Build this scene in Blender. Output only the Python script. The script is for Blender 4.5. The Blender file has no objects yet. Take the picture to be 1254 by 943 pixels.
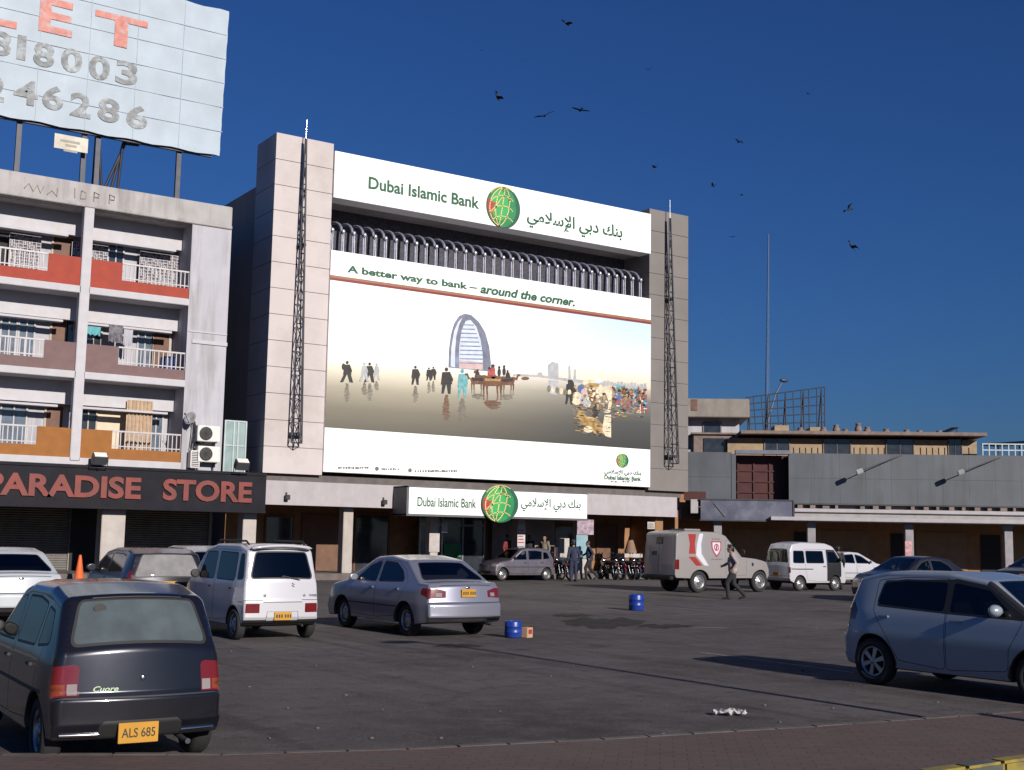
import bpy, bmesh, math, random
import numpy as np
from mathutils import Vector, Matrix
from mathutils.geometry import delaunay_2d_cdt
random.seed(7)
R = math.radians
S = bpy.context.scene
COL = S.collection

# ------------------------------------------------------------------ camera
CAM_H = 1.85
F_PX, PITCH, ROLL, YAW = 1523.356, 0.12161864, 0.01798527, 0.57814416
_fw = Vector((math.sin(YAW)*math.cos(PITCH), math.cos(YAW)*math.cos(PITCH), math.sin(PITCH)))
_r0 = Vector((math.cos(YAW), -math.sin(YAW), 0)); _u0 = _r0.cross(_fw)
_rt = _r0*math.cos(ROLL) + _u0*math.sin(ROLL)
_up = -_r0*math.sin(ROLL) + _u0*math.cos(ROLL)
cam = bpy.data.cameras.new('camera'); camo = bpy.data.objects.new('camera', cam); COL.objects.link(camo)
M = Matrix((_rt, _up, -_fw)).transposed().to_4x4(); M.translation = (0, 0, CAM_H)
camo.matrix_world = M
cam.sensor_fit = 'HORIZONTAL'; cam.sensor_width = 36; cam.lens = F_PX/1254*36
cam.clip_start = 0.05; cam.clip_end = 3000
S.camera = camo

def ray(px, py): return _rt*((px-627)/F_PX) - _up*((py-471.5)/F_PX) + _fw
def FY(px, py, Y):                      # photograph point -> point on the vertical plane y = Y (parallel to the bank's front)
    d = ray(px, py); return d*(Y/d.y) + Vector((0, 0, CAM_H))
def GZ(px, py, z=0):                    # photograph point -> point on a level plane
    d = ray(px, py); return d*((z-CAM_H)/d.z) + Vector((0, 0, CAM_H))

# ------------------------------------------------------------------ light
SUN_EL = R(22); SUN_AZ = R(178.5)       # azimuth clockwise from +Y
w = bpy.data.worlds.new('World'); S.world = w; w.use_nodes = True
nt = w.node_tree; nt.nodes.clear()
sky = nt.nodes.new('ShaderNodeTexSky'); sky.sky_type = 'NISHITA'; sky.sun_disc = False
sky.sun_elevation = SUN_EL; sky.sun_rotation = SUN_AZ
sky.altitude = 0; sky.air_density = 1.3; sky.dust_density = 0.5; sky.ozone_density = 8.0
bg = nt.nodes.new('ShaderNodeBackground'); bg.inputs[1].default_value = 0.05
tn = nt.nodes.new('ShaderNodeMix'); tn.data_type = 'RGBA'; tn.blend_type = 'MULTIPLY'; tn.inputs['Factor'].default_value = 1; tn.inputs['B'].default_value = (0.42, 0.63, 1.02, 1)   # deep winter blue
wo = nt.nodes.new('ShaderNodeOutputWorld')
nt.links.new(sky.outputs[0], tn.inputs['A']); nt.links.new(tn.outputs['Result'], bg.inputs[0]); nt.links.new(bg.outputs[0], wo.inputs[0])
sl = bpy.data.lights.new('sun', 'SUN'); sl.energy = 5.0; sl.angle = R(0.5); sl.color = (1.0, 0.93, 0.84)
so = bpy.data.objects.new('sun', sl); COL.objects.link(so)
sd = Vector((math.sin(SUN_AZ)*math.cos(SUN_EL), math.cos(SUN_AZ)*math.cos(SUN_EL), math.sin(SUN_EL)))
so.rotation_euler = sd.to_track_quat('Z', 'Y').to_euler(); so.location = sd*40
vs = S.view_settings; vs.view_transform = 'Standard'; vs.look = 'None'; vs.gamma = 1; vs.exposure = 0.15; vs.use_curve_mapping = False
S.display_settings.display_device = 'sRGB'
S.cycles.max_bounces = 6; S.cycles.transparent_max_bounces = 12
S.cycles.use_denoising = True
S.cycles.caustics_reflective = False; S.cycles.caustics_refractive = False

# ------------------------------------------------------------------ materials
MATS = {}
def mat(name, col, rough=0.7, metal=0.0, var=0.12, scale=3.0, coat=0.0, bump=0.0, bscale=40.0, stain=None, stain_amt=0.0, stain_scale=0.6, streak=False, spec=0.5, detail=6):
    """Principled material with a noise-driven variation, optional stains and bump."""
    if name in MATS: return MATS[name]
    m = bpy.data.materials.new(name); m.use_nodes = True; MATS[name] = m
    t = m.node_tree; N = t.nodes; L = t.links
    b = N['Principled BSDF']
    b.inputs['Roughness'].default_value = rough; b.inputs['Metallic'].default_value = metal
    b.inputs['Specular IOR Level'].default_value = spec
    if coat: b.inputs['Coat Weight'].default_value = coat; b.inputs['Coat Roughness'].default_value = 0.06
    tc = N.new('ShaderNodeTexCoord')
    nz = N.new('ShaderNodeTexNoise'); nz.inputs['Scale'].default_value = scale; nz.inputs['Detail'].default_value = detail
    L.new(tc.outputs['Object'], nz.inputs['Vector'])
    rp = N.new('ShaderNodeMapRange'); rp.inputs[1].default_value = 0.3; rp.inputs[2].default_value = 0.7
    rp.inputs[3].default_value = 1-var; rp.inputs[4].default_value = 1+var
    L.new(nz.outputs['Fac'], rp.inputs[0])
    mx = N.new('ShaderNodeVectorMath'); mx.operation = 'SCALE'; mx.inputs[0].default_value = col[:3]
    L.new(rp.outputs[0], mx.inputs['Scale'])
    out = mx.outputs[0]
    if stain:
        n2 = N.new('ShaderNodeTexNoise'); n2.inputs['Scale'].default_value = stain_scale; n2.inputs['Detail'].default_value = 8; n2.inputs['Roughness'].default_value = 0.65
        if streak:
            mp = N.new('ShaderNodeMapping'); mp.inputs['Scale'].default_value = (2.2, 2.2, 0.25); L.new(tc.outputs['Object'], mp.inputs[0]); L.new(mp.outputs[0], n2.inputs['Vector'])
        else: L.new(tc.outputs['Object'], n2.inputs['Vector'])
        r2 = N.new('ShaderNodeMapRange'); r2.inputs[1].default_value = 0.48; r2.inputs[2].default_value = 0.72; r2.inputs[3].default_value = 0; r2.inputs[4].default_value = stain_amt
        L.new(n2.outputs['Fac'], r2.inputs[0])
        mm = N.new('ShaderNodeMix'); mm.data_type = 'RGBA'; mm.inputs['B'].default_value = (*stain[:3], 1)
        L.new(r2.outputs[0], mm.inputs['Factor']); L.new(out, mm.inputs['A']); out = mm.outputs['Result']
    L.new(out, b.inputs['Base Color'])
    if bump:
        n3 = N.new('ShaderNodeTexNoise'); n3.inputs['Scale'].default_value = bscale; n3.inputs['Detail'].default_value = 4
        L.new(tc.outputs['Object'], n3.inputs['Vector'])
        bp = N.new('ShaderNodeBump'); bp.inputs['Strength'].default_value = bump; bp.inputs['Distance'].default_value = 0.02
        L.new(n3.outputs['Fac'], bp.inputs['Height']); L.new(bp.outputs[0], b.inputs['Normal'])
    return m
def paint(name, col, metal=0.35, rough=0.38, dust=0.25, dustcol=(0.25, 0.22, 0.19)):
    """Car paint: flakes under a clear coat, road dust over it, dark lining on the back of the sheet metal."""
    if name in MATS: return MATS[name]
    m = bpy.data.materials.new(name); m.use_nodes = True; MATS[name] = m
    t = m.node_tree; N = t.nodes; L = t.links; b = N['Principled BSDF']
    b.inputs['Metallic'].default_value = metal; b.inputs['Coat Weight'].default_value = 0.8; b.inputs['Coat Roughness'].default_value = 0.08
    tc = N.new('ShaderNodeTexCoord')
    nz = N.new('ShaderNodeTexNoise'); nz.inputs['Scale'].default_value = 2.2; nz.inputs['Detail'].default_value = 9; nz.inputs['Roughness'].default_value = 0.7
    L.new(tc.outputs['Object'], nz.inputs['Vector'])
    se = N.new('ShaderNodeSeparateXYZ'); L.new(tc.outputs['Object'], se.inputs[0])
    lo = N.new('ShaderNodeMapRange'); lo.inputs[1].default_value = 0.15; lo.inputs[2].default_value = 0.75; lo.inputs[3].default_value = 1.0; lo.inputs[4].default_value = 0.25
    L.new(se.outputs['Z'], lo.inputs[0])
    mr = N.new('ShaderNodeMapRange'); mr.inputs[1].default_value = 0.35; mr.inputs[2].default_value = 0.75; mr.inputs[3].default_value = 0.0; mr.inputs[4].default_value = dust*2
    L.new(nz.outputs['Fac'], mr.inputs[0])
    mu = N.new('ShaderNodeMath'); mu.operation = 'MULTIPLY'; L.new(lo.outputs[0], mu.inputs[0]); L.new(mr.outputs[0], mu.inputs[1])
    mm = N.new('ShaderNodeMix'); mm.data_type = 'RGBA'; mm.inputs['A'].default_value = (*col, 1); mm.inputs['B'].default_value = (*dustcol, 1)
    L.new(mu.outputs[0], mm.inputs['Factor'])
    L.new(mm.outputs['Result'], b.inputs['Base Color'])
    rr = N.new('ShaderNodeMath'); rr.operation = 'MULTIPLY_ADD'; L.new(mu.outputs[0], rr.inputs[0]); rr.inputs[1].default_value = 0.6; rr.inputs[2].default_value = rough
    L.new(rr.outputs[0], b.inputs['Roughness'])
    ge = N.new('ShaderNodeNewGeometry'); inn = N.new('ShaderNodeBsdfDiffuse'); inn.inputs[0].default_value = (0.05, 0.048, 0.045, 1)
    mi = N.new('ShaderNodeMixShader'); L.new(ge.outputs['Backfacing'], mi.inputs[0]); L.new(b.outputs[0], mi.inputs[1]); L.new(inn.outputs[0], mi.inputs[2])
    L.new(mi.outputs[0], N['Material Output'].inputs[0])
    return m
def glass(name, tint=(0.45, 0.5, 0.5), haze=0.0, hazecol=(0.4, 0.43, 0.42), refl=1.0):
    """Window glass: see-through tint, fresnel reflection and optional dust film."""
    if name in MATS: return MATS[name]
    m = bpy.data.materials.new(name); m.use_nodes = True; MATS[name] = m
    t = m.node_tree; N = t.nodes; L = t.links; N.remove(N['Principled BSDF'])
    tr = N.new('ShaderNodeBsdfTransparent'); tr.inputs[0].default_value = (*tint, 1)
    gl = N.new('ShaderNodeBsdfGlossy'); gl.inputs['Roughness'].default_value = 0.04; gl.inputs[0].default_value = (refl, refl, refl, 1)
    fr = N.new('ShaderNodeFresnel'); fr.inputs[0].default_value = 1.55
    # same reflectance from either side of the sheet
    ge = N.new('ShaderNodeNewGeometry'); vm = N.new('ShaderNodeVectorMath'); vm.operation = 'SCALE'
    mr = N.new('ShaderNodeMath'); mr.operation = 'MULTIPLY_ADD'; mr.inputs[1].default_value = -2; mr.inputs[2].default_value = 1
    L.new(ge.outputs['Backfacing'], mr.inputs[0]); L.new(mr.outputs[0], vm.inputs['Scale']); L.new(ge.outputs['Normal'], vm.inputs[0]); L.new(vm.outputs[0], fr.inputs['Normal'])
    mx = N.new('ShaderNodeMixShader'); L.new(fr.outputs[0], mx.inputs[0]); L.new(tr.outputs[0], mx.inputs[1]); L.new(gl.outputs[0], mx.inputs[2])
    out = mx.outputs[0]
    if haze:
        df = N.new('ShaderNodeBsdfDiffuse'); df.inputs[0].default_value = (*hazecol, 1)
        nz = N.new('ShaderNodeTexNoise'); nz.inputs['Scale'].default_value = 5; nz.inputs['Detail'].default_value = 7
        tc = N.new('ShaderNodeTexCoord'); L.new(tc.outputs['Object'], nz.inputs['Vector'])
        r2 = N.new('ShaderNodeMapRange'); r2.inputs[1].default_value = 0.3; r2.inputs[2].default_value = 0.7; r2.inputs[3].default_value = haze*0.8; r2.inputs[4].default_value = min(1, haze*1.15)
        L.new(nz.outputs['Fac'], r2.inputs[0])
        m2 = N.new('ShaderNodeMixShader'); L.new(r2.outputs[0], m2.inputs[0]); L.new(tr.outputs[0], m2.inputs[1]); L.new(df.outputs[0], m2.inputs[2])
        m3 = N.new('ShaderNodeMixShader'); L.new(fr.outputs[0], m3.inputs[0]); L.new(m2.outputs[0], m3.inputs[1]); L.new(gl.outputs[0], m3.inputs[2]); out = m3.outputs[0]
    L.new(out, N['Material Output'].inputs[0])
    return m

# ------------------------------------------------------------------ mesh builder
class MB:
    def __init__(s): s.v = []; s.f = []; s.mi = []; s.sm = []; s.n = []
    def add(s, vs, fs, mi=0, smooth=False):
        n = len(s.v); s.v += [tuple(p) for p in vs]
        for f in fs: s.f.append(tuple(n+i for i in f)); s.mi.append(mi); s.sm.append(smooth)
        return s
    def box(s, x0, x1, y0, y1, z0, z1, mi=0):
        return s.add([(x0,y0,z0),(x1,y0,z0),(x1,y1,z0),(x0,y1,z0),(x0,y0,z1),(x1,y0,z1),(x1,y1,z1),(x0,y1,z1)],
                     [(0,3,2,1),(4,5,6,7),(0,1,5,4),(1,2,6,5),(2,3,7,6),(3,0,4,7)], mi)
    def obox(s, c, a, b, d, mi=0):       # centre and three half vectors
        c, a, b, d = map(Vector, (c, a, b, d))
        if a.cross(b).dot(d) < 0: a = -a
        vs = [c+a*i+b*j+d*k for k in (-1,1) for (i,j) in ((-1,-1),(1,-1),(1,1),(-1,1))]
        return s.add(vs, [(0,3,2,1),(4,5,6,7),(0,1,5,4),(1,2,6,5),(2,3,7,6),(3,0,4,7)], mi)
    def tube(s, p, q, r0, r1=None, n=8, mi=0, caps=True, smooth=True):
        return s.path([p, q], [r0, r0 if r1 is None else r1], n, mi, caps, smooth)
    def path(s, pts, rad, n=8, mi=0, caps=True, smooth=True):
        pts = [Vector(p) for p in pts]
        if not isinstance(rad, (list, tuple)): rad = [rad]*len(pts)
        vs = []; prev = None
        for i, p in enumerate(pts):
            t = (pts[min(i+1, len(pts)-1)]-pts[max(i-1, 0)]).normalized()
            a = prev if prev is not None else (Vector((0,0,1)) if abs(t.z) < 0.9 else Vector((1,0,0)))
            u = (a - t*a.dot(t)).normalized(); prev = u; v = t.cross(u)
            for k in range(n):
                an = 2*math.pi*k/n; vs.append(p+(u*math.cos(an)+v*math.sin(an))*rad[i])
        fs = [(i*n+k, i*n+(k+1)%n, (i+1)*n+(k+1)%n, (i+1)*n+k) for i in range(len(pts)-1) for k in range(n)]
        s.add(vs, fs, mi, smooth)
        if caps:
            s.add(vs[:n], [tuple(reversed(range(n)))], mi); s.add(vs[-n:], [tuple(range(n))], mi)
        return s
    def lathe(s, prof, o, axis, n=24, mi=0, smooth=True):   # prof: (radius, height along axis); mi may be a list per band
        o = Vector(o); a = Vector(axis).normalized()
        u = a.orthogonal().normalized(); v = a.cross(u)
        vs = [o+a*h+(u*math.cos(2*math.pi*k/n)+v*math.sin(2*math.pi*k/n))*r for r, h in prof for k in range(n)]
        for i in range(len(prof)-1):
            fs = [(i*n+k, i*n+(k+1)%n, (i+1)*n+(k+1)%n, (i+1)*n+k) for k in range(n)]
            base = len(s.v)
            if i == 0: s.v += [tuple(p) for p in vs]; b0 = base
            for f in fs: s.f.append(tuple(b0+j for j in f)); s.mi.append(mi[i] if isinstance(mi, list) else mi); s.sm.append(smooth)
        return s
    def poly(s, pts, mi=0): return s.add(pts, [tuple(range(len(pts)))], mi)
    def slab(s, pts, off, mi=0):         # planar polygon swept by a vector
        pts = [Vector(p) for p in pts]; off = Vector(off); n = len(pts)
        nrm = Vector((0,0,0))
        for i in range(n): nrm += pts[i].cross(pts[(i+1) % n])
        if nrm.dot(off) > 0: pts.reverse()
        return s.add(pts+[p+off for p in pts], [tuple(range(n)), tuple(reversed(range(n, 2*n)))]+[(i, n+i, n+(i+1)%n, (i+1)%n) for i in range(n)], mi)
    def ball(s, c, rx, ry=None, rz=None, nu=14, nv=8, mi=0):
        ry = rx if ry is None else ry; rz = rx if rz is None else rz
        vs = [(c[0], c[1], c[2]-rz)]
        for j in range(1, nv):
            ph = -math.pi/2+math.pi*j/nv
            for i in range(nu):
                th = 2*math.pi*i/nu; vs.append((c[0]+rx*math.cos(ph)*math.cos(th), c[1]+ry*math.cos(ph)*math.sin(th), c[2]+rz*math.sin(ph)))
        vs.append((c[0], c[1], c[2]+rz)); T = len(vs)-1
        fs = [(0, 1+(i+1)%nu, 1+i) for i in range(nu)]
        for j in range(nv-2):
            for i in range(nu): fs.append((1+j*nu+i, 1+j*nu+(i+1)%nu, 1+(j+1)*nu+(i+1)%nu, 1+(j+1)*nu+i))
        fs += [(T, 1+(nv-2)*nu+i, 1+(nv-2)*nu+(i+1)%nu) for i in range(nu)]
        return s.add(vs, fs, mi, True)
    def build(s, name, mats, parent=None, local=False, bevel=0.0, merge=False):
        if not isinstance(mats, (list, tuple)): mats = [mats]
        vs = s.v
        if parent is not None and not local:
            o = parent
            while o.parent is not None: o = o.parent
            L = o.location; vs = [(x-L.x, y-L.y, z-L.z) for x, y, z in vs]
        me = bpy.data.meshes.new(name); me.from_pydata(vs, [], s.f)
        for m in mats: me.materials.append(m)
        me.polygons.foreach_set('material_index', s.mi); me.polygons.foreach_set('use_smooth', s.sm)
        me.validate(); me.update()
        if s.n and len(s.n) == len(s.v): me.normals_split_custom_set_from_vertices(s.n)
        if merge or bevel:
            bm = bmesh.new(); bm.from_mesh(me)
            if merge: bmesh.ops.remove_doubles(bm, verts=bm.verts, dist=2e-4)
            if bevel:
                es = [e for e in bm.edges if len(e.link_faces) == 2 and e.calc_face_angle(0) > 0.6]
                bmesh.ops.bevel(bm, geom=es, offset=bevel, segments=2, affect='EDGES', clamp_overlap=True)
            bm.to_mesh(me); bm.free(); me.update()
        ob = bpy.data.objects.new(name, me); COL.objects.link(ob)
        if parent is not None: ob.parent = parent
        return ob
def tag(o, label, cat, group=None):
    o['label'] = label; o['category'] = cat
    if group: o['group'] = group
    return o
def thing(name, label, cat, loc=(0,0,0), rz=0, group=None):
    o = bpy.data.objects.new(name, None); COL.objects.link(o); o.empty_display_size = 0.3
    o.location = loc; o.rotation_euler = (0,0,rz); return tag(o, label, cat, group)
def struct(o): o['kind'] = 'structure'; return o
def dup(root, loc, rz, label, group=None):
    r = root.copy(); COL.objects.link(r); r.location = loc; r.rotation_euler = (0,0,rz); r['label'] = label
    if group: r['group'] = group
    for ch in list(root.children):
        c = ch.copy(); COL.objects.link(c); c.parent = r
        for g in ch.children:
            d = g.copy(); COL.objects.link(d); d.parent = c
    return r
FONT = None
def text_mb(st, O, ux, uz, width, height, bold=0.0, shear=0.0, thick=0.004, mi=0, res=4):
    """lettering whose bounding box is fitted to width x height, standing on O along ux / uz"""
    c = bpy.data.curves.new('lettering', 'FONT'); c.body = st; c.offset = bold; c.shear = shear; c.resolution_u = res
    o = bpy.data.objects.new('lettering', c); COL.objects.link(o)
    dg = bpy.context.evaluated_depsgraph_get(); me = bpy.data.meshes.new_from_object(o.evaluated_get(dg))
    co = np.array([v.co[:] for v in me.vertices]); lo = co.min(0); hi = co.max(0)
    O, ux, uz = Vector(O), Vector(ux), Vector(uz); nn = ux.cross(uz)
    mb = MB()
    pts = [O+ux*((x-lo[0])/(hi[0]-lo[0])*width)+uz*((y-lo[1])/(hi[1]-lo[1])*height)+nn*thick for x, y, _ in co]
    fs = [tuple(p.vertices) for p in me.polygons]
    mb.add(pts, fs, mi)
    if thick > 0.02:                     # give raised letters their sides
        n = len(pts); mb.v += [tuple(p-nn*thick) for p in pts]
        from collections import Counter
        cn = Counter(); dr = {}
        for f in fs:
            for a, b in zip(f, f[1:]+f[:1]): cn[frozenset((a, b))] += 1; dr[frozenset((a, b))] = (a, b)
        for k, q in cn.items():
            if q == 1: a, b = dr[k]; mb.f.append((b, a, a+n, b+n)); mb.mi.append(mi); mb.sm.append(False)
    bpy.data.objects.remove(o); bpy.data.curves.remove(c); bpy.data.meshes.remove(me)
    return mb
# ------------------------------------------------------------------ car builder
def fillet(pts, seg=5):
    out = []; n = len(pts)
    for i in range(n):
        x, z, r = pts[i]; p = Vector((x, z)); a = Vector(pts[i-1][:2]); b = Vector(pts[(i+1) % n][:2])
        if r <= 0: out.append(p); continue
        u = (a-p); v = (b-p); lu, lv = u.length, v.length; u /= lu; v /= lv
        ang = max(0.05, min(math.pi-0.01, u.angle(v))); d = min(r/math.tan(ang/2), lu*0.48, lv*0.48)
        q0, q1 = p+u*d, p+v*d
        for k in range(seg+1):
            t = k/seg; out.append(q0*(1-t)**2+p*2*t*(1-t)+q1*t*t)
    return out
def densify(pts, step, closed=True):
    out = []; n = len(pts)
    for i in range(n if closed else n-1):
        a, b = Vector(pts[i]), Vector(pts[(i+1) % n]); k = max(1, int(math.ceil((b-a).length/step)))
        for j in range(k): out.append(a.lerp(b, j/k))
    if not closed: out.append(Vector(pts[-1]))
    return [p for i, p in enumerate(out) if (p-out[i-1]).length > 1e-5]
def inside(P, poly):
    x, y = P[:, 0], P[:, 1]; r = np.zeros(len(P), bool); q = np.asarray(poly, float); n = len(q)
    for i in range(n):
        x0, y0 = q[i]; x1, y1 = q[(i+1) % n]
        if y0 == y1: continue
        c = ((y0 > y) != (y1 > y)) & (x < (x1-x0)*(y-y0)/(y1-y0)+x0); r ^= c
    return r
def rnd(pts, r): return [tuple(p) for p in fillet([(x, z, r) for x, z in pts], 4)]
def grow(pts, d):                        # offset a small polygon outwards
    n = len(pts); A = sum(pts[i][0]*pts[(i+1)%n][1]-pts[(i+1)%n][0]*pts[i][1] for i in range(n)); sg = 1 if A > 0 else -1
    out = []
    for i in range(n):
        p = Vector(pts[i]); a = Vector(pts[i-1]); b = Vector(pts[(i+1)%n])
        e1 = (p-a).normalized(); e2 = (b-p).normalized(); n1 = Vector((e1.y, -e1.x))*sg; n2 = Vector((e2.y, -e2.x))*sg
        m = (n1+n2); m = m/max(0.5, m.length_squared/2) if m.length > 1e-6 else n1
        out.append(tuple(p+m*d))
    return out
def smooth01(t): t = max(0.0, min(1.0, t)); return t*t*(3-2*t)

class CarShape:
    A = 0.80
    def __init__(s, sil, hw, prof, wb, wheel_r, sill, r=0.055, plan=(0.10, 0.14), crown=0.03, taper=(0.06, 0.06), arch=1.17):
        s.hw = hw; s.prof = prof; s.wb = wb; s.plan = plan; s.crown = crown; s.taper = taper; s.r0 = r
        pts = fillet(sil)                # from the rear bottom over the roof to the front bottom
        under = []
        for xc in (wb, 0):               # arches, front one first
            Ra = wheel_r*arch; a0 = math.asin(max(-1, min(1, (sill-wheel_r)/Ra)))
            for k in range(15):
                an = a0+(math.pi-2*a0)*k/14; under.append(Vector((xc+Ra*math.cos(an), wheel_r+Ra*math.sin(an))))
        C = densify([tuple(p) for p in pts]+[tuple(p) for p in under], 0.055)
        s.C = np.array([tuple(p) for p in C]); n = len(s.C)
        s.n_top = int(np.argmin(np.hypot(s.C[:, 0]-pts[-1].x, s.C[:, 1]-pts[-1].y)))
        T = np.roll(s.C, -1, 0)-np.roll(s.C, 1, 0); T /= np.linalg.norm(T, axis=1)[:, None]
        s.N = np.stack([-T[:, 1], T[:, 0]], 1)
        s.xr, s.xf = s.C[:, 0].min(), s.C[:, 0].max(); s.zt = s.C[:, 1].max()
        rr = np.array([0.014+(r-0.014)*smooth01((nz+0.45)/0.6) for nz in s.N[:, 1]])
        for _ in range(2): rr = (np.roll(rr, 1)+rr*2+np.roll(rr, -1))/4
        s.Rr = rr
        s.E = s.C-s.N*rr[:, None]
        d = np.linalg.norm(np.roll(s.C, -1, 0)-s.C, axis=1); s.S = np.concatenate([[0], np.cumsum(d)])
        s.n = n; s.Yd = np.array([s.ys(x, z) for x, z in s.E])
    def ys(s, x, z):
        P = s.prof; v = 0
        for dz in (-0.05, -0.025, 0, 0.025, 0.05): v += np.interp(z+dz, [p[0] for p in P], [p[1] for p in P])
        v /= 5
        ft = 1-s.taper[0]*smooth01((s.xr+0.75-x)/0.75)**2-s.taper[1]*smooth01((x-(s.xf-0.85))/0.85)**2
        return s.hw*v*ft
    def warp(s, x, y, z):
        q = (y/s.hw)**2
        x += s.plan[0]*q*smooth01((s.xr+0.6-x)/0.6) - s.plan[1]*q*smooth01((x-(s.xf-0.6))/0.6)
        z -= s.crown*q*smooth01((z-0.6)/0.3)
        return (x, y, z)
    def side(s, x, z, sg): return s.warp(x, sg*s.ys(x, z), z)
    def top(s, S_, t):
        S_ = S_ % s.S[-1]; i = min(int(np.searchsorted(s.S, S_, 'right')-1), s.n-1); j = (i+1) % s.n
        f = (S_-s.S[i])/max(1e-9, s.S[i+1]-s.S[i])
        if f < 1e-6: f = 0.0
        L = lambda a: a[i]*(1-f)+a[j]*f
        C, N, r, Y = L(s.C), L(s.N), L(s.Rr), L(s.Yd); a = s.A; k = abs(t); sg = 1 if t >= 0 else -1
        if k <= a: y = k/a*(Y-r); off = 0
        else: th = (k-a)/(1-a)*math.pi/2; y = Y-r+r*math.sin(th); off = r*(1-math.cos(th))
        return s.warp(C[0]-N[0]*off, sg*y, C[1]-N[1]*off)
    def s_at(s, kind, v):
        mid = (s.xr+s.xf)/2; C, N = s.C, s.N
        top = int(np.argmax(C[:, 1]))
        if kind == 'rear': idx = range(0, top); f = 1; ok = lambda i: C[i, 0] < mid
        elif kind == 'front': idx = range(top, s.n-1); f = 1; ok = lambda i: C[i, 0] > mid and N[i, 1] > -0.6
        else: idx = range(0, s.n-1); f = 0; ok = lambda i: N[i, 1] > 0.1
        best = None
        for i in idx:
            if not ok(i): continue
            a, b = C[i, f], C[i+1, f]
            if (a-v)*(b-v) <= 0 and a != b: best = s.S[i]+(v-a)/(b-a)*(s.S[i+1]-s.S[i]); break
        if best is None:
            c = [i for i in idx if ok(i)]; best = s.S[min(c, key=lambda i: abs(C[i, f]-v))]
        return best
    def top_n(s, S_, t):                 # smooth normal of the wrap
        i = min(int(np.searchsorted(s.S, S_ % s.S[-1], 'right')-1), s.n-1); j = (i+1) % s.n
        f = ((S_ % s.S[-1])-s.S[i])/max(1e-9, s.S[i+1]-s.S[i]); N = s.N[i]*(1-f)+s.N[j]*f
        e = 0.02; tt = Vector(s.top(S_, max(-1, min(1, t+e))))-Vector(s.top(S_, max(-1, min(1, t-e))))
        if abs(t) > s.A:
            th = (abs(t)-s.A)/(1-s.A)*math.pi/2; return Vector((N[0]*math.cos(th), math.copysign(math.sin(th), t), N[1]*math.cos(th))).normalized()
        a, b = Vector(s.top(S_-0.06, t)), Vector(s.top(S_+0.06, t))
        ts = Vector((N[1], (b-a).y/0.12, -N[0])); n = ts.cross(tt).normalized()
        return n if n.x*N[0]+n.z*N[1] > 0 else -n
    def side_n(s, x, z, sg):
        e = 0.03; a = Vector(s.side(x+e, z, sg))-Vector(s.side(x-e, z, sg)); b = Vector(s.side(x, z+e, sg))-Vector(s.side(x, z-e, sg)); n = a.cross(b).normalized()
        return n if n.y*sg > 0 else -n
    def rear_pt(s, z, y, kind='rear'):   # point and outward normal on the nose or tail
        S0 = s.s_at(kind, z); t = y*s.A/(s.hw*0.9)
        p = Vector(s.top(S0, t)); e = 0.01
        n = (Vector(s.top(S0+e, t))-p).cross(Vector(s.top(S0, t+e))-p).normalized()
        if n.x*(-1 if kind == 'rear' else 1) < 0: n = -n
        return p, n
def skin_domain(bound, interior, regions):
    """triangulate a 2D domain with regions cut into it; returns points, triangles, region index per triangle"""
    vs = [Vector(p) for p in bound]; es = [(i, (i+1) % len(bound)) for i in range(len(bound))]
    for reg in regions:
        b = len(vs); vs += [Vector(p) for p in reg]; es += [(b+i, b+(i+1) % len(reg)) for i in range(len(reg))]
    vs += [Vector(p) for p in interior]
    V, E_, F, *_ = delaunay_2d_cdt(vs, es, [], 0, 1e-5)
    V = np.array([tuple(v) for v in V]); F = np.array([f for f in F if len(f) == 3])
    cen = V[F].mean(1); keep = inside(cen, bound); F = F[keep]; cen = cen[keep]
    rid = np.full(len(F), -1)
    for k, reg in enumerate(regions): rid[inside(cen, reg)] = k
    return V, F, rid

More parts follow.
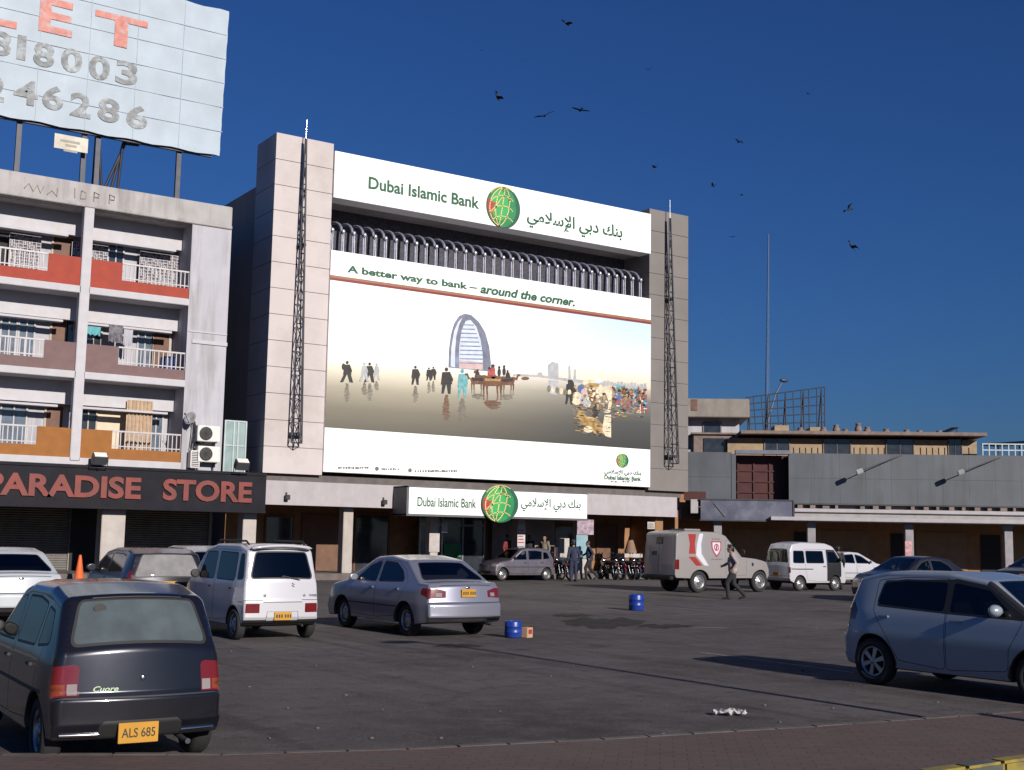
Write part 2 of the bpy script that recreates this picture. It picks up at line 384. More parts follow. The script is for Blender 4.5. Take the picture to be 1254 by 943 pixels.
def build_car(root, sh, side, ends, mats, extra_under=True):
    """side: list of (part, [(x,z)..], material key[, 'L'/'R']); ends: list of (part, kind, [(v,t)..], material key)
    part None keeps the faces in the body; a seal is drawn round windows. Returns dict of part objects."""
    keys = list(mats); mi = {k: i for i, k in enumerate(keys)}
    meshes = {}
    def put(part, pts, tris, m, nr):
        mb = meshes.setdefault(part, MB()); mb.add(pts, tris, mi[m], True); mb.n += nr
    def groups(V, F, labels, ev, en):
        cache = {}
        for lab in sorted(set(labels), key=str):
            sel = [tuple(f) for f, l in zip(F, labels) if l == lab]; idx = {}; pts = []; nr = []
            fs = []
            for f in sel:
                g = []
                for i in f:
                    if i not in idx:
                        idx[i] = len(pts)
                        if i not in cache: cache[i] = (ev(*V[i]), tuple(en(*V[i])))
                        pts.append(cache[i][0]); nr.append(cache[i][1])
                    g.append(idx[i])
                fs.append(tuple(g))
            put(lab[0], pts, fs, lab[1], nr)
    # sides
    bound = [tuple(p) for p in sh.E]
    x0, x1 = sh.xr, sh.xf
    grid = [(x, z) for x in np.arange(x0+0.05, x1, 0.11) for z in np.arange(0.2, sh.zt, 0.09)]
    gi = inside(np.array(grid), bound)
    Eb = np.array(bound); grid = [g for g, k in zip(grid, gi) if k and np.min(np.hypot(*(Eb-np.array(g)).T)) > 0.035]
    for sg, sn in ((1, 'L'), (-1, 'R')):
        regs = []; labs = []
        for r in side:
            if len(r) > 3 and r[3] and r[3] != sn: continue
            pts = [tuple(p) for p in r[1]]
            if r[0] in ('window', 'door'):
                regs.append(densify(grow(pts, 0.022 if r[0] == 'window' else 0.009), 0.09)); labs.append((None, 'trim'))
            regs.append(densify(pts, 0.09)); nm = r[0]
            if nm: nm = nm+'#'+sn+(str(side.index(r)) if nm in ('window', 'door') else '')
            labs.append((nm, r[2]))
        regs = [[tuple(p) for p in q] for q in regs]
        V, F, rid = skin_domain(bound, grid, regs)
        if sg > 0: F = F[:, ::-1]
        # triangles come out counter-clockwise in (x, z); seen from -y that is outward for the right side
        groups(V, F, [labs[k] if k >= 0 else (None, 'paint') for k in rid], lambda x, z, sg=sg: sh.side(x, z, sg), lambda x, z, sg=sg: sh.side_n(x, z, sg))
    # wrap (bumpers, bonnet, glass, roof, underside)
    Lt = sh.S[-1]; TS = sh.hw
    bnd = [(S_, -TS) for S_ in sh.S]+[(S_, TS) for S_ in sh.S[::-1]]
    ts = [t*TS for t in [-.975, -.95, -.925, -.9, -.875, -.85, -.825]+[-.8+.08*k for k in range(21)]+[.825, .85, .875, .9, .925, .95, .975]]
    inter = [(S_, t) for S_ in sh.S for t in ts]
    regs = []; labs = []
    up_ = [i for i in range(sh.n_top) if sh.N[i, 1] > -0.5]
    for s0, s1 in ((0, sh.S[up_[0]]), (sh.S[up_[-1]+1], Lt)):
        if s1-s0 > 1e-3: regs.append([(s0, -TS), (s1, -TS), (s1, TS), (s0, TS)]); labs.append((None, 'trim'))
    for i, r in enumerate(ends):
        pts = [(sh.s_at(r[1], v), t*TS) for v, t in r[2]]
        if r[0] in ('rear_window', 'windscreen'):
            regs.append(densify(grow(pts, 0.025), 0.045)); labs.append((None, 'trim'))
        cl = lambda q: [(min(Lt, max(0, p[0])), min(TS, max(-TS, p[1]))) for p in q]
        regs.append(cl(densify(pts, 0.045)))
        nm = r[0]
        if nm in ('tail_lamp', 'headlamp'): nm = nm+'#'+('L' if np.mean([t for _, t in r[2]]) > 0 else 'R')
        labs.append((nm, r[3]))
    regs = [[tuple(p) for p in q] for q in regs]
    KS = 4.0; sc_ = lambda q: [(a_*KS, b_) for a_, b_ in q]
    V, F, rid = skin_domain(sc_(bnd), sc_(inter), [sc_(q) for q in regs]); V = V/np.array([KS, 1.0])
    cenS = V[F][:, :, 0].mean(1); ii = np.clip(np.searchsorted(sh.S, cenS)-1, 0, sh.n-1)
    base = ['paint' for i in ii]
    a = sh.top(0.3*Lt, 0.0); b_ = sh.top(0.3*Lt+0.02, 0.0); c_ = sh.top(0.3*Lt, 0.05)
    nn = (Vector(b_)-Vector(a)).cross(Vector(c_)-Vector(a)); i3 = int(np.searchsorted(sh.S, 0.3*Lt)-1)
    if nn.x*sh.N[i3, 0]+nn.z*sh.N[i3, 1] < 0: F = F[:, ::-1]
    groups(V, F, [labs[k] if k >= 0 else (None, base[j]) for j, k in enumerate(rid)], lambda S_, t: sh.top(S_, t/TS), lambda S_, t: sh.top_n(S_, t/TS))
    out = {}
    ml = [mats[k] for k in keys]
    for part in sorted(meshes, key=lambda p: (p is not None, str(p))):
        ob = meshes[part].build('body' if part is None else part.split('#')[0], ml, root, local=True)
        out[part] = ob
        # drop unused material slots order is harmless; keep shared list
        if part and part.split('#')[0] in ('tail_lamp', 'headlamp', 'window', 'rear_window', 'windscreen'):
            pass
    return out
def make_wheel(root, x, y, r, wd, tyre, rim, spokes=6, kind='alloy', dark=None):
    sg = 1 if y > 0 else -1
    a = (0, sg, 0); o = (x, y-sg*wd/2, r)
    mb = MB(); rr = r*0.64
    mb.lathe([(rr*0.9, 0.02), (rr*1.02, 0.0), (r*0.93, 0.004), (r, 0.035), (r, wd-0.035), (r*0.93, wd-0.004), (rr*1.02, wd), (rr*0.97, wd-0.02), (rr*0.95, wd*0.35), (0.01, wd*0.33)], o, a, 28)
    t = mb.build('wheel', [tyre], root, local=True)
    rb = MB(); f = wd-0.012
    rb.lathe([(rr*0.99, f-0.03), (rr*1.0, f), (rr*0.90, f-0.006), (rr*0.86, f-0.03), (rr*0.84, wd*0.4)], o, a, 28)
    if kind == 'steel':
        rb.lathe([(rr*0.86, f-0.05), (rr*0.62, f-0.02), (rr*0.34, f-0.03), (rr*0.30, f+0.0), (0.005, f+0.004)], o, a, 24)
        for k in range(10):
            an = 2*math.pi*k/10; c = Vector((x+math.cos(an)*rr*0.73, o[1]+sg*(f-0.028), r+math.sin(an)*rr*0.73)); rb.ball(c, 0.02, 0.008, 0.02, 6, 4, 1)
    else:
        rb.lathe([(rr*0.24, f-0.04), (rr*0.22, f-0.008), (0.005, f-0.004)], o, a, 16)
        for k in range(spokes):
            an = 2*math.pi*k/spokes+0.3; d = Vector((math.cos(an), 0, math.sin(an))); q = Vector((-math.sin(an), 0, math.cos(an)))
            c0 = Vector((x, o[1]+sg*(f-0.02), r)); c1 = c0+d*rr*0.2; c2 = c0+d*rr*0.9; ww0, ww1 = rr*0.11, rr*0.17; yy = Vector((0, sg*0.012, 0))
            vs = [c1-q*ww0-yy, c1+q*ww0-yy, c2+q*ww1-yy, c2-q*ww1-yy, c1-q*ww0+yy, c1+q*ww0+yy, c2+q*ww1+yy*0.6, c2-q*ww1+yy*0.6]
            rb.add(vs, [(0,1,2,3), (7,6,5,4), (0,4,5,1), (1,5,6,2), (2,6,7,3), (3,7,4,0)])
    rb.build('rim', [rim, dark or tyre], t, local=True)
    return t
def seats(root, m, x_front, x_rear, hw, floor, top):
    mb = MB()
    mb.box(x_rear-0.5, x_front+0.75, -hw+0.1, hw-0.1, floor-0.05, floor)
    for xs, ys_ in ((x_front, 0.34), (x_front, -0.34)):
        mb.obox((xs+0.1, ys_, floor+0.12), (0.25, 0, 0.03), (0, 0.22, 0), (0, 0, 0.07))
        mb.obox((xs-0.18, ys_, floor+0.42), (0.06, 0, -0.02), (0, 0.21, 0), (-0.1, 0, 0.28))
        mb.obox((xs-0.30, ys_, floor+0.78), (0.045, 0, 0), (0, 0.11, 0), (-0.02, 0, 0.085))
    mb.obox((x_rear+0.05, 0, floor+0.12), (0.25, 0, 0.03), (0, hw-0.16, 0), (0, 0, 0.07))
    mb.obox((x_rear-0.22, 0, floor+0.38), (0.06, 0, -0.02), (0, hw-0.17, 0), (-0.1, 0, 0.26))
    mb.obox((x_front+0.62, 0, floor+0.32), (0.14, 0, 0), (0, hw-0.15, 0), (0, 0, 0.12))
    mb.build('interior', m, root, local=True, bevel=0.02)
def mirror_(root, x, y, z, m, dark, size=(0.07, 0.10, 0.065)):
    sg = 1 if y > 0 else -1
    mb = MB(); mb.ball((x, y+sg*size[1]*0.9, z), *size, 14, 10); mb.v = [(max(px, x-0.025), py, pz) for px, py, pz in mb.v]
    mb.tube((x+0.02, y-sg*0.03, z-0.02), (x+0.01, y+sg*size[1]*0.4, z), 0.018, 0.018, 6, 1)
    return mb.build('door_mirror', [m, dark], root, local=True)
def handle_(sh, parent, x, z, sg, m):
    p = Vector(sh.side(x, z, sg)); mb = MB(); y0_, y1_ = sorted((p.y-sg*0.006, p.y+sg*0.026)); mb.box(p.x-0.075, p.x+0.075, y0_, y1_, p.z-0.014, p.z+0.014)
    return mb.build('door_handle', m, parent, local=True, bevel=0.006)
def plate_(sh, root, z, y, w_, h_, m, ink, text=None, kind='rear', holder=None, smudge=False):
    p, n = sh.rear_pt(z, y, kind); sg = -1 if kind == 'rear' else 1
    n = Vector((sg, 0, 0.0)); ux = Vector((0, sg, 0)); uz = Vector((0, 0, 1)); c = p+n*0.02
    xs_ = [sh.rear_pt(z+q, y, kind)[0].x for q in (-h_/2, 0, h_/2)]; c.x = (min(xs_)-.014) if kind == 'rear' else (max(xs_)+.014)
    pl = MB().obox(c, ux*w_/2, n*0.008, uz*h_/2).build('number_plate', m, root, local=True, bevel=0.003)
    o = c+n*0.009
    if text:
        text_mb(text, o-ux*w_*0.42-uz*h_*0.22, ux, uz, w_*0.84, h_*0.46, 0.01, thick=0.002).build('lettering', ink, pl, local=True)
    if smudge:
        mb = MB()
        for k in range(6):
            cx = -w_*0.36+k*w_*0.145+(0.02 if k > 2 else 0)
            q = o+ux*cx; mb.obox(q+n*0.001, ux*w_*0.042, n*0.001, uz*h_*0.2)
        mb.build('lettering', ink, pl, local=True)
    return pl
# ------------------------------------------------------------------ people
def capsules(segs):
    mb = MB()
    for p, q, r0, r1 in segs:
        p, q = Vector(p), Vector(q); d = (q-p); L = d.length
        if L < 1e-4: mb.ball(p, r0, r0, r0, 12, 8); continue
        d /= L; pts = []; rad = []
        for k in range(4): a = math.pi/2*(1-k/3.5); pts.append(p-d*r0*math.sin(a)); rad.append(max(0.002, r0*math.cos(a)))
        pts += [p, q]; rad += [r0, r1]
        for k in range(1, 5): a = math.pi/2*k/4.3; pts.append(q+d*r1*math.sin(a)); rad.append(max(0.002, r1*math.cos(a)))
        mb.path(pts, rad, 12)
    return mb
def remeshed(mb, name, m, parent, voxel):
    t = mb.build('wip', m, None, local=True)
    md = t.modifiers.new('r', 'REMESH'); md.mode = 'VOXEL'; md.voxel_size = voxel; md.use_smooth_shade = True
    sm = t.modifiers.new('s', 'SMOOTH'); sm.factor = 0.5; sm.iterations = 3
    dg = bpy.context.evaluated_depsgraph_get(); me = bpy.data.meshes.new_from_object(t.evaluated_get(dg)); me.name = name
    old = t.data; bpy.data.objects.remove(t); bpy.data.meshes.remove(old)
    me.materials.clear(); me.materials.append(m)
    o = bpy.data.objects.new(name, me); COL.objects.link(o); o.parent = parent; return o
def person(label, loc, rz, pose, skin, shirt, trousers, hairm, shoe, cap=None, long_shirt=False, group=None, H=1.72):
    """pose: joints in metres for a 1.72 m figure, x forward, y to the left"""
    root = thing('person', label, 'person', loc, rz, group); k = H/1.72
    J = dict(pelvis=(0,0,.93), chest=(0.01,0,1.24), neck=(0.01,0,1.44), head=(0.03,0,1.60),
             shL=(0,.175,1.40), shR=(0,-.175,1.40), hipL=(0,.09,.90), hipR=(0,-.09,.90))
    J.update(pose); J = {a: Vector(b)*k for a, b in J.items()}
    sk = []; add = lambda a, b, r0, r1: sk.append((J[a], J[b], r0*k, r1*k))
    add('pelvis', 'chest', .125, .13); add('chest', 'neck', .13, .06); add('neck', 'head', .055, .06)
    for s in 'LR':
        add('sh'+s, 'el'+s, .05, .04); add('el'+s, 'wr'+s, .038, .027); add('hip'+s, 'kn'+s, .082, .055); add('kn'+s, 'an'+s, .052, .036)
        add('chest', 'sh'+s, .10, .055); add('pelvis', 'hip'+s, .11, .085)
        w_ = J['wr'+s]; d = (w_-J['el'+s]).normalized(); sd_ = 1 if s == 'L' else -1
        f = Vector((1, 0, 0)); f = (f-d*f.dot(d)).normalized(); pal = w_+d*.045*k
        sk.append((w_, pal, .026*k, .030*k))
        for j, (o, l) in enumerate(((.027, .075), (.009, .085), (-.009, .08), (-.026, .062))):   # four fingers, half curled
            b = pal+f*o*k+d*.02*k; m_ = b+(d*.6+Vector((0,-sd_,0))*.25).normalized()*l*.5*k; e = m_+(d*.35+Vector((0,-sd_,0))*.8).normalized()*l*.45*k
            sk.append((b, m_, .0095*k, .009*k)); sk.append((m_, e, .009*k, .008*k))
        tb = w_+d*.02*k+f*.025*k; tm = tb+(f*.7+d*.6).normalized()*.035*k; sk.append((tb, tm, .012*k, .011*k)); sk.append((tm, tm+(d+f*.2).normalized()*.03*k, .011*k, .009*k))
        a_ = J['an'+s]; t_ = J.get('toe'+s, a_+Vector((.16, 0, -.05))*k)
        sk.append((a_+Vector((-.03, 0, -.045))*k, t_, .035*k, .028*k))
    mb = capsules(sk)
    hd = J['head']; face = J.get('face', Vector((1, 0, 0))).normalized(); sdv = Vector((0,0,1)).cross(face)
    at = lambda a, b, c: hd+face*a*k+sdv*b*k+Vector((0,0,c))*k
    mb.ball(hd+Vector((0,0,.02))*k, .092*k, .078*k, .112*k, 16, 10); mb.ball(at(.03, 0, -.05), .055*k, .055*k, .06*k)
    mb.ball(at(.10, 0, -.005), .016*k, .014*k, .022*k, 8, 6); mb.ball(at(.088, 0, -.055), .016*k, .026*k, .009*k, 8, 6); mb.ball(at(.06, 0, -.09), .026*k, .028*k, .02*k, 8, 6)
    for sg in (1, -1):
        mb.ball(at(-.005, .083*sg, 0), .02*k, .012*k, .034*k, 8, 6); mb.ball(at(.075, .032*sg, .022), .016*k, .022*k, .008*k, 8, 6)
    remeshed(mb, 'body', skin, root, .0085)
    eb = MB()
    for sg in (1, -1): eb.ball(at(.083, .032*sg, .008), .012*k, .012*k, .009*k, 8, 6)
    eb.build('eyes', hairm, root, local=True)
    hb = MB(); hb.ball(at(-.018, 0, .045), .098*k, .088*k, .098*k, 16, 10); hb.ball(at(-.05, 0, .0), .06*k, .076*k, .09*k, 12, 8)
    remeshed(hb, 'hair', hairm, root, .012)
    if cap:
        cb = MB(); cb.lathe([(.001, .165*k), (.07*k, .155*k), (.10*k, .11*k), (.098*k, .07*k)], hd, (0,0,1), 20); cb.obox(at(.12, 0, .075), face*.05*k, sdv*.07*k, (0,0,.004)); cb.build('cap', cap, root, local=True)
    c = []; ad = lambda a, b, r0, r1: c.append((J[a], J[b], r0*k, r1*k))
    ad('pelvis', 'chest', .158, .155); ad('chest', 'neck', .15, .062)
    for s in 'LR':
        ad('chest', 'sh'+s, .115, .075); ad('sh'+s, 'el'+s, .07, .056); ad('el'+s, 'wr'+s, .054, .042); ad('pelvis', 'hip'+s, .13, .115)
        if long_shirt: c.append((J['hip'+s], J['hip'+s].lerp(J['kn'+s], .75), .12*k, .12*k))
    cb = capsules(c); oj = remeshed(cb, 'shirt', shirt, root, .016)
    c = []
    for s in 'LR': ad('hip'+s, 'kn'+s, .105, .078); ad('kn'+s, 'an'+s, .076, .06); ad('pelvis', 'hip'+s, .135, .105)
    remeshed(capsules(c), 'trousers', trousers, root, .016)
    c = []
    for s in 'LR':
        a_ = J['an'+s]; t_ = J.get('toe'+s, a_+Vector((.16, 0, -.05))*k); c.append((a_+Vector((-.04, 0, -.04))*k, t_, .042*k, .036*k))
    remeshed(capsules(c), 'shoes', shoe, root, .012)
    lo = min((v.co.z for o in root.children for v in o.data.vertices))
    for o in root.children:
        for v in o.data.vertices: v.co.z -= lo
    return root
STAND = dict(elL=(-.02,.25,1.13), wrL=(.06,.26,.88), elR=(-.02,-.25,1.13), wrR=(.06,-.26,.88), knL=(.02,.11,.5), anL=(-.02,.12,.09), knR=(.02,-.11,.5), anR=(-.02,-.12,.09))
WALK = dict(chest=(.03,0,1.24), neck=(.05,0,1.44), head=(.09,0,1.59), shL=(.03,.175,1.40), shR=(.05,-.175,1.40), elL=(-.12,.24,1.15), wrL=(.02,.25,.95), elR=(.12,-.24,1.16), wrR=(.30,-.20,1.06),
            knL=(.20,.09,.52), anL=(.16,.10,.10), knR=(-.02,-.09,.50), anR=(-.34,-.10,.17), toeR=(-.20,-.10,.05))
# ------------------------------------------------------------------ motorcycle
def motorcycle(label, loc, rz, tankm, group):
    root = thing('motorcycle', label, 'motorcycle', loc, rz, group)
    for x, front in ((0, False), (1.22, True)):
        mb = MB(); r = .30
        mb.lathe([(r-.075, -.03), (r-.02, -.04), (r, -.015), (r, .015), (r-.02, .04), (r-.075, .03), (r-.085, 0), (r-.075, -.03)], (x, 0, r), (0, 1, 0), 24)
        wl = mb.build('wheel', MATS['tyre'], root, local=True)
        rb = MB(); rb.lathe([(.04, -.06), (.05, 0), (.04, .06)], (x, 0, r), (0, 1, 0), 10)
        for k in range(14): an = 2*math.pi*k/14; rb.tube((x+.04*math.cos(an), .03*(-1)**k, r+.04*math.sin(an)), (x+.22*math.cos(an), 0, r+.22*math.sin(an)), .004, n=4)
        rb.build('spokes', MATS['chrome'], wl, local=True)
        fb = MB()
        for k in range(9):
            a0 = R(25+k*15); a1 = R(25+(k+1)*15); P = lambda a, y: (x+.33*math.cos(a), y, r+.33*math.sin(a)); fb.add([P(a0,-.05), P(a1,-.05), P(a1,.05), P(a0,.05)], [(0,1,2,3)])
        fb.build('mudguard', tankm, root, local=True)
    f = MB()
    for y in (.06, -.06): f.tube((1.22, y, .3), (1.02, y, .86), .018, mi=1); f.tube((0, y*1.5, .3), (.12, y*1.5, .68), .02, mi=1)
    f.path([(1.0, 0, .82), (.75, 0, .62), (.45, 0, .55), (.02, 0, .66)], .022); f.path([(.98, 0, .74), (.78, 0, .35), (.45, 0, .28), (0, 0, .3)], .02)
    f.obox((.58, 0, .40), (.15, 0, 0), (0, .10, 0), (.03, 0, .11)); f.path([(.62, -.11, .35), (.5, -.14, .24), (-.3, -.15, .30)], [.02, .025, .035], mi=1)
    f.build('frame', [MATS['black_metal'], MATS['chrome']], root, local=True)
    t = MB(); t.ball((.72, 0, .76), .23, .12, .11); t.ball((.30, 0, .60), .2, .13, .09); t.build('fuel_tank', tankm, root, local=True)
    s = MB(); s.obox((.2, 0, .78), (.36, 0, .015), (0, .11, 0), (0, 0, .045)); s.build('seat', MATS['rubber'], root, local=True, bevel=.03)
    h = MB(); h.path([(.86, .34, 1.0), (.98, .2, .98), (1.0, 0, .93), (.98, -.2, .98), (.86, -.34, 1.0)], .013)
    for y in (.24, -.24): h.tube((.96, y, .98), (.93, y*1.2, 1.16), .006, n=5); h.ball((.93, y*1.25, 1.19), .012, .05, .032)
    h.build('handlebar', [MATS['black_metal']], root, local=True)
    l = MB(); l.ball((1.08, 0, .86), .08, .085, .085); l.build('headlamp', MATS['chrome'], root, local=True)
    q = MB(); q.box(-.30, -.26, -.06, .06, .6, .68); q.build('tail_lamp', MATS['lamp_red'], root, local=True)
    return root
# ------------------------------------------------------------------ shared materials
mat('tyre', (.018,.018,.019), .85, bump=.3, bscale=60); mat('rubber', (.02,.02,.02), .6); mat('trim', (.016,.016,.017), .55)
mat('chrome', (.6,.6,.6), .18, 1.0, var=.05); mat('rim_silver', (.42,.42,.43), .35, .8); mat('rim_grey', (.22,.22,.23), .45, .6)
mat('black_metal', (.02,.02,.023), .5, .4); mat('steel_dark', (.05,.055,.07), .55, .5, stain=(.12,.06,.03), stain_amt=.5, stain_scale=3)
mat('lamp_red', (.125,.007,.008), .18, coat=1, var=.1); mat('lamp_orange', (.19,.035,.010), .2, coat=1); mat('lamp_clear', (.23,.195,.19), .15, coat=1)
mat('plate_yellow', (.46,.225,.016), .45, var=.08); mat('ink', (.03,.025,.02), .6); mat('seat_dark', (.035,.034,.036), .9); mat('seat_pale', (.16,.15,.15), .9)
mat('white_paint', (.74,.73,.72), .6, var=.05, stain=(.45,.42,.38), stain_amt=.35, stain_scale=.8, streak=True)

# ------------------------------------------------------------------ ground
def ground_material():
    m = bpy.data.materials.new('asphalt'); m.use_nodes = True; t = m.node_tree; N = t.nodes; L = t.links; b = N['Principled BSDF']
    tc = N.new('ShaderNodeTexCoord'); P = tc.outputs['Object']
    def noise(sc, det, rough=.6, vec=None):
        n = N.new('ShaderNodeTexNoise'); n.inputs['Scale'].default_value = sc; n.inputs['Detail'].default_value = det; n.inputs['Roughness'].default_value = rough
        L.new(vec or P, n.inputs['Vector']); return n.outputs['Fac']
    def rng(x, a, b_, c, d):
        r = N.new('ShaderNodeMapRange'); r.inputs[1].default_value = a; r.inputs[2].default_value = b_; r.inputs[3].default_value = c; r.inputs[4].default_value = d; L.new(x, r.inputs[0]); return r.outputs[0]
    def mix(f, A, B):
        x = N.new('ShaderNodeMix'); x.data_type = 'RGBA'; L.new(f, x.inputs['Factor'])
        for k, q in (('A', A), ('B', B)):
            if isinstance(q, tuple): x.inputs[k].default_value = (*q, 1)
            else: L.new(q, x.inputs[k])
        return x.outputs['Result']
    base = mix(rng(noise(.35, 8), .3, .7, 0, 1), (.050,.043,.044), (.098,.085,.085))
    dust = mix(rng(noise(.16, 10, .72), .45, .64, 0, .8), base, (.135,.116,.112))
    oil = mix(rng(noise(.55, 6, .55), .62, .70, 0, .75), dust, (.026,.023,.023))
    v = N.new('ShaderNodeTexVoronoi'); v.feature = 'DISTANCE_TO_EDGE'; v.inputs['Scale'].default_value = .22
    wv = N.new('ShaderNodeVectorMath'); wv.operation = 'ADD'; nn_ = N.new('ShaderNodeTexNoise'); nn_.inputs['Scale'].default_value = .8; nn_.inputs['Detail'].default_value = 5; L.new(P, nn_.inputs['Vector'])
    L.new(P, wv.inputs[0]); L.new(nn_.outputs['Color'], wv.inputs[1]); L.new(wv.outputs[0], v.inputs['Vector'])
    crack = mix(rng(v.outputs['Distance'], .002, .014, .28, 0), oil, (.03,.027,.026))
    mpx = N.new('ShaderNodeMapping'); mpx.inputs['Scale'].default_value = (1.6, .10, 1); mpx.inputs['Rotation'].default_value = (0, 0, R(9)); L.new(P, mpx.inputs[0])
    tyre = mix(rng(noise(1.0, 5, .6, mpx.outputs[0]), .53, .66, 0, .6), crack, (.034,.030,.031))
    mott = mix(rng(noise(1.4, 9, .78), .49, .62, 0, .6), tyre, (.118,.103,.103))
    mot2 = mix(rng(noise(2.6, 9, .78), .52, .62, 0, .6), mott, (.038,.034,.035))
    grit = mix(rng(noise(22, 3), .60, .70, 0, .7), mot2, (.19,.168,.155))
    dark = mix(rng(noise(31, 3), .58, .68, 0, .7), grit, (.026,.024,.025))
    L.new(dark, b.inputs['Base Color']); b.inputs['Roughness'].default_value = .9; b.inputs['Specular IOR Level'].default_value = .25
    bp = N.new('ShaderNodeBump'); bp.inputs['Strength'].default_value = .6; bp.inputs['Distance'].default_value = .02; L.new(noise(30, 6, .7), bp.inputs['Height']); L.new(bp.outputs[0], b.inputs['Normal'])
    return m
g = MB(); g.add([(-900,-900,0),(900,-900,0),(900,900,0),(-900,900,0)], [(0,1,2,3)]); struct(g.build('car_park', ground_material()))

def brick_material():
    m = bpy.data.materials.new('red_pavers'); m.use_nodes = True; t = m.node_tree; N = t.nodes; L = t.links; b = N['Principled BSDF']
    tc = N.new('ShaderNodeTexCoord'); mp = N.new('ShaderNodeMapping'); mp.inputs['Rotation'].default_value = (0, 0, R(40)); mp.inputs['Scale'].default_value = (1, 1, 1)
    L.new(tc.outputs['Object'], mp.inputs[0])
    br = N.new('ShaderNodeTexBrick'); br.inputs['Scale'].default_value = 1; br.inputs['Brick Width'].default_value = .22; br.inputs['Row Height'].default_value = .11; br.inputs['Mortar Size'].default_value = .006
    br.inputs['Color1'].default_value = (.108,.060,.050,1); br.inputs['Color2'].default_value = (.076,.049,.044,1); br.inputs['Mortar'].default_value = (.035,.03,.028,1); L.new(mp.outputs[0], br.inputs['Vector'])
    nz = N.new('ShaderNodeTexNoise'); nz.inputs['Scale'].default_value = 1.1; nz.inputs['Detail'].default_value = 9; nz.inputs['Roughness'].default_value = .7; L.new(tc.outputs['Object'], nz.inputs['Vector'])
    mr = N.new('ShaderNodeMapRange'); mr.inputs[1].default_value = .4; mr.inputs[2].default_value = .7; mr.inputs[3].default_value = 0; mr.inputs[4].default_value = .75; L.new(nz.outputs['Fac'], mr.inputs[0])
    mx = N.new('ShaderNodeMix'); mx.data_type = 'RGBA'; mx.inputs['B'].default_value = (.092,.072,.064,1); L.new(br.outputs['Color'], mx.inputs['A']); L.new(mr.outputs[0], mx.inputs['Factor']); L.new(mx.outputs['Result'], b.inputs['Base Color'])
    b.inputs['Roughness'].default_value = .88
    bp = N.new('ShaderNodeBump'); bp.inputs['Strength'].default_value = .5; bp.inputs['Distance'].default_value = .008; L.new(br.outputs['Fac'], bp.inputs['Height']); bp.invert = True; L.new(bp.outputs[0], b.inputs['Normal'])
    return m
edge = [(-14, 15), (-4, 12.2), (2.12, 10.34), (3.6, 9.58), (5.02, 9.14), (6.77, 8.81), (9.06, 8.5), (11.88, 8.24), (20, 7.6), (40, 6)]
pv = MB(); pv.slab([(x, y, .12) for x, y in edge]+[(40, -16, .12), (-14, -16, .12)], (0, 0, -.2)); struct(pv.build('pavement', brick_material()))
mat('concrete_edge', (.095,.082,.075), .9, var=.25, scale=6, stain=(.06,.05,.045), stain_amt=.6, stain_scale=1.2)
ke = MB()
for (a, b), (c, d) in zip(edge[:-1], edge[1:]):
    A = Vector((a, b, 0)); B = Vector((c, d, 0)); n_ = int((B-A).length/.5)+1; dr = (B-A).normalized(); nm = Vector((-dr.y, dr.x, 0))
    for k in range(n_): p = A.lerp(B, k/n_); q = A.lerp(B, (k+1)/n_); ke.obox((p+q)/2+nm*.052+Vector((0,0,.06)), (q-p)*.49, nm*.05, (0, 0, .0635+random.uniform(-.003,.003)))
struct(ke.build('pavement_edge', mat('concrete_edge', (0,0,0)), bevel=.008))
kb = MB(); ky = mat('kerb_yellow', (.25,.19,.035), .7, var=.2, scale=8, stain=(.09,.08,.06), stain_amt=.8, stain_scale=5); kg = mat('kerb_grey', (.075,.078,.075), .8, var=.2, stain=(.05,.05,.05), stain_amt=.5, stain_scale=5)
for k in range(-8, 44):
    x = 6.95+k*.425; y = 5.99+.03*(x-7.4)
    kb.obox((x+.21, y-.06, .19), (.208, .006, 0), (0, .075, 0), (0, 0, .085), (k+1) % 2)
struct(kb.build('kerb', [ky, kg], bevel=.02))
# faded marking lines and damp patches, each a sheet of its own on the asphalt
lw = mat('worn_line', (.22,.2,.18), .9, var=.5, scale=9)
def sheet(name, pts, m, z): struct(MB().poly([(x, y, z) for x, y in pts], 0).build(name, m))
def strip(name, p, q, wd, m, z):
    p, q = Vector(p), Vector(q); d = (q-p).normalized(); n_ = Vector((-d.y, d.x))*wd/2; sheet(name, [p-n_, q-n_, q+n_, p+n_], m, z)
a, b = GZ(842, 768), GZ(890, 769); strip('parking_line', (a.x, a.y), (b.x, b.y), .10, lw, .004)
a, b = GZ(858, 799), GZ(1046, 824); strip('parking_line', (a.x, a.y), (b.x, b.y), .07, lw, .004)
dm = mat('tarred_asphalt', (.036,.031,.030), .92, var=.35, scale=2.5, spec=.15)
for cx, cy, rx, ry in ((738, 763, 48, 6), (812, 767, 34, 2.5), (700, 754, 24, 2), (560, 791, 28, 2.2)):
    q = [GZ(cx+rx*math.cos(a_)*(1+.12*math.sin(3*a_+cx)+.08*math.sin(11*a_)+.06*math.sin(17*a_+cx)), cy+ry*math.sin(a_)*(1+.25*math.sin(5*a_)+.2*math.sin(13*a_+cx))) for a_ in [2*math.pi*k/60 for k in range(60)]]
    sheet('damp_patch', [(p.x, p.y) for p in q], dm, .004)

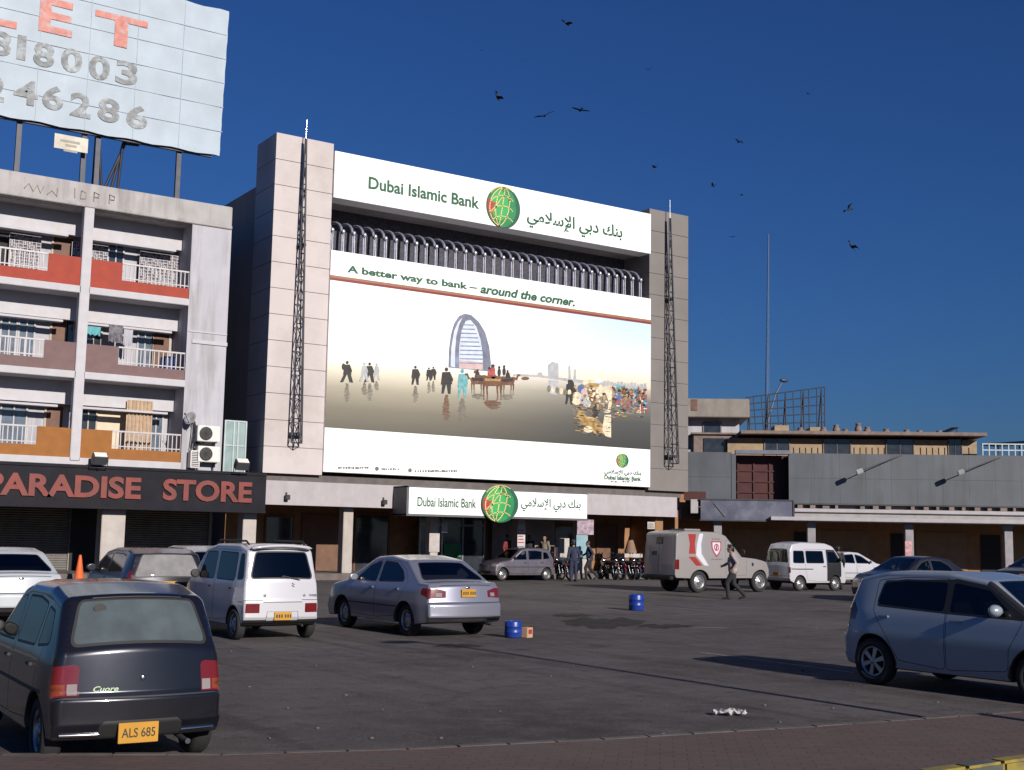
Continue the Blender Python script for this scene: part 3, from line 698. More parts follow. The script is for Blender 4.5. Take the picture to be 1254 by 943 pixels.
YF = 46.25                                # front plane of bank towers and flats
mat('white_wall', (.40,.395,.435), .85, var=.06, scale=1.2, stain=(.22,.205,.20), stain_amt=.85, stain_scale=.8, streak=True, bump=.15, bscale=15)
mat('parapet_wall', (.36,.345,.345), .9, var=.12, scale=1.5, stain=(.17,.145,.135), stain_amt=.75, stain_scale=.9, streak=True, bump=.2, bscale=12)
mat('white_trim', (.44,.43,.46), .75, var=.06, stain=(.42,.38,.35), stain_amt=.4, stain_scale=.9, streak=True)
mat('balcony_orange', (.30,.046,.026), .8, var=.1, stain=(.2,.04,.03), stain_amt=.4); mat('balcony_mauve', (.165,.103,.103), .85, var=.1, stain=(.12,.08,.08), stain_amt=.4)
mat('balcony_ochre', (.27,.105,.024), .85, var=.1, stain=(.19,.08,.03), stain_amt=.4)
mat('back_wall', (.34,.32,.32), .9, var=.1, scale=1.0, stain=(.3,.26,.24), stain_amt=.4); mat('cream_wall', (.62,.52,.40), .9, var=.08, stain=(.4,.33,.25), stain_amt=.4)
mat('door_brown', (.12,.052,.03), .6, var=.2, scale=4); mat('wood_frame', (.42,.36,.3), .7); mat('dark_glass', (.03,.035,.045), .12, coat=.5, var=.3); mat('pane_blue', (.10,.13,.17), .2, coat=.5, var=.3)
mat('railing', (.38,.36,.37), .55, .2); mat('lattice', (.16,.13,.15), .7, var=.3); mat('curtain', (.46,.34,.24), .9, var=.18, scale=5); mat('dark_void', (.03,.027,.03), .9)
mat('sign_dark', (.0105,.0105,.016), .65, var=.3, scale=1.5, stain=(.02,.017,.018), stain_amt=.5, spec=.15); mat('sign_red', (.175,.024,.017), .6, var=.25, scale=2, stain=(.09,.035,.03), stain_amt=.7, stain_scale=2.5)
mat('shutter', (.20,.19,.18), .6, .2, var=.15, stain=(.1,.085,.07), stain_amt=.5); mat('pillar_beige', (.40,.365,.34), .85, var=.1, stain=(.3,.24,.2), stain_amt=.5, streak=True)
mat('arcade_floor', (.12,.10,.09), .85, var=.2)

struct(MB().box(-6, 41.2, 46.35, 50.4, -.1, .26).build('arcade_floor', MATS['arcade_floor'], bevel=.015))

# ------------------------------------------------------------------ block of flats with the store
flats = thing('apartment_block', 'white block of flats with orange, mauve and ochre balcony fronts over a store', 'building', (10, 47, 0))
XL, XR, XI = 2.2, 16.86, 15.28
CEIL = [(7.42, 4.42), (10.58, 7.55), (13.67, 10.72)]      # ceiling, floor of each storey
b = MB()
b.box(XI, XR, YF, 58, 4.16, 13.67)                          # blank strip beside the balconies
b.box(XL, XI, 47.95, 58, 4.16, 13.67); b.box(XL, XR, 50.3, 58, .2, 4.16)
b.build('wall', MATS['white_wall'], flats)
b = MB(); b.box(XL, XR, YF-.002, 46.6, 13.67, 14.58); b.box(XL, XR, 46.6, 58, 13.67, 13.9); b.box(XR-.3, XR, 46.6, 58, 13.9, 14.58)
b.box(XL, XR+.0, YF-.07, YF-.002, 13.67, 13.82)
b.build('parapet', MATS['parapet_wall'], flats, bevel=.02)
b = MB(); b.box(XI+.2, XR+.02, YF-.05, YF, 9.02, 9.16); b.box(XI+.05, XR, YF-.03, YF, 9.45, 9.5); b.build('ledge', MATS['white_trim'], flats)
b = MB(); b.box(11.2, 11.55, YF-.04, YF+.32, 4.3, 13.68); b.build('column', MATS['white_trim'], flats, bevel=.02)
b = MB(); b.box(6.1, 6.45, YF-.04, YF+.32, 4.3, 13.68); b.build('column', MATS['white_trim'], flats, bevel=.02)
for z in (4.16, 7.30, 10.45):
    b = MB(); b.box(XL, XI+.01, YF-.02, 47.95, z, z+.26); b.build('floor_slab', MATS['white_trim'], flats, bevel=.015)
PAN = ['balcony_ochre', 'balcony_mauve', 'balcony_orange']
fx = lambda px, py=400: FY(px, py, YF+.1).x
TALL = [((fx(45, 530), 11.2), (11.55, fx(137, 535))), ((fx(54, 425), 11.2), (11.55, fx(145, 430))), ((fx(59, 318), 11.2), (11.55, fx(150, 325)))]
for k, (cz, fz) in enumerate(CEIL):
    top = 7.30 if k == 0 else 10.45 if k == 1 else 13.67
    b = MB(); b.box(XL, XI, 47.35, 47.6, top-.86, top); b.build('beam', MATS['white_trim'], flats)
    for bay, (x0, x1) in enumerate(((6.45, 11.2), (11.55, XI))):
        t0, t1 = TALL[k][bay]
        p = MB(); p.box(x0, x1, YF+.06, YF+.18, fz+.003, fz+.40); p.box(t0, t1, YF+.062, YF+.178, fz+.40, fz+1.06)
        p.build('balcony_panel', MATS[PAN[k]], flats)
        r0, r1 = (x0, t0) if bay == 0 else (t1, x1)
        p = MB(); p.box(r0, r1, YF+.09, YF+.15, fz+1.02, fz+1.08); p.box(r0, r1, YF+.1, YF+.14, fz+.48, fz+.52)
        n_ = int((r1-r0)/.16)
        for i in range(n_+1): xx = r0+(r1-r0)*i/max(1, n_); p.box(xx-.018, xx+.018, YF+.105, YF+.135, fz+.4, fz+1.02)
        p.build('railing', MATS['railing'], flats)
        # sun shade under the beam
        p = MB(); p.box(x0, x1-.35, 47.0, 47.36, top-1.02, top-.94); p.build('window_hood', MATS['white_trim'], flats)
YB = 47.95
def bp(px0, py0, px1, py1, yy=YB):
    a = FY(px0, py0, yy); c = FY(px1, py1, yy); return a.x, c.x, c.z, a.z
def bdoor(px0, px1, pyt, k, m='door_brown'):
    x0, x1, _, zt = bp(px0, pyt, px1, pyt+5); fz = CEIL[k][1]; zt = min(zt, CEIL[k][0]-.55)
    f = MB(); f.box(x0-.07, x0, YB-.06, YB, fz, zt+.07); f.box(x1, x1+.07, YB-.06, YB, fz, zt+.07); f.box(x0, x1, YB-.06, YB, zt, zt+.07)
    d = MB(); d.box(x0, x1, YB-.035, YB, fz, zt)
    for zz in (.25, 1.15): d.box(x0+.1, x1-.1, YB-.05, YB-.034, fz+zz, min(zt-.12, fz+zz+.75))
    o = d.build('door', MATS[m], flats); f.build('door_frame', MATS['wood_frame'], o)
def bwin(px0, px1, pyt, pyb, m='pane_blue', fm='white_trim'):
    x0, x1, z0, z1 = bp(px0, pyt, px1, pyb)
    w_ = MB(); w_.box(x0, x1, YB-.02, YB, z0, z1); o = w_.build('window', MATS[m], flats)
    f = MB(); e = .06
    for q in ((x0-e, x0, z0-e, z1+e), (x1, x1+e, z0-e, z1+e), (x0, x1, z0-e, z0), (x0, x1, z1, z1+e), ((x0+x1)/2-.025, (x0+x1)/2+.025, z0, z1)): f.box(q[0], q[1], YB-.06, YB-.001, q[2], q[3])
    f.build('frame', MATS[fm], o)
bdoor(66, 90, 290, 2); bdoor(-8, 11, 284, 2, 'dark_void'); bwin(134, 149, 297, 330, 'dark_glass'); bwin(180, 208, 305, 350, 'pane_blue')
bwin(3, 17, 386, 437); bwin(25, 39, 386, 437); bdoor(64, 81, 392, 1); bwin(84, 96, 388, 425, 'dark_glass'); bwin(106, 122, 397, 428, 'dark_glass', 'wood_frame'); bdoor(188, 207, 405, 1); bwin(170, 183, 408, 452, 'pane_blue')
bwin(3, 29, 490, 544); bdoor(57, 77, 497, 0); bwin(99, 116, 500, 530, 'dark_glass', 'wood_frame'); bwin(184, 196, 505, 555)
b = MB(); x0, x1, _, _ = bp(118, 500, 152, 540); b.box(x0, x1, YB-.012, YB, 4.42, 6.7); b.build('rendered_panel', MATS['cream_wall'], flats)
b = MB(); x0, x1, z0, z1 = bp(155, 503, 184, 560, 47.2); n_ = 40       # bamboo-coloured curtain, folded
for i in range(n_):
    xa, xb = x0+(x1-x0)*i/n_, x0+(x1-x0)*(i+1)/n_; ya, yb = 47.2+.04*math.sin(i*1.1), 47.2+.04*math.sin((i+1)*1.1)
    b.add([(xa,ya,4.6),(xb,yb,4.6),(xb,yb,6.75),(xa,ya,6.75)], [(0,1,2,3)], 0, True)
b.build('curtain', MATS['curtain'], flats)
for px0, px1 in ((13, 50), (90, 104), (113, 133), (174, 212), (214, 229)):   # fretwork screens of the top storey
    x0, x1, _, _ = bp(px0, 300, px1, 320, 47.45); z0, z1 = 11.3, 12.62; b = MB()
    b.box(x0, x1, 47.68, 47.69, z0, z1, 1)
    nx = max(2, int((x1-x0)/.14)); nz_ = 11
    for i in range(nx+1): xx = x0+(x1-x0)*i/nx; b.box(xx-.012, xx+.012, 47.62, 47.66, z0, z1)
    for j in range(nz_+1): zz = z0+(z1-z0)*j/nz_; b.box(x0, x1, 47.625, 47.655, zz-.012, zz+.012)
    for i in range(nx):
        for j in range(nz_):
            if (i*7+j*3) % 4 < 2: b.ball((x0+(x1-x0)*(i+.5)/nx, 47.64, z0+(z1-z0)*(j+.5)/nz_), .045, .02, .05, 6, 4)
    b.build('lattice_screen', [MATS['white_trim'], MATS['lattice']], flats)
# faint scrawl on the parapet
b = MB(); gr = mat('scrawl', (.26,.23,.22), .9)
def scr(pts, r_=.022): b.path([FY(x, y, YF-.06)+Vector((0, .045, 0)) for x, y in pts], r_, 5)
scr([(30,230),(36,224),(41,234),(46,226),(50,236),(54,228)]); scr([(58,238),(64,233),(70,240),(71,230)]); scr([(92,242),(92,230)]); scr([(99,243),(100,233),(106,236),(105,243),(99,243)])
scr([(115,246),(116,235),(122,238),(121,242),(116,241)]); scr([(134,249),(135,238),(141,241),(140,245),(135,244)])
b.build('scrawl', gr, flats)
# store front
b = MB(); b.box(XL, 18.65, 46.02, 46.3, 2.60, 4.155); b.box(XL, 18.66, 45.98, 46.02, 4.05, 4.155); b.box(XL, 18.66, 45.98, 46.02, 2.60, 2.68)
sgn = tag(b.build('store_sign', MATS['sign_dark']), 'long black fascia sign with raised red capitals over the store arcade', 'sign')
for st, p0, p1 in (('PARADISE', -20, 172), ('STORE', 199, 308)):
    A = FY(p0, 600, 46.0); B = FY(p1, 604, 46.0)
    text_mb(st, (A.x, 46.02, 2.98), (1,0,0), (0,0,1), B.x-A.x, .80, .035, thick=.07).build('lettering', MATS['sign_red'], sgn, local=True)
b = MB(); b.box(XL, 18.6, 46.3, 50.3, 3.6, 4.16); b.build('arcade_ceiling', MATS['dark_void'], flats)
for x0, x1 in ((4.0, 4.85), (8.3, 8.9), (12.54, 13.40)):
    b = MB(); b.box(x0, x1, 46.5, 47.2, .26, 3.6); b.build('pillar', MATS['pillar_beige'], flats, bevel=.02)
b = MB(); b.box(18.0, 18.55, 46.6, 47.2, .26, 3.3); b.build('pillar', MATS['pillar_beige'], flats, bevel=.02)
for x0, x1 in ((3.2, 7.6), (8.2, 12.3), (13.9, 17.9)):
    b = MB(); n_ = 34
    for i in range(n_): z0 = .26+i*3.0/n_; b.add([(x0,50.26,z0),(x1,50.26,z0),(x1,50.22,z0+.045),(x0,50.22,z0+.045),(x1,50.26,z0+3.0/n_),(x0,50.26,z0+3.0/n_)], [(0,1,2,3),(3,2,4,5)])
    b.box(x0-.12, x0, 50.15, 50.3, .26, 3.4); b.box(x1, x1+.12, 50.15, 50.3, .26, 3.4)
    b.build('roller_shutter', MATS['shutter'], flats)
b = MB(); b.box(12.35, 13.85, 50.1, 50.295, .26, 3.5); b.build('shop_doorway', MATS['dark_void'], flats)

# rooftop hoarding
hb = thing('rooftop_hoarding', 'big weathered silver hoarding with faded red and grey lettering on the flats roof', 'billboard', (12, 47, 14))
shm = mat('hoarding_sheet', (.345,.41,.475), .6, .0, var=.10, scale=.9, bump=.5, bscale=1.6, stain=(.30,.36,.42), stain_amt=.7, stain_scale=.5)
b = MB(); nx, nz_ = 36, 24                                   # a slightly buckled sheet
X0, X1, Z0, Z1 = 4.0, 16.6, 16.78, 22.86
wob = lambda i, j: .008*math.sin(i*.9+j*.35)*math.sin(j*.6)+.006*math.sin(i*2.1)*math.cos(j*1.3)
P = {}
for i in range(nx+1):
    for j in range(nz_+1):
        P[i, j] = (X0+(X1-X0)*i/nx+(.12*(1-j/nz_)*-1 if i == nx else 0)+(.010*math.sin(j*1.7) if i == nx else 0), 47.0+wob(i, j), Z0+(Z1-Z0)*j/nz_+(.03*math.sin(i*1.3) if j in (0, nz_) else 0))
idx = {k: n for n, k in enumerate(P)}
b.add(list(P.values()), [(idx[i,j], idx[i+1,j], idx[i+1,j+1], idx[i,j+1]) for i in range(nx) for j in range(nz_)], 0, True)
b.add([(x, y+.1, z) for x, y, z in P.values()], [(idx[i,j+1], idx[i+1,j+1], idx[i+1,j], idx[i,j]) for i in range(nx) for j in range(nz_)], 0, True)
b.build('sheet', shm, hb)
seam = MB()
for k in range(1, 6): z = Z0+(Z1-Z0)*k/6; seam.box(X0, X1-.05, 46.974, 46.98, z-.012, z+.012)
for k in range(1, 7): x = X0+(X1-X0)*k/7; seam.box(x-.01, x+.01, 46.975, 46.979, Z0+.05, Z1-.05)
seam.build('seam', mat('sheet_seam', (.325,.39,.45), .6), hb)
redf = mat('faded_red', (.50,.20,.165), .7, var=.2, scale=4, stain=(.45,.46,.48), stain_amt=.8, stain_scale=2.2); gryf = mat('faded_grey', (.20,.21,.22), .7, var=.3, scale=5, stain=(.46,.50,.53), stain_amt=1.0, stain_scale=1.9)
def hl(st, px0, pyb0, px1, pyb1, hz, m):
    A = FY(px0, pyb0, 46.98); B = FY(px1, pyb1, 46.98)
    text_mb(st, (A.x, 46.98, A.z), (1,0,0), Vector((0,0,1)), B.x-A.x, hz, .03, thick=.01).build('lettering', m, hb)
A = FY(115, 52, 46.9); z_ = A.z
hl('L', -28, 25, 21, 25, 1.35, redf); hl('E', 47, 37, 88, 45, 1.35, redf); hl('T', 115, 50, 180, 50, 1.25, redf)
for st, x0, yb, x1 in (('3', -10, 66, 13), ('1', 20, 72, 31), ('8', 40, 79, 66), ('0', 74, 86, 100), ('0', 108, 95, 134), ('3', 141, 101, 168)):
    hl(st, x0, yb, x1, yb, .93, gryf)
for st, x0, yb, x1 in (('2', -14, 122, 5), ('4', 16, 125, 46), ('6', 51, 132, 77), ('2', 85, 141, 111), ('8', 119, 147, 146), ('6', 154, 155, 180)):
    hl(st, x0, yb, x1, yb, .93, gryf)
b = MB(); sdk = MATS['steel_dark']
for px in (101, 118, 218, 20): x = FY(px, 210, 47.3).x; b.box(x-.09, x+.09, 47.25, 47.4, 13.9, 17.4)
b.build('post', sdk, hb)
b = MB(); b.box(X0, 16.2, 47.12, 47.25, 16.72, 16.9); b.box(X0, 16.2, 47.12, 47.25, 19.6, 19.75); b.box(X0, 16.2, 47.12, 47.25, 22.4, 22.55)
for k in range(9): x = 4.3+k*1.45; b.box(x-.05, x+.05, 47.10, 47.2, 16.8, 22.7)
b.build('frame', sdk, hb)
b = MB()
for (xa, ya), (xb, yb) in (((121,165),(133,228)), ((118,165),(118,226)), ((152,172),(134,230)), ((155,172),(120,226)), ((150,180),(147,230)), ((153,176),(170,178))):
    P0, P1 = FY(xa, ya, 47.6), FY(xb, yb, 47.6); b.tube(P0, Vector((P1.x, 48.2, 13.9)) if yb > 200 else P1, .055, n=6)
b.build('brace', sdk, hb)
b = MB(); A = FY(67, 163, 46.95); B = FY(107, 188, 46.95); b.box(A.x, B.x, 46.93, 46.97, B.z, A.z); nb = b.build('name_plate', mat('plate_cream', (.55,.52,.44), .7, stain=(.35,.3,.25), stain_amt=.6), hb)
b = MB()
for k, (p0, p1) in enumerate(((74, 98), (80, 94), (78, 95))): A = FY(p0, 170+k*6, 46.92); B = FY(p1, 173+k*6, 46.92); b.box(A.x, B.x, 46.925, 46.93, A.z-.09, A.z)
b.build('lettering', mat('ink_faded', (.32,.29,.25), .8), nb)
# ------------------------------------------------------------------ bank
bank = thing('bank_building', 'tall pale clad bank building with two towers framing its sign and poster', 'building', (29.5, 47, 0))
mat('clad_light', (.465,.415,.408), .55, var=.05, scale=.8, stain=(.34,.29,.275), stain_amt=.8, stain_scale=.35); mat('clad_taupe', (.168,.152,.144), .55, var=.06, scale=.8, stain=(.115,.105,.10), stain_amt=.4)
mat('clad_gap', (.15,.135,.13), .8); mat('bank_side', (.30,.275,.28), .85, var=.12, scale=.6, stain=(.2,.17,.165), stain_amt=.6, stain_scale=.4, streak=True)
mat('sign_white', (.86,.86,.855), .5, var=.01); mat('fascia_pale', (.36,.33,.345), .7, var=.06, stain=(.27,.24,.245), stain_amt=.5, streak=True)
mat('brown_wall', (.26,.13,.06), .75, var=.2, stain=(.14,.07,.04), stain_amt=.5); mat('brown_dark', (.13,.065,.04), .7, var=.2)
mat('text_green', (.003,.085,.038), .6, var=.03); mat('steel_rib', (.21,.215,.285), .5, .15, var=.3, scale=6)
TZ = 17.95; TB = 4.18
def tower(x0, x1, y1, m):
    c = MB(); c.box(x0+.02, x1-.02, YF+.03, y1-.02, TB, TZ-.02); core = c.build('tower', MATS['clad_gap'], bank)
    p = MB(); n_ = 13; h = (TZ-TB)/n_
    for i in range(n_):
        za, zb = TB+i*h+.012, TB+(i+1)*h-.012
        p.box(x0, x1, YF, YF+.03, za, zb); p.box(x0, x0+.02, YF+.03, y1, za, zb); p.box(x1-.02, x1, YF+.03, y1, za, zb)
    p.box(x0, x1, YF, y1, TZ-.012, TZ+.03)
    p.build('cladding', MATS[m], core)
tower(18.57, 21.10, 48.3, 'clad_light'); tower(38.06, 40.55, 48.3, 'clad_taupe')
b = MB(); b.box(18.60, 40.5, 48.3, 62, 4.18, 16.05); b.box(18.60, 40.5, 50.4, 62, .2, 4.18); b.box(18.60, 40.5, 48.3, 62, 16.05, 16.2); b.build('wall', MATS['bank_side'], bank)
b = MB(); b.box(21.1, 38.06, 47.6, 48.3, 4.2, 13.5); b.box(21.1, 38.06, 47.0, 48.3, 15.75, 17.6); b.build('inner_wall', MATS['bank_side'], bank)
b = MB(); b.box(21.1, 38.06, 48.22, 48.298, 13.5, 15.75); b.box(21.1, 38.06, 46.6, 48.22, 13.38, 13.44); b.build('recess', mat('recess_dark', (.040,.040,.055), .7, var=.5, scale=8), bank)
n_ = 34
rib0 = None
for i in range(n_):                                          # the row of bent steel ribs
    x = 21.35+(37.85-21.35)*i/(n_-1)
    if rib0 is None:
        b = MB(); pts = [(0, 0, 13.42), (0, 0, 14.2), (0, .03, 14.45), (0, .12, 14.65), (0, .30, 14.82), (0, .6, 14.95), (0, 1.15, 15.05)]
        b.path([(x+p[0], 46.75+p[1], p[2]) for p in pts],  .062, 8); rib0 = b.build('rib', MATS['steel_rib'], bank); xb = x
        h_ = MB(); h_.ball((x+.02, 46.66, 14.44), .085, .07, .10, 10, 7); h_.tube((x+.04, 46.64, 13.45), (x+.04, 46.66, 14.4), .014, n=6); hd0 = h_.build('rib_cap', mat('cap_steel', (.5,.5,.56), .3, .6), rib0)
    else:
        r = rib0.copy(); COL.objects.link(r); r.parent = bank; r.location = (x-xb, 0, 0); hh_ = hd0.copy(); COL.objects.link(hh_); hh_.parent = r
# canopy fascia, soffit, arcade
b = MB(); b.box(18.72, 39.85, YF, YF+.12, 2.95, 3.90); b.box(18.72, 39.85, YF+.12, 50.3, 3.3, 3.9); b.build('fascia', MATS['fascia_pale'], bank)
b = MB(); b.box(18.72, 40.3, 46.5, 50.3, 3.9, 4.18); b.build('lintel', mat('lintel_grey', (.10,.088,.085), .8, var=.2), bank)
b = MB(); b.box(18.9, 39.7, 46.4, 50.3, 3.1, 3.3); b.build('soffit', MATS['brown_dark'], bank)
for x0, x1, m in ((22.37, 22.81, 'pillar_beige'), (26.48, 26.86, 'pillar_beige'), (30.96, 31.36, 'pillar_beige'), (34.31, 34.87, 'pillar_beige'), (38.9, 39.4, 'brown_wall')):
    b = MB(); b.box(x0, x1, 46.75, 47.2, .26, 3.1); b.build('pillar', MATS[m], bank, bevel=.015)
b = MB(); b.box(40.15, 40.35, 46.75, 50.2, .26, 3.3); b.build('end_wall', MATS['brown_wall'], bank)
# back of the arcade: panelled wall, doors, glazed entrance
b = MB(); b.box(18.6, 40.4, 50.2, 50.4, .26, 3.2); b.build('arcade_wall', MATS['brown_wall'], bank)
for x0, x1, z1, m in ((20.4, 21.6, 2.5, 'dark_glass'), (22.1, 24.1, 2.6, 'brown_dark'), (24.6, 26.2, 2.7, 'dark_glass'), (35.4, 37.2, 2.4, 'dark_glass'), (38.0, 39.2, 2.5, 'brown_dark')):
    b = MB(); b.box(x0, x1, 50.14, 50.198, .26, z1); d = b.build('door', MATS[m], bank)
    b = MB(); b.box(x0-.08, x0, 50.1, 50.197, .26, z1+.08); b.box(x1, x1+.08, 50.1, 50.197, .26, z1+.08); b.box(x0, x1, 50.1, 50.197, z1, z1+.08); b.build('door_frame', MATS['brown_dark'], d)
b = MB(); b.box(27.3, 30.7, 49.2, 49.24, .26, 3.1); gd = b.build('glazed_entrance', MATS['dark_glass'], bank)
b = MB()
for x in (27.25, 28.4, 29.5, 30.65): b.box(x, x+.08, 49.14, 49.2, .26, 3.1)
b.box(27.25, 30.73, 49.145, 49.2, 2.3, 2.38); b.build('mullions', MATS['rim_grey'], gd)
b = MB(); b.box(28.55, 29.45, 49.13, 49.139, .9, 1.5); b.build('sticker', mat('sticker_green', (.03,.16,.06), .6), gd)
b = MB(); b.box(31.6, 35.2, 49.9, 50.198, .26, 3.1); b.build('stone_panel', mat('stone_grey', (.24,.20,.19), .7, var=.15), bank)
# ------------------------------------------------------------------ printed emblem: green globe with gold mesh and red corner
def emblem_material():
    m = bpy.data.materials.new('emblem_green'); m.use_nodes = True; t = m.node_tree; N = t.nodes; L = t.links; b = N['Principled BSDF']
    b.inputs['Roughness'].default_value = .5
    nz = N.new('ShaderNodeTexNoise'); nz.inputs['Scale'].default_value = 1.5; tc = N.new('ShaderNodeTexCoord'); L.new(tc.outputs['Object'], nz.inputs['Vector'])
    r = N.new('ShaderNodeValToRGB'); r.color_ramp.elements[0].color = (.004,.135,.045,1); r.color_ramp.elements[1].color = (.012,.24,.075,1); r.color_ramp.elements[0].position = .35; r.color_ramp.elements[1].position = .65
    L.new(nz.outputs['Fac'], r.inputs[0]); L.new(r.outputs[0], b.inputs['Base Color']); return m
EMG = emblem_material(); EMY = mat('emblem_gold', (.72,.62,.22), .55, var=.1); EMR = mat('emblem_red', (.34,.03,.03), .6, var=.2); EMD = mat('emblem_rim', (.003,.085,.04), .5, var=.1)
EML = mat('emblem_light', (.03,.33,.09), .5, var=.1)
def emblem(c, rx, rz, y, parent, thick=.02):
    cx, cz = c; b = MB(); n_ = 48
    circ = lambda s, k, ox=0: (cx+ox+rx*s*math.cos(2*math.pi*k/n_), y, cz+rz*s*math.sin(2*math.pi*k/n_))
    b.slab([circ(1, k) for k in range(n_)], (0, thick, 0), 3)
    def lay(pts, m, d): b.poly([(cx+rx*u, y-d, cz+rz*v) for u, v in pts], m)
    fan = lambda f, m, d: lay([f(2*math.pi*k/40) for k in range(40)], m, d)
    fan(lambda a: (-.10+.86*math.cos(a), .0+.96*math.sin(a)), 0, .004)
    fan(lambda a: (-.22+.52*math.cos(a), .05+.72*math.sin(a)), 4, .007)
    # red star corner on the left, cut by the mesh
    lay([(-.95,.22),(-.72,.40),(-.66,.14),(-.42,.16),(-.60,-.06),(-.40,-.24),(-.66,-.26),(-.60,-.55),(-.82,-.44),(-.96,-.18)], 2, .010)
    def line(f, wd, t0, t1, k_=22):
        pts = [Vector(f(t0+(t1-t0)*i/k_)) for i in range(k_+1)]
        pts = [p if p.length < .97 else p*(.97/p.length) for p in pts]
        for p, q in zip(pts[:-1], pts[1:]):
            d = q-p
            if d.length < 1e-5: continue
            d.normalize(); n2 = Vector((-d.y, d.x))*wd; d *= .01
            lay([p-n2-d, q-n2+d, q+n2+d, p+n2-d], 1, .013)
    for a0 in (-.75, -.25, .25, .75):                        # two families of great-circle arcs that cross as a lattice
        line(lambda t, a0=a0: (-.12+.80*math.sin(t)*.9, a0*1.0+.42*math.cos(t*1.1)-.12+.25*t*.4), .024, -1.2, 1.15)
    for kx in (-.72, -.36, .02, .42):
        line(lambda t, kx=kx: (kx*math.cos(t*1.1)-.10+.16*math.sin(t)*(1 if kx > -.2 else .6), math.sin(t)*.95), .024, -1.45, 1.45)
    line(lambda t: (-.55+.9*t, .78*math.sin(t*2.2)-.25), .026, 0, 1.05)
    return b.build('emblem', [EMG, EMY, EMR, EMD, EML], parent)
AR = '\uFEF2\uFEE3\uFEFC\uFEB3\uFEF9\uFE8D \uFEF2\uFE91\uFEA9 \uFEDA\uFEE8\uFE91'
# upper sign
YS = 46.12
us = thing('roof_sign', 'long white top sign with green lettering and globe between the towers', 'sign', (29.5, YS, 15.7))
MB().box(21.12, 38.04, YS, 47.0, 15.68, 17.66).build('panel', MATS['sign_white'], us, bevel=.01)
def tbox(st, pxl, pxr, z0, z1, y, m, parent, bold=0, shear=0, name='lettering'):
    x0 = FY(pxl, 300, y).x; x1 = FY(pxr, 300, y).x
    # column position corrected with the true height
    for _ in range(3):
        pass
    return text_mb(st, (x0, y-.012, z0), (1,0,0), (0,0,1), x1-x0, z1-z0, bold, shear, .004).build(name, m, parent)
def X_at(px, py, y): return FY(px, py, y).x
def tput(st, pl, pr, y, m, parent, bold=0, shear=0):
    """pl / pr: photograph points of the lower-left and upper-right corner of the line of lettering"""
    A = FY(*pl, y); B = FY(*pr, y); z1 = B.z; z0 = A.z
    return text_mb(st, (A.x, y-.012, z0), (1,0,0), (0,0,1), B.x-A.x, z1-z0, bold, shear, .004).build('lettering', m, parent)
tput('Dubai Islamic Bank', (451, 231), (587, 242), YS, MATS['text_green'], us, .024)
tput(AR, (645, 278), (762, 277), YS, MATS['text_green'], us, .02)
c = FY(616, 254, YS); emblem((c.x, c.z), .90, .96, YS-.05, us, .04)
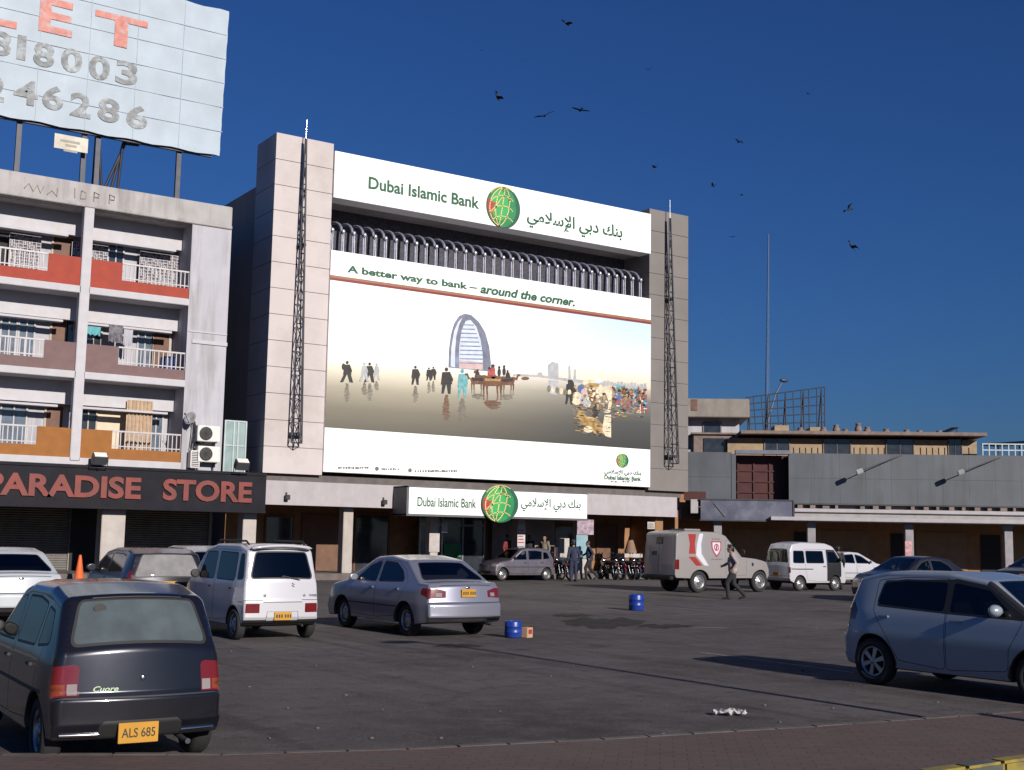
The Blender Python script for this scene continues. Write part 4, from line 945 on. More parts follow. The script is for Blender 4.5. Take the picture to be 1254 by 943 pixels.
# ------------------------------------------------------------------ poster
ps = thing('wall_poster', 'huge white bank poster with a beach picture hung between the towers', 'poster', (29.5, YS, 4.3))
MB().box(21.10, 38.06, YS, 47.6, 4.33, 13.45).build('panel', MATS['sign_white'], ps, bevel=.01)
tput('A better way to bank \u2013', (425, 336), (584, 348), YS, MATS['text_green'], ps, .032)
tput('around the corner.', (588, 359), (704, 365), YS, MATS['text_green'], ps, .034, .22)
b = MB(); b.box(21.10, 38.06, YS-.03, YS, 12.20, 12.29, 0); b.box(21.10, 38.06, YS-.026, YS, 12.29, 12.40, 1)
b.build('stripe', [mat('stripe_red', (.20,.018,.016), .5), mat('stripe_gold', (.26,.125,.07), .5)], ps)
def print_material():
    """the picture's own printed tones: pale sky, warm horizon, wet sand running from cream to slate"""
    m = bpy.data.materials.new('beach_print'); m.use_nodes = True; t = m.node_tree; N = t.nodes; L = t.links; b = N['Principled BSDF']; b.inputs['Roughness'].default_value = .55
    tc = N.new('ShaderNodeTexCoord'); se = N.new('ShaderNodeSeparateXYZ'); L.new(tc.outputs['Generated'], se.inputs[0])
    def ramp(x, st):
        r = N.new('ShaderNodeValToRGB'); e = r.color_ramp.elements
        while len(e) < len(st): e.new(.5)
        for q, (p, c_) in zip(e, st): q.position = p; q.color = (*c_, 1)
        L.new(x, r.inputs[0]); return r.outputs[0]
    def mix(f, A, B):
        x = N.new('ShaderNodeMix'); x.data_type = 'RGBA'; L.new(f, x.inputs['Factor']); L.new(A, x.inputs['A']); L.new(B, x.inputs['B']); return x.outputs['Result']
    L_ = ramp(se.outputs['Z'], [(0, (.10,.090,.066)), (.14, (.17,.152,.112)), (.28, (.33,.30,.225)), (.41, (.66,.61,.49)), (.47, (.78,.75,.69)), (.49, (.84,.83,.80)), (1, (.86,.86,.86))])
    R_ = ramp(se.outputs['Z'], [(0, (.030,.031,.031)), (.2, (.060,.060,.058)), (.38, (.16,.152,.135)), (.47, (.46,.42,.36)), (.485, (.70,.55,.42)), (.62, (.66,.66,.64)), (.85, (.53,.64,.76)), (1, (.47,.60,.78))])
    mr = N.new('ShaderNodeMapRange'); mr.interpolation_type = 'SMOOTHSTEP'; mr.inputs[1].default_value = .15; mr.inputs[2].default_value = .95; L.new(se.outputs['X'], mr.inputs[0])
    nz = N.new('ShaderNodeTexNoise'); nz.inputs['Scale'].default_value = 3; nz.inputs['Detail'].default_value = 7; mp = N.new('ShaderNodeMapping'); mp.inputs['Scale'].default_value = (.5, 1, 4); L.new(tc.outputs['Object'], mp.inputs[0]); L.new(mp.outputs[0], nz.inputs['Vector'])
    n2 = N.new('ShaderNodeMapRange'); n2.inputs[3].default_value = .93; n2.inputs[4].default_value = 1.07; L.new(nz.outputs['Fac'], n2.inputs[0])
    vm = N.new('ShaderNodeVectorMath'); vm.operation = 'SCALE'; L.new(mix(mr.outputs[0], L_, R_), vm.inputs[0]); L.new(n2.outputs[0], vm.inputs['Scale']); L.new(vm.outputs[0], b.inputs['Base Color'])
    return m
PM = [print_material(), mat('print_black', (.022,.02,.02), .6, var=.4, scale=6), mat('print_steel', (.15,.165,.225), .6, var=.25, scale=3), mat('print_pale', (.52,.57,.68), .6, var=.1), mat('print_glass', (.18,.215,.31), .6, var=.35, scale=4),
      mat('print_brown', (.13,.055,.03), .6, var=.5, scale=5), mat('print_reflect', (.15,.135,.11), .6, var=.4, scale=5), mat('print_teal', (.12,.33,.36), .6, var=.3, scale=6), mat('print_cream', (.62,.54,.38), .6, var=.25, scale=5), mat('print_ochre', (.34,.21,.07), .6, var=.5, scale=4),
      mat('print_red', (.36,.06,.06), .6, var=.4, scale=6), mat('print_blue', (.06,.12,.30), .6, var=.4, scale=6), mat('print_haze', (.36,.37,.39), .6, var=.2), mat('print_peach', (.50,.36,.36), .6, var=.15)]
b = MB()
b.box(21.10, 38.06, YS-.008, YS, 6.12, 12.20, 0)
lay_n = [0]
def pp(pts, m, lv=1):                                         # printed shape given in photograph pixels
    lay_n[0] += 1; y = YS-.010-lv*.004-(lay_n[0] % 20)*.00017
    q = [FY(x, yy, YS) for x, yy in pts]; n_ = Vector((0,0,0))
    q = [Vector((p.x, y, p.z)) for p in q]
    ar = sum(q[i].x*q[(i+1)%len(q)].z-q[(i+1)%len(q)].x*q[i].z for i in range(len(q)))
    if ar < 0: q.reverse()
    b.poly(q, m)
def ell(cx, cy, rx, ry, m, lv=1, rot=0): pp([(cx+rx*math.cos(a)*math.cos(rot)-ry*math.sin(a)*math.sin(rot), cy+rx*math.cos(a)*math.sin(rot)+ry*math.sin(a)*math.cos(rot)) for a in [2*math.pi*k/14 for k in range(14)]], m, lv)
# sail-shaped tower
out_ = [(549,450),(549.5,430),(552,410),(556,396),(562,387),(569,384),(577,386),(586,394),(594,407),(599,425),(601,445),(600,455)]
pp(out_, 2, 1)
pp([(551.5,449),(552.5,425),(556,405),(561,394),(566,389),(562,398),(558.5,412),(557,430),(557,450)], 3, 2)
inn = [(562,451),(562,425),(565,405),(570,393),(576,392),(583,400),(588,415),(591,435),(591,453)]
pp(inn, 3, 2); pp([(562,451),(562,441),(591,444),(591,453)], 13, 3)
for k in range(10): yy = 397+k*5.2; w0 = 565-k*.3; w1 = 580+min(11, k*1.7); pp([(w0,yy),(w1,yy+.6),(w1,yy+2.0),(w0,yy+1.4)], 4, 3)
pp([(557,450),(557,436),(561.5,430),(562,451)], 4, 3)
# walkers and their reflections
def ripple(prof, x, y, wd, h, m, sl=None):
    """a broken mirror image: thin uneven slices, wider apart further from the feet"""
    n_ = max(5, int(h/1.7))
    for k in range(n_):
        t0 = k/n_; t1 = t0+(.92-.35*t0)/n_; q = np.interp(t0, [p[0] for p in prof], [p[1] for p in prof])*wd; j = random.uniform(-.35, .35)*wd*t0+random.uniform(-.1, .1)*wd
        a, b_ = q*random.uniform(.75, 1.15), q*random.uniform(.75, 1.15)
        pp([(x-a+j, y+h*t0), (x+b_+j, y+h*t0+.2), (x+b_*.85+j, y+h*t1), (x-a*.9+j, y+h*t1)], m, 1)
def walker(x, y, h, m, wide=1.0, stride=1.0, refl=.9, rm=6):
    hh = h/7.5
    ell(x, y-h+hh*.55, hh*.5, hh*.58, m, 2); pp([(x-hh*.9*wide, y-h*.82), (x+hh*.8*wide, y-h*.83), (x+hh*1.25*wide, y-h*.36), (x-hh*1.2*wide, y-h*.34)], m, 2)
    pp([(x-hh*.9*wide, y-h*.4), (x, y-h*.4), (x-hh*stride*.9, y), (x-hh*stride*1.6, y)], m, 3); pp([(x-.3, y-h*.4), (x+hh*1.0*wide, y-h*.4), (x+hh*stride*1.3, y+.6), (x+hh*stride*.5, y)], m, 3)
    pp([(x+hh*.8*wide, y-h*.8), (x+hh*1.4*wide, y-h*.55), (x+hh*1.3*wide, y-h*.45), (x+hh*.6*wide, y-h*.6)], m, 4)
    if refl: ripple([(0, .45), (.25, .85), (.5, 1.15), (.75, .95), (1, .35)], x, y+1.5, hh, h*refl, rm)
walker(425, 468, 26, 1, 1.2, 1.6); ell(420.5, 449, 2.2, 4, 1, 4)
walker(446, 467, 23, 12, 1, 1.4, .7); walker(452.5, 468, 24, 1, 1.2, 1.4); walker(461, 465, 20, 12, .9, 1.2, .6)
walker(508.5, 471, 23, 1, 1.35, 1); walker(525, 466, 16, 1, 1.3, .9); walker(530.5, 465, 16, 1, 1.3, .9); walker(546.5, 482, 32, 1, 1.35, .9, 1.0, 5); walker(566, 486, 34, 7, 1.1, .8, .85)
# camel train beside the tower
def camel(x, y, s, m, rm, flip=1, rl=1.0):
    q = lambda pts, mm, lv: pp([(x+u*s*flip, y+v*s) for u, v in pts], mm, lv)
    q([(-12,-16),(-9,-19),(-4,-18),(0,-23),(4,-19),(9,-17),(11,-12),(8,-8),(-9,-8)], m, 2)
    for u in (-9.5, -6, 5, 8.5): q([(u-1.2,-10),(u+1.6,-10),(u+.8,-4),(u+1.1,0),(u-.4,0),(u-.8,-4)], m, 3)
    q([(-11,-17),(-15,-15),(-17,-21),(-20,-22),(-20,-24.5),(-15.5,-25),(-13.5,-19)], m, 3)
    if rl:
        for u in (-9.3, -5.6, 5.4, 9): ripple([(0, .6), (1, 1.2)], x+u*s*flip, y, 1.1*s, 8*rl*s, rm)
        ripple([(0, .8), (.3, 1), (.7, .7), (1, .2)], x, y+8*rl*s, 10*s, 11*rl*s, rm)
        q([(-5,-19),(-3,-27),(0,-28),(2,-26),(3,-19)], 1 if s < 1 else 10, 4); q([(-1.6,-27.5),(-1.5,-31),(.8,-31),(1,-27.5)], 1, 5); q([(-9,-18.5),(9,-17.5),(8,-13),(-8,-13.5)], 9 if s > 1 else 1, 4)
camel(603, 482, 1.15, 5, 5, 1, .9); camel(585, 477, .8, 5, 6, 1, .8); camel(621, 478, .8, 5, 6, -1, .8)
for x, y in ((599, 457), (604, 454), (611, 456), (617, 455)): ell(x, y, 2, 5, 10 if x < 606 else 1, 5); ell(x, y-6, 1.4, 1.8, 1, 5)
for x in range(586, 630, 6): ell(x, 461+.06*(x-586), 4, 2, 5, 4)
# far shore and blocks
pp([(628,458),(660,459),(700,464),(745,469),(792,474),(792,477),(745,472.5),(700,467.5),(660,462),(628,460.5)], 12, 1)
pp([(671,447),(676,443),(683.5,445),(684,464),(671,462)], 12, 2); pp([(671.5,465),(683.5,466.5),(682,484),(673,482)], 12, 1); ell(661, 458, 3, 2, 12, 2); ell(643, 463.5, 5, 2, 5, 2); pp([(696,448),(698,448),(699,465),(696,465)], 12, 2); pp([(703,452),(705,453),(705,466),(702,466)], 12, 2)
for k in range(14): x = 735+k*4.1; h = 2+2.5*abs(math.sin(k*2.3)); pp([(x, 470+.075*(x-735)-h), (x+3, 470+.075*(x-735)-h), (x+3, 473+.075*(x-735)), (x, 473+.075*(x-735))], 12, 2)
# horse, carts and bathers at right, mirrored in the wet sand
ell(699, 472, 4, 7, 1, 2); ell(701, 482, 5, 8, 1, 2); ell(711, 476, 4, 5, 11, 3); ell(706, 488, 7, 8, 8, 2); ell(717, 490, 7, 8, 12, 2); ell(725, 484, 5, 9, 5, 2); ell(715, 480, 4, 4, 13, 4); walker(697, 495, 30, 1, 1, .8, 0)
ell(722, 470, 9, 5, 8, 2, .2); ell(732, 467, 5, 2.5, 3, 2); ell(725, 473, 10, 4, 9, 3); ell(735, 479, 6, 6, 8, 3)
pp([(733,474),(744,473),(749,478),(749,492),(747,505),(743.5,504),(745,492),(741,482),(733,482)], 8, 4); pp([(729,482),(733,482),(733,504),(731,504)], 9, 3); pp([(738,482),(741,483),(740,502),(738,502)], 9, 3)
ell(758, 478, 9, 4, 9, 2); ell(759, 485, 7, 4, 11, 2); ell(769, 486, 9, 4, 1, 2); ell(756, 474, 5, 3, 7, 3); ell(766, 478, 4, 3, 9, 3); ell(774, 480, 5, 3, 1, 2)
for k in range(7): x = 757+k*5.2; pp([(x,487+k*.4),(x+2.6,487+k*.4),(x+2.2,500+k*.6),(x+.4,500+k*.6)], 10 if k % 3 else 11, 3)
for k in range(4): x = 783+k*2.6; pp([(x,483),(x+1.2,483),(x+1.2,506),(x,506)], 10 if k % 2 else 8, 3)
ell(775, 489, 12, 3.5, 10, 2); ell(787, 479, 4, 3, 9, 2)
rs_ = random.Random(5)
for k in range(150):                                          # the crowd of carts, shawls and riders
    x = rs_.uniform(750, 791); y = 473+.10*(x-750)+rs_.uniform(0, 20); ell(x, y, rs_.uniform(.6, 2.3), rs_.uniform(.6, 2.6), rs_.choice([1, 1, 5, 5, 9, 9, 11, 10, 8, 12, 7, 6]), 5, rs_.uniform(-.6, .6))
for k in range(110):
    x = rs_.uniform(702, 748); y = 470+rs_.uniform(0, 28); ell(x, y, rs_.uniform(.7, 2.6), rs_.uniform(.6, 2.2), rs_.choice([8, 8, 8, 9, 9, 5, 12, 13, 1, 6]), 5 if rs_.random() < .5 else 1, rs_.uniform(-.8, .8))
for k in range(120):
    x = rs_.uniform(703, 790); y = (499 if x < 750 else 497)+rs_.uniform(0, 1)**1.5*(34 if x < 750 else 14); ell(x, y, rs_.uniform(1, 4), rs_.uniform(.4, .9), rs_.choice([9, 9, 8, 6, 6, 5, 1]), 4, .08)
pp([(700,500),(712,502),(720,512),(728,520),(731,534),(724,527),(714,518),(708,512),(703,508)], 9, 1); pp([(709,520),(720,521),(733,528),(745,536),(748,508),(743,508),(738,520),(730,512),(720,510),(713,512)], 9, 2); pp([(740,508),(748,508),(748,536),(741,534),(737,526)], 8, 3); ell(704, 502, 4, 8, 6, 1); ell(757, 503, 9, 3, 6, 1); ell(776, 505, 12, 3, 6, 1); ell(720, 526, 6, 4, 8, 3); ell(729, 505, 4, 9, 1, 1)
for x in range(672, 700, 5): ell(x, 476+.2*(x-672), 2.2, 4, 8 if x % 2 else 6, 2)
b.build('picture', PM, ps)
# imprint at the foot of the poster, too small to read
b = MB()
def dash(px0, px1, py, h=2.2, step=3.3):
    x = px0
    while x < px1: w_ = step*random.uniform(.45, .8); A = FY(x, py-h+random.uniform(-.6, .6), YS); B = FY(x+w_, py+random.uniform(-.3, .5), YS); b.box(A.x, B.x, YS-.012, YS-.006, B.z, A.z); x += step*random.uniform(.75, 1.0)
dash(414, 449, 574); dash(467, 489, 575.5); dash(508, 559, 578); dash(748, 776, 590.5, 1.2)
for px, py in ((461.5, 574), (502, 576)): A = FY(px, py, YS); b.slab([(A.x+.09*math.cos(2*math.pi*k/16), YS-.006, A.z+.09*math.sin(2*math.pi*k/16)) for k in range(16)], (0, -.006, 0))
b.build('small_print', mat('print_grey', (.12,.12,.12), .6), ps)
c = FY(762, 564, YS); emblem((c.x, c.z), .36, .33, YS-.03, ps, .028)
tput(AR, (740, 582), (785, 577), YS, MATS['text_green'], ps, .03); tput('Dubai Islamic Bank', (740, 587), (785, 584), YS, MATS['text_green'], ps, .03)
# ------------------------------------------------------------------ sign over the door
YC = 45.0
ds = thing('canopy_sign', 'white box sign with green globe standing out over the bank entrance', 'sign', (29, YC, 2.7))
MB().box(24.44, 33.50, YC, 46.2, 2.72, 3.80).build('panel', MATS['sign_white'], ds, bevel=.01)
b = MB(); b.box(24.36, 24.438, YC+.05, 46.24, 2.66, 3.86); b.box(24.36, 33.58, YC+.03, 46.24, 2.64, 2.718); b.box(24.36, 33.58, YC+.05, 46.24, 3.802, 3.86); b.build('casing', mat('casing_grey', (.10,.10,.11), .6), ds)
tput('Dubai Islamic Bank', (511, 620), (583, 611), YC, MATS['text_green'], ds, .012)
tput(AR, (638, 626), (711, 612), YC, MATS['text_green'], ds, .012)
c = FY(611, 617, YC); emblem((c.x, c.z), .92, .80, YC-.12, ds, .11)
# ------------------------------------------------------------------ lattice masts
def mast(label, xb, yb, wt, wb, zb, zt, zrod, m, lean=0):
    t = thing('lattice_mast', label, 'mast', (xb, yb, zb), 0, 'lattice masts on the bank towers')
    f = MB(); N_ = 13
    def cor(k, c): f_ = k/N_; w_ = wb*(1-f_)+wt*f_; z = zb+(zt-zb)*f_; o = [(-.5, 0), (.5, 0), (0, -.8)][c]; return Vector((xb+lean*f_+o[0]*w_, yb+o[1]*w_, z))
    for c in range(3): f.path([cor(k, c) for k in range(N_+1)], .03, 6)
    f.build('legs', m, t)
    f = MB()
    for k in range(N_):
        for c in range(3):
            d = (c+1) % 3; f.tube(cor(k, c), cor(k, d), .017, n=5)
            a_, b_ = (c, d) if k % 2 else (d, c); f.tube(cor(k, a_), cor(k+1, b_), .017, n=5)
    f.build('lacing', m, t)
    f = MB(); p = cor(N_, 2)+Vector((0, .05, 0)); f.tube((xb+lean, yb, zt-.5), (xb+lean, yb, zrod), .03, .018, 8); f.build('rod', MATS['chrome'], t)
    f = MB(); f.box(xb-.25, xb+.25, yb, YF, zb+.3, zb+.42); f.box(xb+lean*.6-.15, xb+lean*.6+.15, yb, YF, zb+8, zb+8.1); f.build('bracket', m, t)
mast('dark lattice mast with silver tip on the pale left bank tower', 19.82, 45.95, .06, .46, 5.4, 17.85, 18.65, MATS['steel_dark'], -.1)
mast('dark lattice mast with thin rod on the taupe right bank tower', 39.32, 45.95, .08, .56, 5.5, 17.6, 18.5, MATS['steel_dark'], -.22)
# ------------------------------------------------------------------ low shop block on the right (turned 38 degrees)
RO = Vector((50.727, 41.385, 0)); TH = YAW+R(5)
RU = Vector((math.cos(TH), -math.sin(TH), 0)); RN = Vector((-math.sin(TH), -math.cos(TH), 0)); RZ = Vector((0, 0, 1))
def RB(a, out, z): return RO+RU*a+RN*out+RZ*z
def PR(px, py, out=0):
    d = ray(px, py); o = RO+RN*out; c = Vector((0, 0, CAM_H)); t = (o-c).dot(RN)/d.dot(RN); p = c+d*t; return (p-o).dot(RU), p.z
def rbox(mb, a0, a1, o0, o1, z0, z1, mi=0): return mb.obox(RB((a0+a1)/2, (o0+o1)/2, (z0+z1)/2), RU*(a1-a0)/2, RN*(o1-o0)/2, RZ*(z1-z0)/2, mi)
shops = thing('shop_building', 'long low shop building with grey metal cladding and yellow upper storey', 'building', tuple(RB(0, -2, 0)))
mat('metal_grey', (.080,.089,.105), .55, .1, var=.14, scale=.7, stain=(.052,.056,.06), stain_amt=.8, stain_scale=.8, streak=True); mat('orange_wall', (.33,.17,.08), .8, var=.15, stain=(.2,.11,.06), stain_amt=.5)
mat('white_slab', (.36,.35,.37), .75, var=.08, stain=(.3,.28,.26), stain_amt=.5); mat('yellow_wall', (.33,.245,.155), .85, var=.12, stain=(.2,.15,.10), stain_amt=.7, stain_scale=.9); mat('slab_brown', (.19,.145,.13), .85, var=.2, stain=(.14,.1,.09), stain_amt=.6)
mat('rust_red', (.055,.011,.011), .7, var=.3, scale=2, stain=(.03,.012,.01), stain_amt=.6); mat('concrete', (.24,.215,.195), .9, var=.15, scale=1.5, stain=(.16,.13,.12), stain_amt=.7, stain_scale=.9, streak=True); mat('brown_pillar', (.27,.255,.275), .85, var=.15, stain=(.25,.2,.2), stain_amt=.5)
b = MB(); rbox(b, -11.5, 22, -9, -3.6, .2, 6.2); b.build('wall', MATS['orange_wall'], shops)
# metal cladding as separate sheets, with a bay left open for the rusty screen
def clad(a0, a1, z0, z1):
    n_ = max(1, int((a1-a0)/1.22)); w_ = (a1-a0)/n_
    for i in range(n_):
        for (q0, q1) in ((z0, (z0+z1)/2-.004), ((z0+z1)/2+.004, z1)):
            k = MB(); rbox(b, a0+i*w_+.003, a0+(i+1)*w_-.003, 0, .03+random.uniform(-.002, .002), q0, q1)
b = MB(); clad(-11, PR(896, 600)[0], 3.80, 6.32); clad(PR(966, 600)[0], 22, 3.80, 6.32); rbox(b, -11, PR(896, 600)[0], -.3, 0, 3.75, 6.30); rbox(b, PR(966, 600)[0], 22, -.3, 0, 3.75, 6.30)
b.build('cladding', MATS['metal_grey'], shops)
a0, a1 = PR(903, 580)[0], PR(964, 580)[0]
b = MB(); a1 += .12; rbox(b, a0, a1+.6, -.9, -.8, 3.82, 6.24); rbox(b, a1+.02, a1+.12, -.9, -.3, 3.8, 6.24)
for k in range(4): rbox(b, a0, a1, -.8, -.74, 4.3+k*.55, 4.36+k*.55)
for k in range(4): aa = a0+.1+(a1-a0-.2)*k/3; rbox(b, aa-.04, aa+.04, -.8, -.73, 3.9, 6.2)
b.build('rusty_screen', MATS['rust_red'], shops)
b = MB(); rbox(b, a0-.1, a1+.05, -.4, .12, 6.25, 6.45); b.build('screen_hood', mat('blue_grey_trim', (.13,.14,.18), .6), shops)
b = MB(); rbox(b, a0-.3, a0-.08, -.4, .06, 3.8, 6.25); b.build('screen_post', MATS['metal_grey'], shops)
# gap with short stubs, then two-step canopy
b = MB(); rbox(b, -11.3, 22, -3.6, -.35, 3.5, 3.78); b.build('floor_slab', MATS['slab_brown'], shops)
b = MB()
for k in range(44):
    aa = -5.4+k*.62
    if random.random() < .8: rbox(b, aa, aa+random.uniform(.12, .35), -.3, -.05, 3.56, 3.56+random.uniform(.1, .22), 0)
b.build('stub_blocks', MATS['slab_brown'], shops)
c0 = PR(972, 625)[0]; c1 = PR(945, 638, 1.2)[0]
b = MB(); rbox(b, c0, 22, -3.6, .25, 3.36, 3.54); b.build('upper_canopy', MATS['white_slab'], shops, bevel=.015)
b = MB(); rbox(b, c1, 22, -3.6, .9, 2.92, 3.10); b.build('lower_canopy', MATS['white_slab'], shops, bevel=.015)
b = MB(); rbox(b, c0, 22, -.6, .1, 3.10, 3.36); b.build('canopy_riser', mat('grey_riser', (.30,.28,.28), .8), shops)
b = MB(); rbox(b, -10.5, 22, -3.6, .2, -.1, .22); b.build('arcade_step', MATS['arcade_floor'], shops)
for k in range(-1, 5):
    aa = -4.96+4.78*k if k >= 0 else -9.6
    b = MB(); rbox(b, aa, aa+.40, -.2, .2, .22, 2.92); rbox(b, aa-.04, aa+.44, -.24, .24, .22, .5); b.build('pillar', MATS['brown_pillar'], shops, bevel=.015)
for a_, c_ in ((-8.5, -6), (-3.9, -1.2), (1.2, 3.8), (5.8, 8.6)):
    b = MB(); rbox(b, a_, c_, -3.6, -3.55, .22, 2.5, 0)
    b.build('roller_shutter', mat('shutter_tan', (.30,.18,.10), .7, .1, var=.15, stain=(.2,.12,.08), stain_amt=.5), shops)
for a_ in (-4.6, .4, 5.0):
    b = MB(); rbox(b, a_-.5, a_+.5, -3.6, -3.54, .22, 2.4); b.build('doorway', MATS['dark_void'], shops)
b = MB(); ap = PR(1112, 664, .21)[0]; rbox(b, ap-.15, ap+.18, .242, .25, 1.25, 2.0); b.build('notice', mat('notice_pink', (.45,.25,.27), .7, var=.4, scale=8), shops)
# yellow upper storey set back on the roof
OF = -4.2
def up(px0, px1, py0, py1, mb, d0=-.4, d1=0.0, mi=0):
    q0, z1 = PR(px0, py0, OF); q1, z0 = PR(px1, py1, OF); rbox(mb, q0, q1, OF+d0, OF+d1, z0, z1, mi)
b = MB(); up(891, 1197, 536, 575, b, -4, 0); b.build('upper_storey', MATS['yellow_wall'], shops)
for p0, p1, p2 in ((937, 966, 553), (1009, 1041, 555), (1086, 1118, 556), (1162, 1177, 557)):
    b = MB(); up(p0, p1, 538, p2+4, b, -.2, .02); o = b.build('window', MATS['dark_glass'], shops)
    b = MB(); up(p0-1.5, p0, 537, p2+4, b, 0, .06); up(p1, p1+1.5, 537, p2+4, b, 0, .06); up((p0+p1)/2-.5, (p0+p1)/2+.5, 538, p2+4, b, 0, .05); b.build('frame', MATS['slab_brown'], o)
b = MB()
for k in range(30):
    x = 972+k*7.4
    if not any(p0-3 < x < p1+3 for p0, p1 in ((937,966),(1009,1041),(1086,1118),(1162,1177))): up(x, x+.8, 548, 570, b, 0, .05)
b.build('bars', MATS['slab_brown'], shops)
b = MB(); q0, z1 = PR(905, 528, OF); q1, z0 = PR(1203, 537, OF); rbox(b, q0, q1, OF-4.5, OF+.9, z0+.05, z1-.02); b.build('roof_slab', MATS['slab_brown'], shops, bevel=.02)
zr = z1
for px, w_, h_, m in ((947, 18, 11, 'yellow_wall'), (990, 17, 9, 'yellow_wall')):
    q, _ = PR(px, 525, OF-2); b = MB(); rbox(b, q, q+w_*.043, OF-3, OF-1.4, zr-.02, zr+h_*.043); b.build('chimney_block', MATS[m], shops)
for px, s_ in ((1008, .22), (1024, .3), (1035, .16), (1051, .36), (1062, .24), (1085, .18), (1110, .16), (1126, .14), (980, .2), (1150, .14)):
    q, _ = PR(px, 525, OF-.8); t = MB(); c = RB(q, OF-.8, zr-.02)
    t.lathe([(.02, 0), (.17, 0), (.20, s_*.8), (.12, s_*1.4), (.17, s_*1.5), (.15, s_*1.62), (.01, s_*1.6)], c, (0,0,1), 10); t.build('clay_pot', MATS['slab_brown'], shops)
# dark end bay and white roof house beside the bank
b = MB(); up(850, 905, 533, 575, b, -3.5, -.3); b.build('end_bay', MATS['slab_brown'], shops); b = MB(); up(862, 889, 536, 556, b, -.5, -.25); b.build('window', MATS['dark_glass'], shops)
house = thing('roof_house', 'small white concrete house with a deep grey parapet beside the bank tower', 'house', tuple(RB(-11, -12, 0)))
OH = -9
def hx(px0, px1, py0, py1, mb, d0, d1):
    q0, z1 = PR(px0, py0, OH); q1, z0 = PR(px1, py1, OH); rbox(mb, q0, q1, OH+d0, OH+d1, z0, z1)
b = MB(); hx(830, 906, 512, 700, b, -5, 0); b.build('wall', MATS['white_wall'], house)
b = MB(); hx(828, 916, 490, 513, b, -6, .9); b.build('parapet', MATS['concrete'], house, bevel=.03)
b = MB(); hx(862, 882, 518, 532, b, -.1, .02); o = b.build('window', MATS['dark_glass'], house); b = MB(); hx(860.5, 862, 517, 533, b, 0, .06); hx(882, 883.5, 517, 533, b, 0, .06); hx(862, 882, 516.5, 518, b, 0, .06); b.build('frame', MATS['slab_brown'], o)
b = MB(); hx(845, 853, 491, 505, b, .9, .92); b.build('damp_stain', mat('stain_brown', (.15,.09,.07), .9, var=.3), house)
b = MB(); hx(845, 935, 532, 535, b, -3, 1.5); b.build('ledge', MATS['slab_brown'], house)
# faded shop board hanging at the junction, with the dark passage behind
sb = thing('shop_board', 'faded blue shop signboard hung at the junction of bank and low shops', 'sign', tuple(RB(-9, .9, 3)))
A = PR(858, 612, .6); B = PR(971, 638, .6)
b = MB(); rbox(b, A[0], B[0], .45, .6, B[1], A[1]); b.build('board', mat('board_blue', (.075,.08,.12), .5, var=.25, scale=1.2, stain=(.2,.2,.24), stain_amt=.6, stain_scale=1.4), sb)
b = MB(); rbox(b, A[0]-.05, B[0]+.05, .43, .64, A[1], A[1]+.06); rbox(b, A[0]-.05, B[0]+.05, .43, .64, B[1]-.06, B[1]); rbox(b, B[0], B[0]+.08, .43, .64, B[1], A[1]); b.build('frame', MATS['steel_dark'], sb)
b = MB(); C_ = PR(874, 616, .61); D_ = PR(888, 633, .61); p0 = RB(C_[0], .605, C_[1]); p1 = RB(D_[0], .605, D_[1]); b.tube(p0, p1, .035, n=5); b.build('torn_strip', MATS['metal_grey'], sb)
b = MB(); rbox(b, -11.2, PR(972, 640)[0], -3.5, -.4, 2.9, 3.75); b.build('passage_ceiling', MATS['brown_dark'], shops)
jb = thing('meter_box', 'small pale meter box fixed at the dark corner beside the bank fascia', 'box', tuple(RB(-10.5, .3, 3)))
q = PR(850, 620, .5); b = MB(); rbox(b, q[0]-.18, q[0]+.2, .3, .5, q[1]-.35, q[1]+.35); b.build('case', MATS['white_slab'], jb, bevel=.02); b = MB(); rbox(b, q[0]-.5, q[0]+.6, .25, .32, q[1]+.3, q[1]+.75); b.build('bracket', MATS['rust_red'], jb)
# lamp shapes on arms, added to stand for the shadows cast on the cladding
def shadow_lamp(label, px, py, pxa, pya):
    t = thing('floodlight', label, 'floodlight', tuple(RB(PR(px, py, .8)[0], .8, 5)), 0, 'lamp shapes standing in for shadows on the grey cladding')  # added lamp shape in place of a cast shadow, no real floodlight here
    q = PR(px, py, .9); e = PR(pxa, pya, .1); c = RB(q[0], .9, q[1]); h = RB(e[0], .05, e[1])
    k = MB(); k.tube(c, h, .025, n=6); k.build('arm', MATS['steel_dark'], t)  # arm of the added lamp shape, stands for a cast shadow
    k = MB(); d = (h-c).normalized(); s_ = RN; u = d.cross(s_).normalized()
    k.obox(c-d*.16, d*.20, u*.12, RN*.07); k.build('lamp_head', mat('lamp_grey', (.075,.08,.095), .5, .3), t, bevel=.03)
    k = MB(); k.obox(c-d*.16+RN*-.075, d*.16, u*.09, RN*.01); k.build('lens', MATS['lamp_clear'], t)
shadow_lamp('grey lamp shape standing in for a cast shadow nearer the rusty screen', 1056, 576, 1104, 557.5); shadow_lamp('grey lamp shape standing in for a cast shadow above the second shop pillar', 1180, 577, 1226, 560)
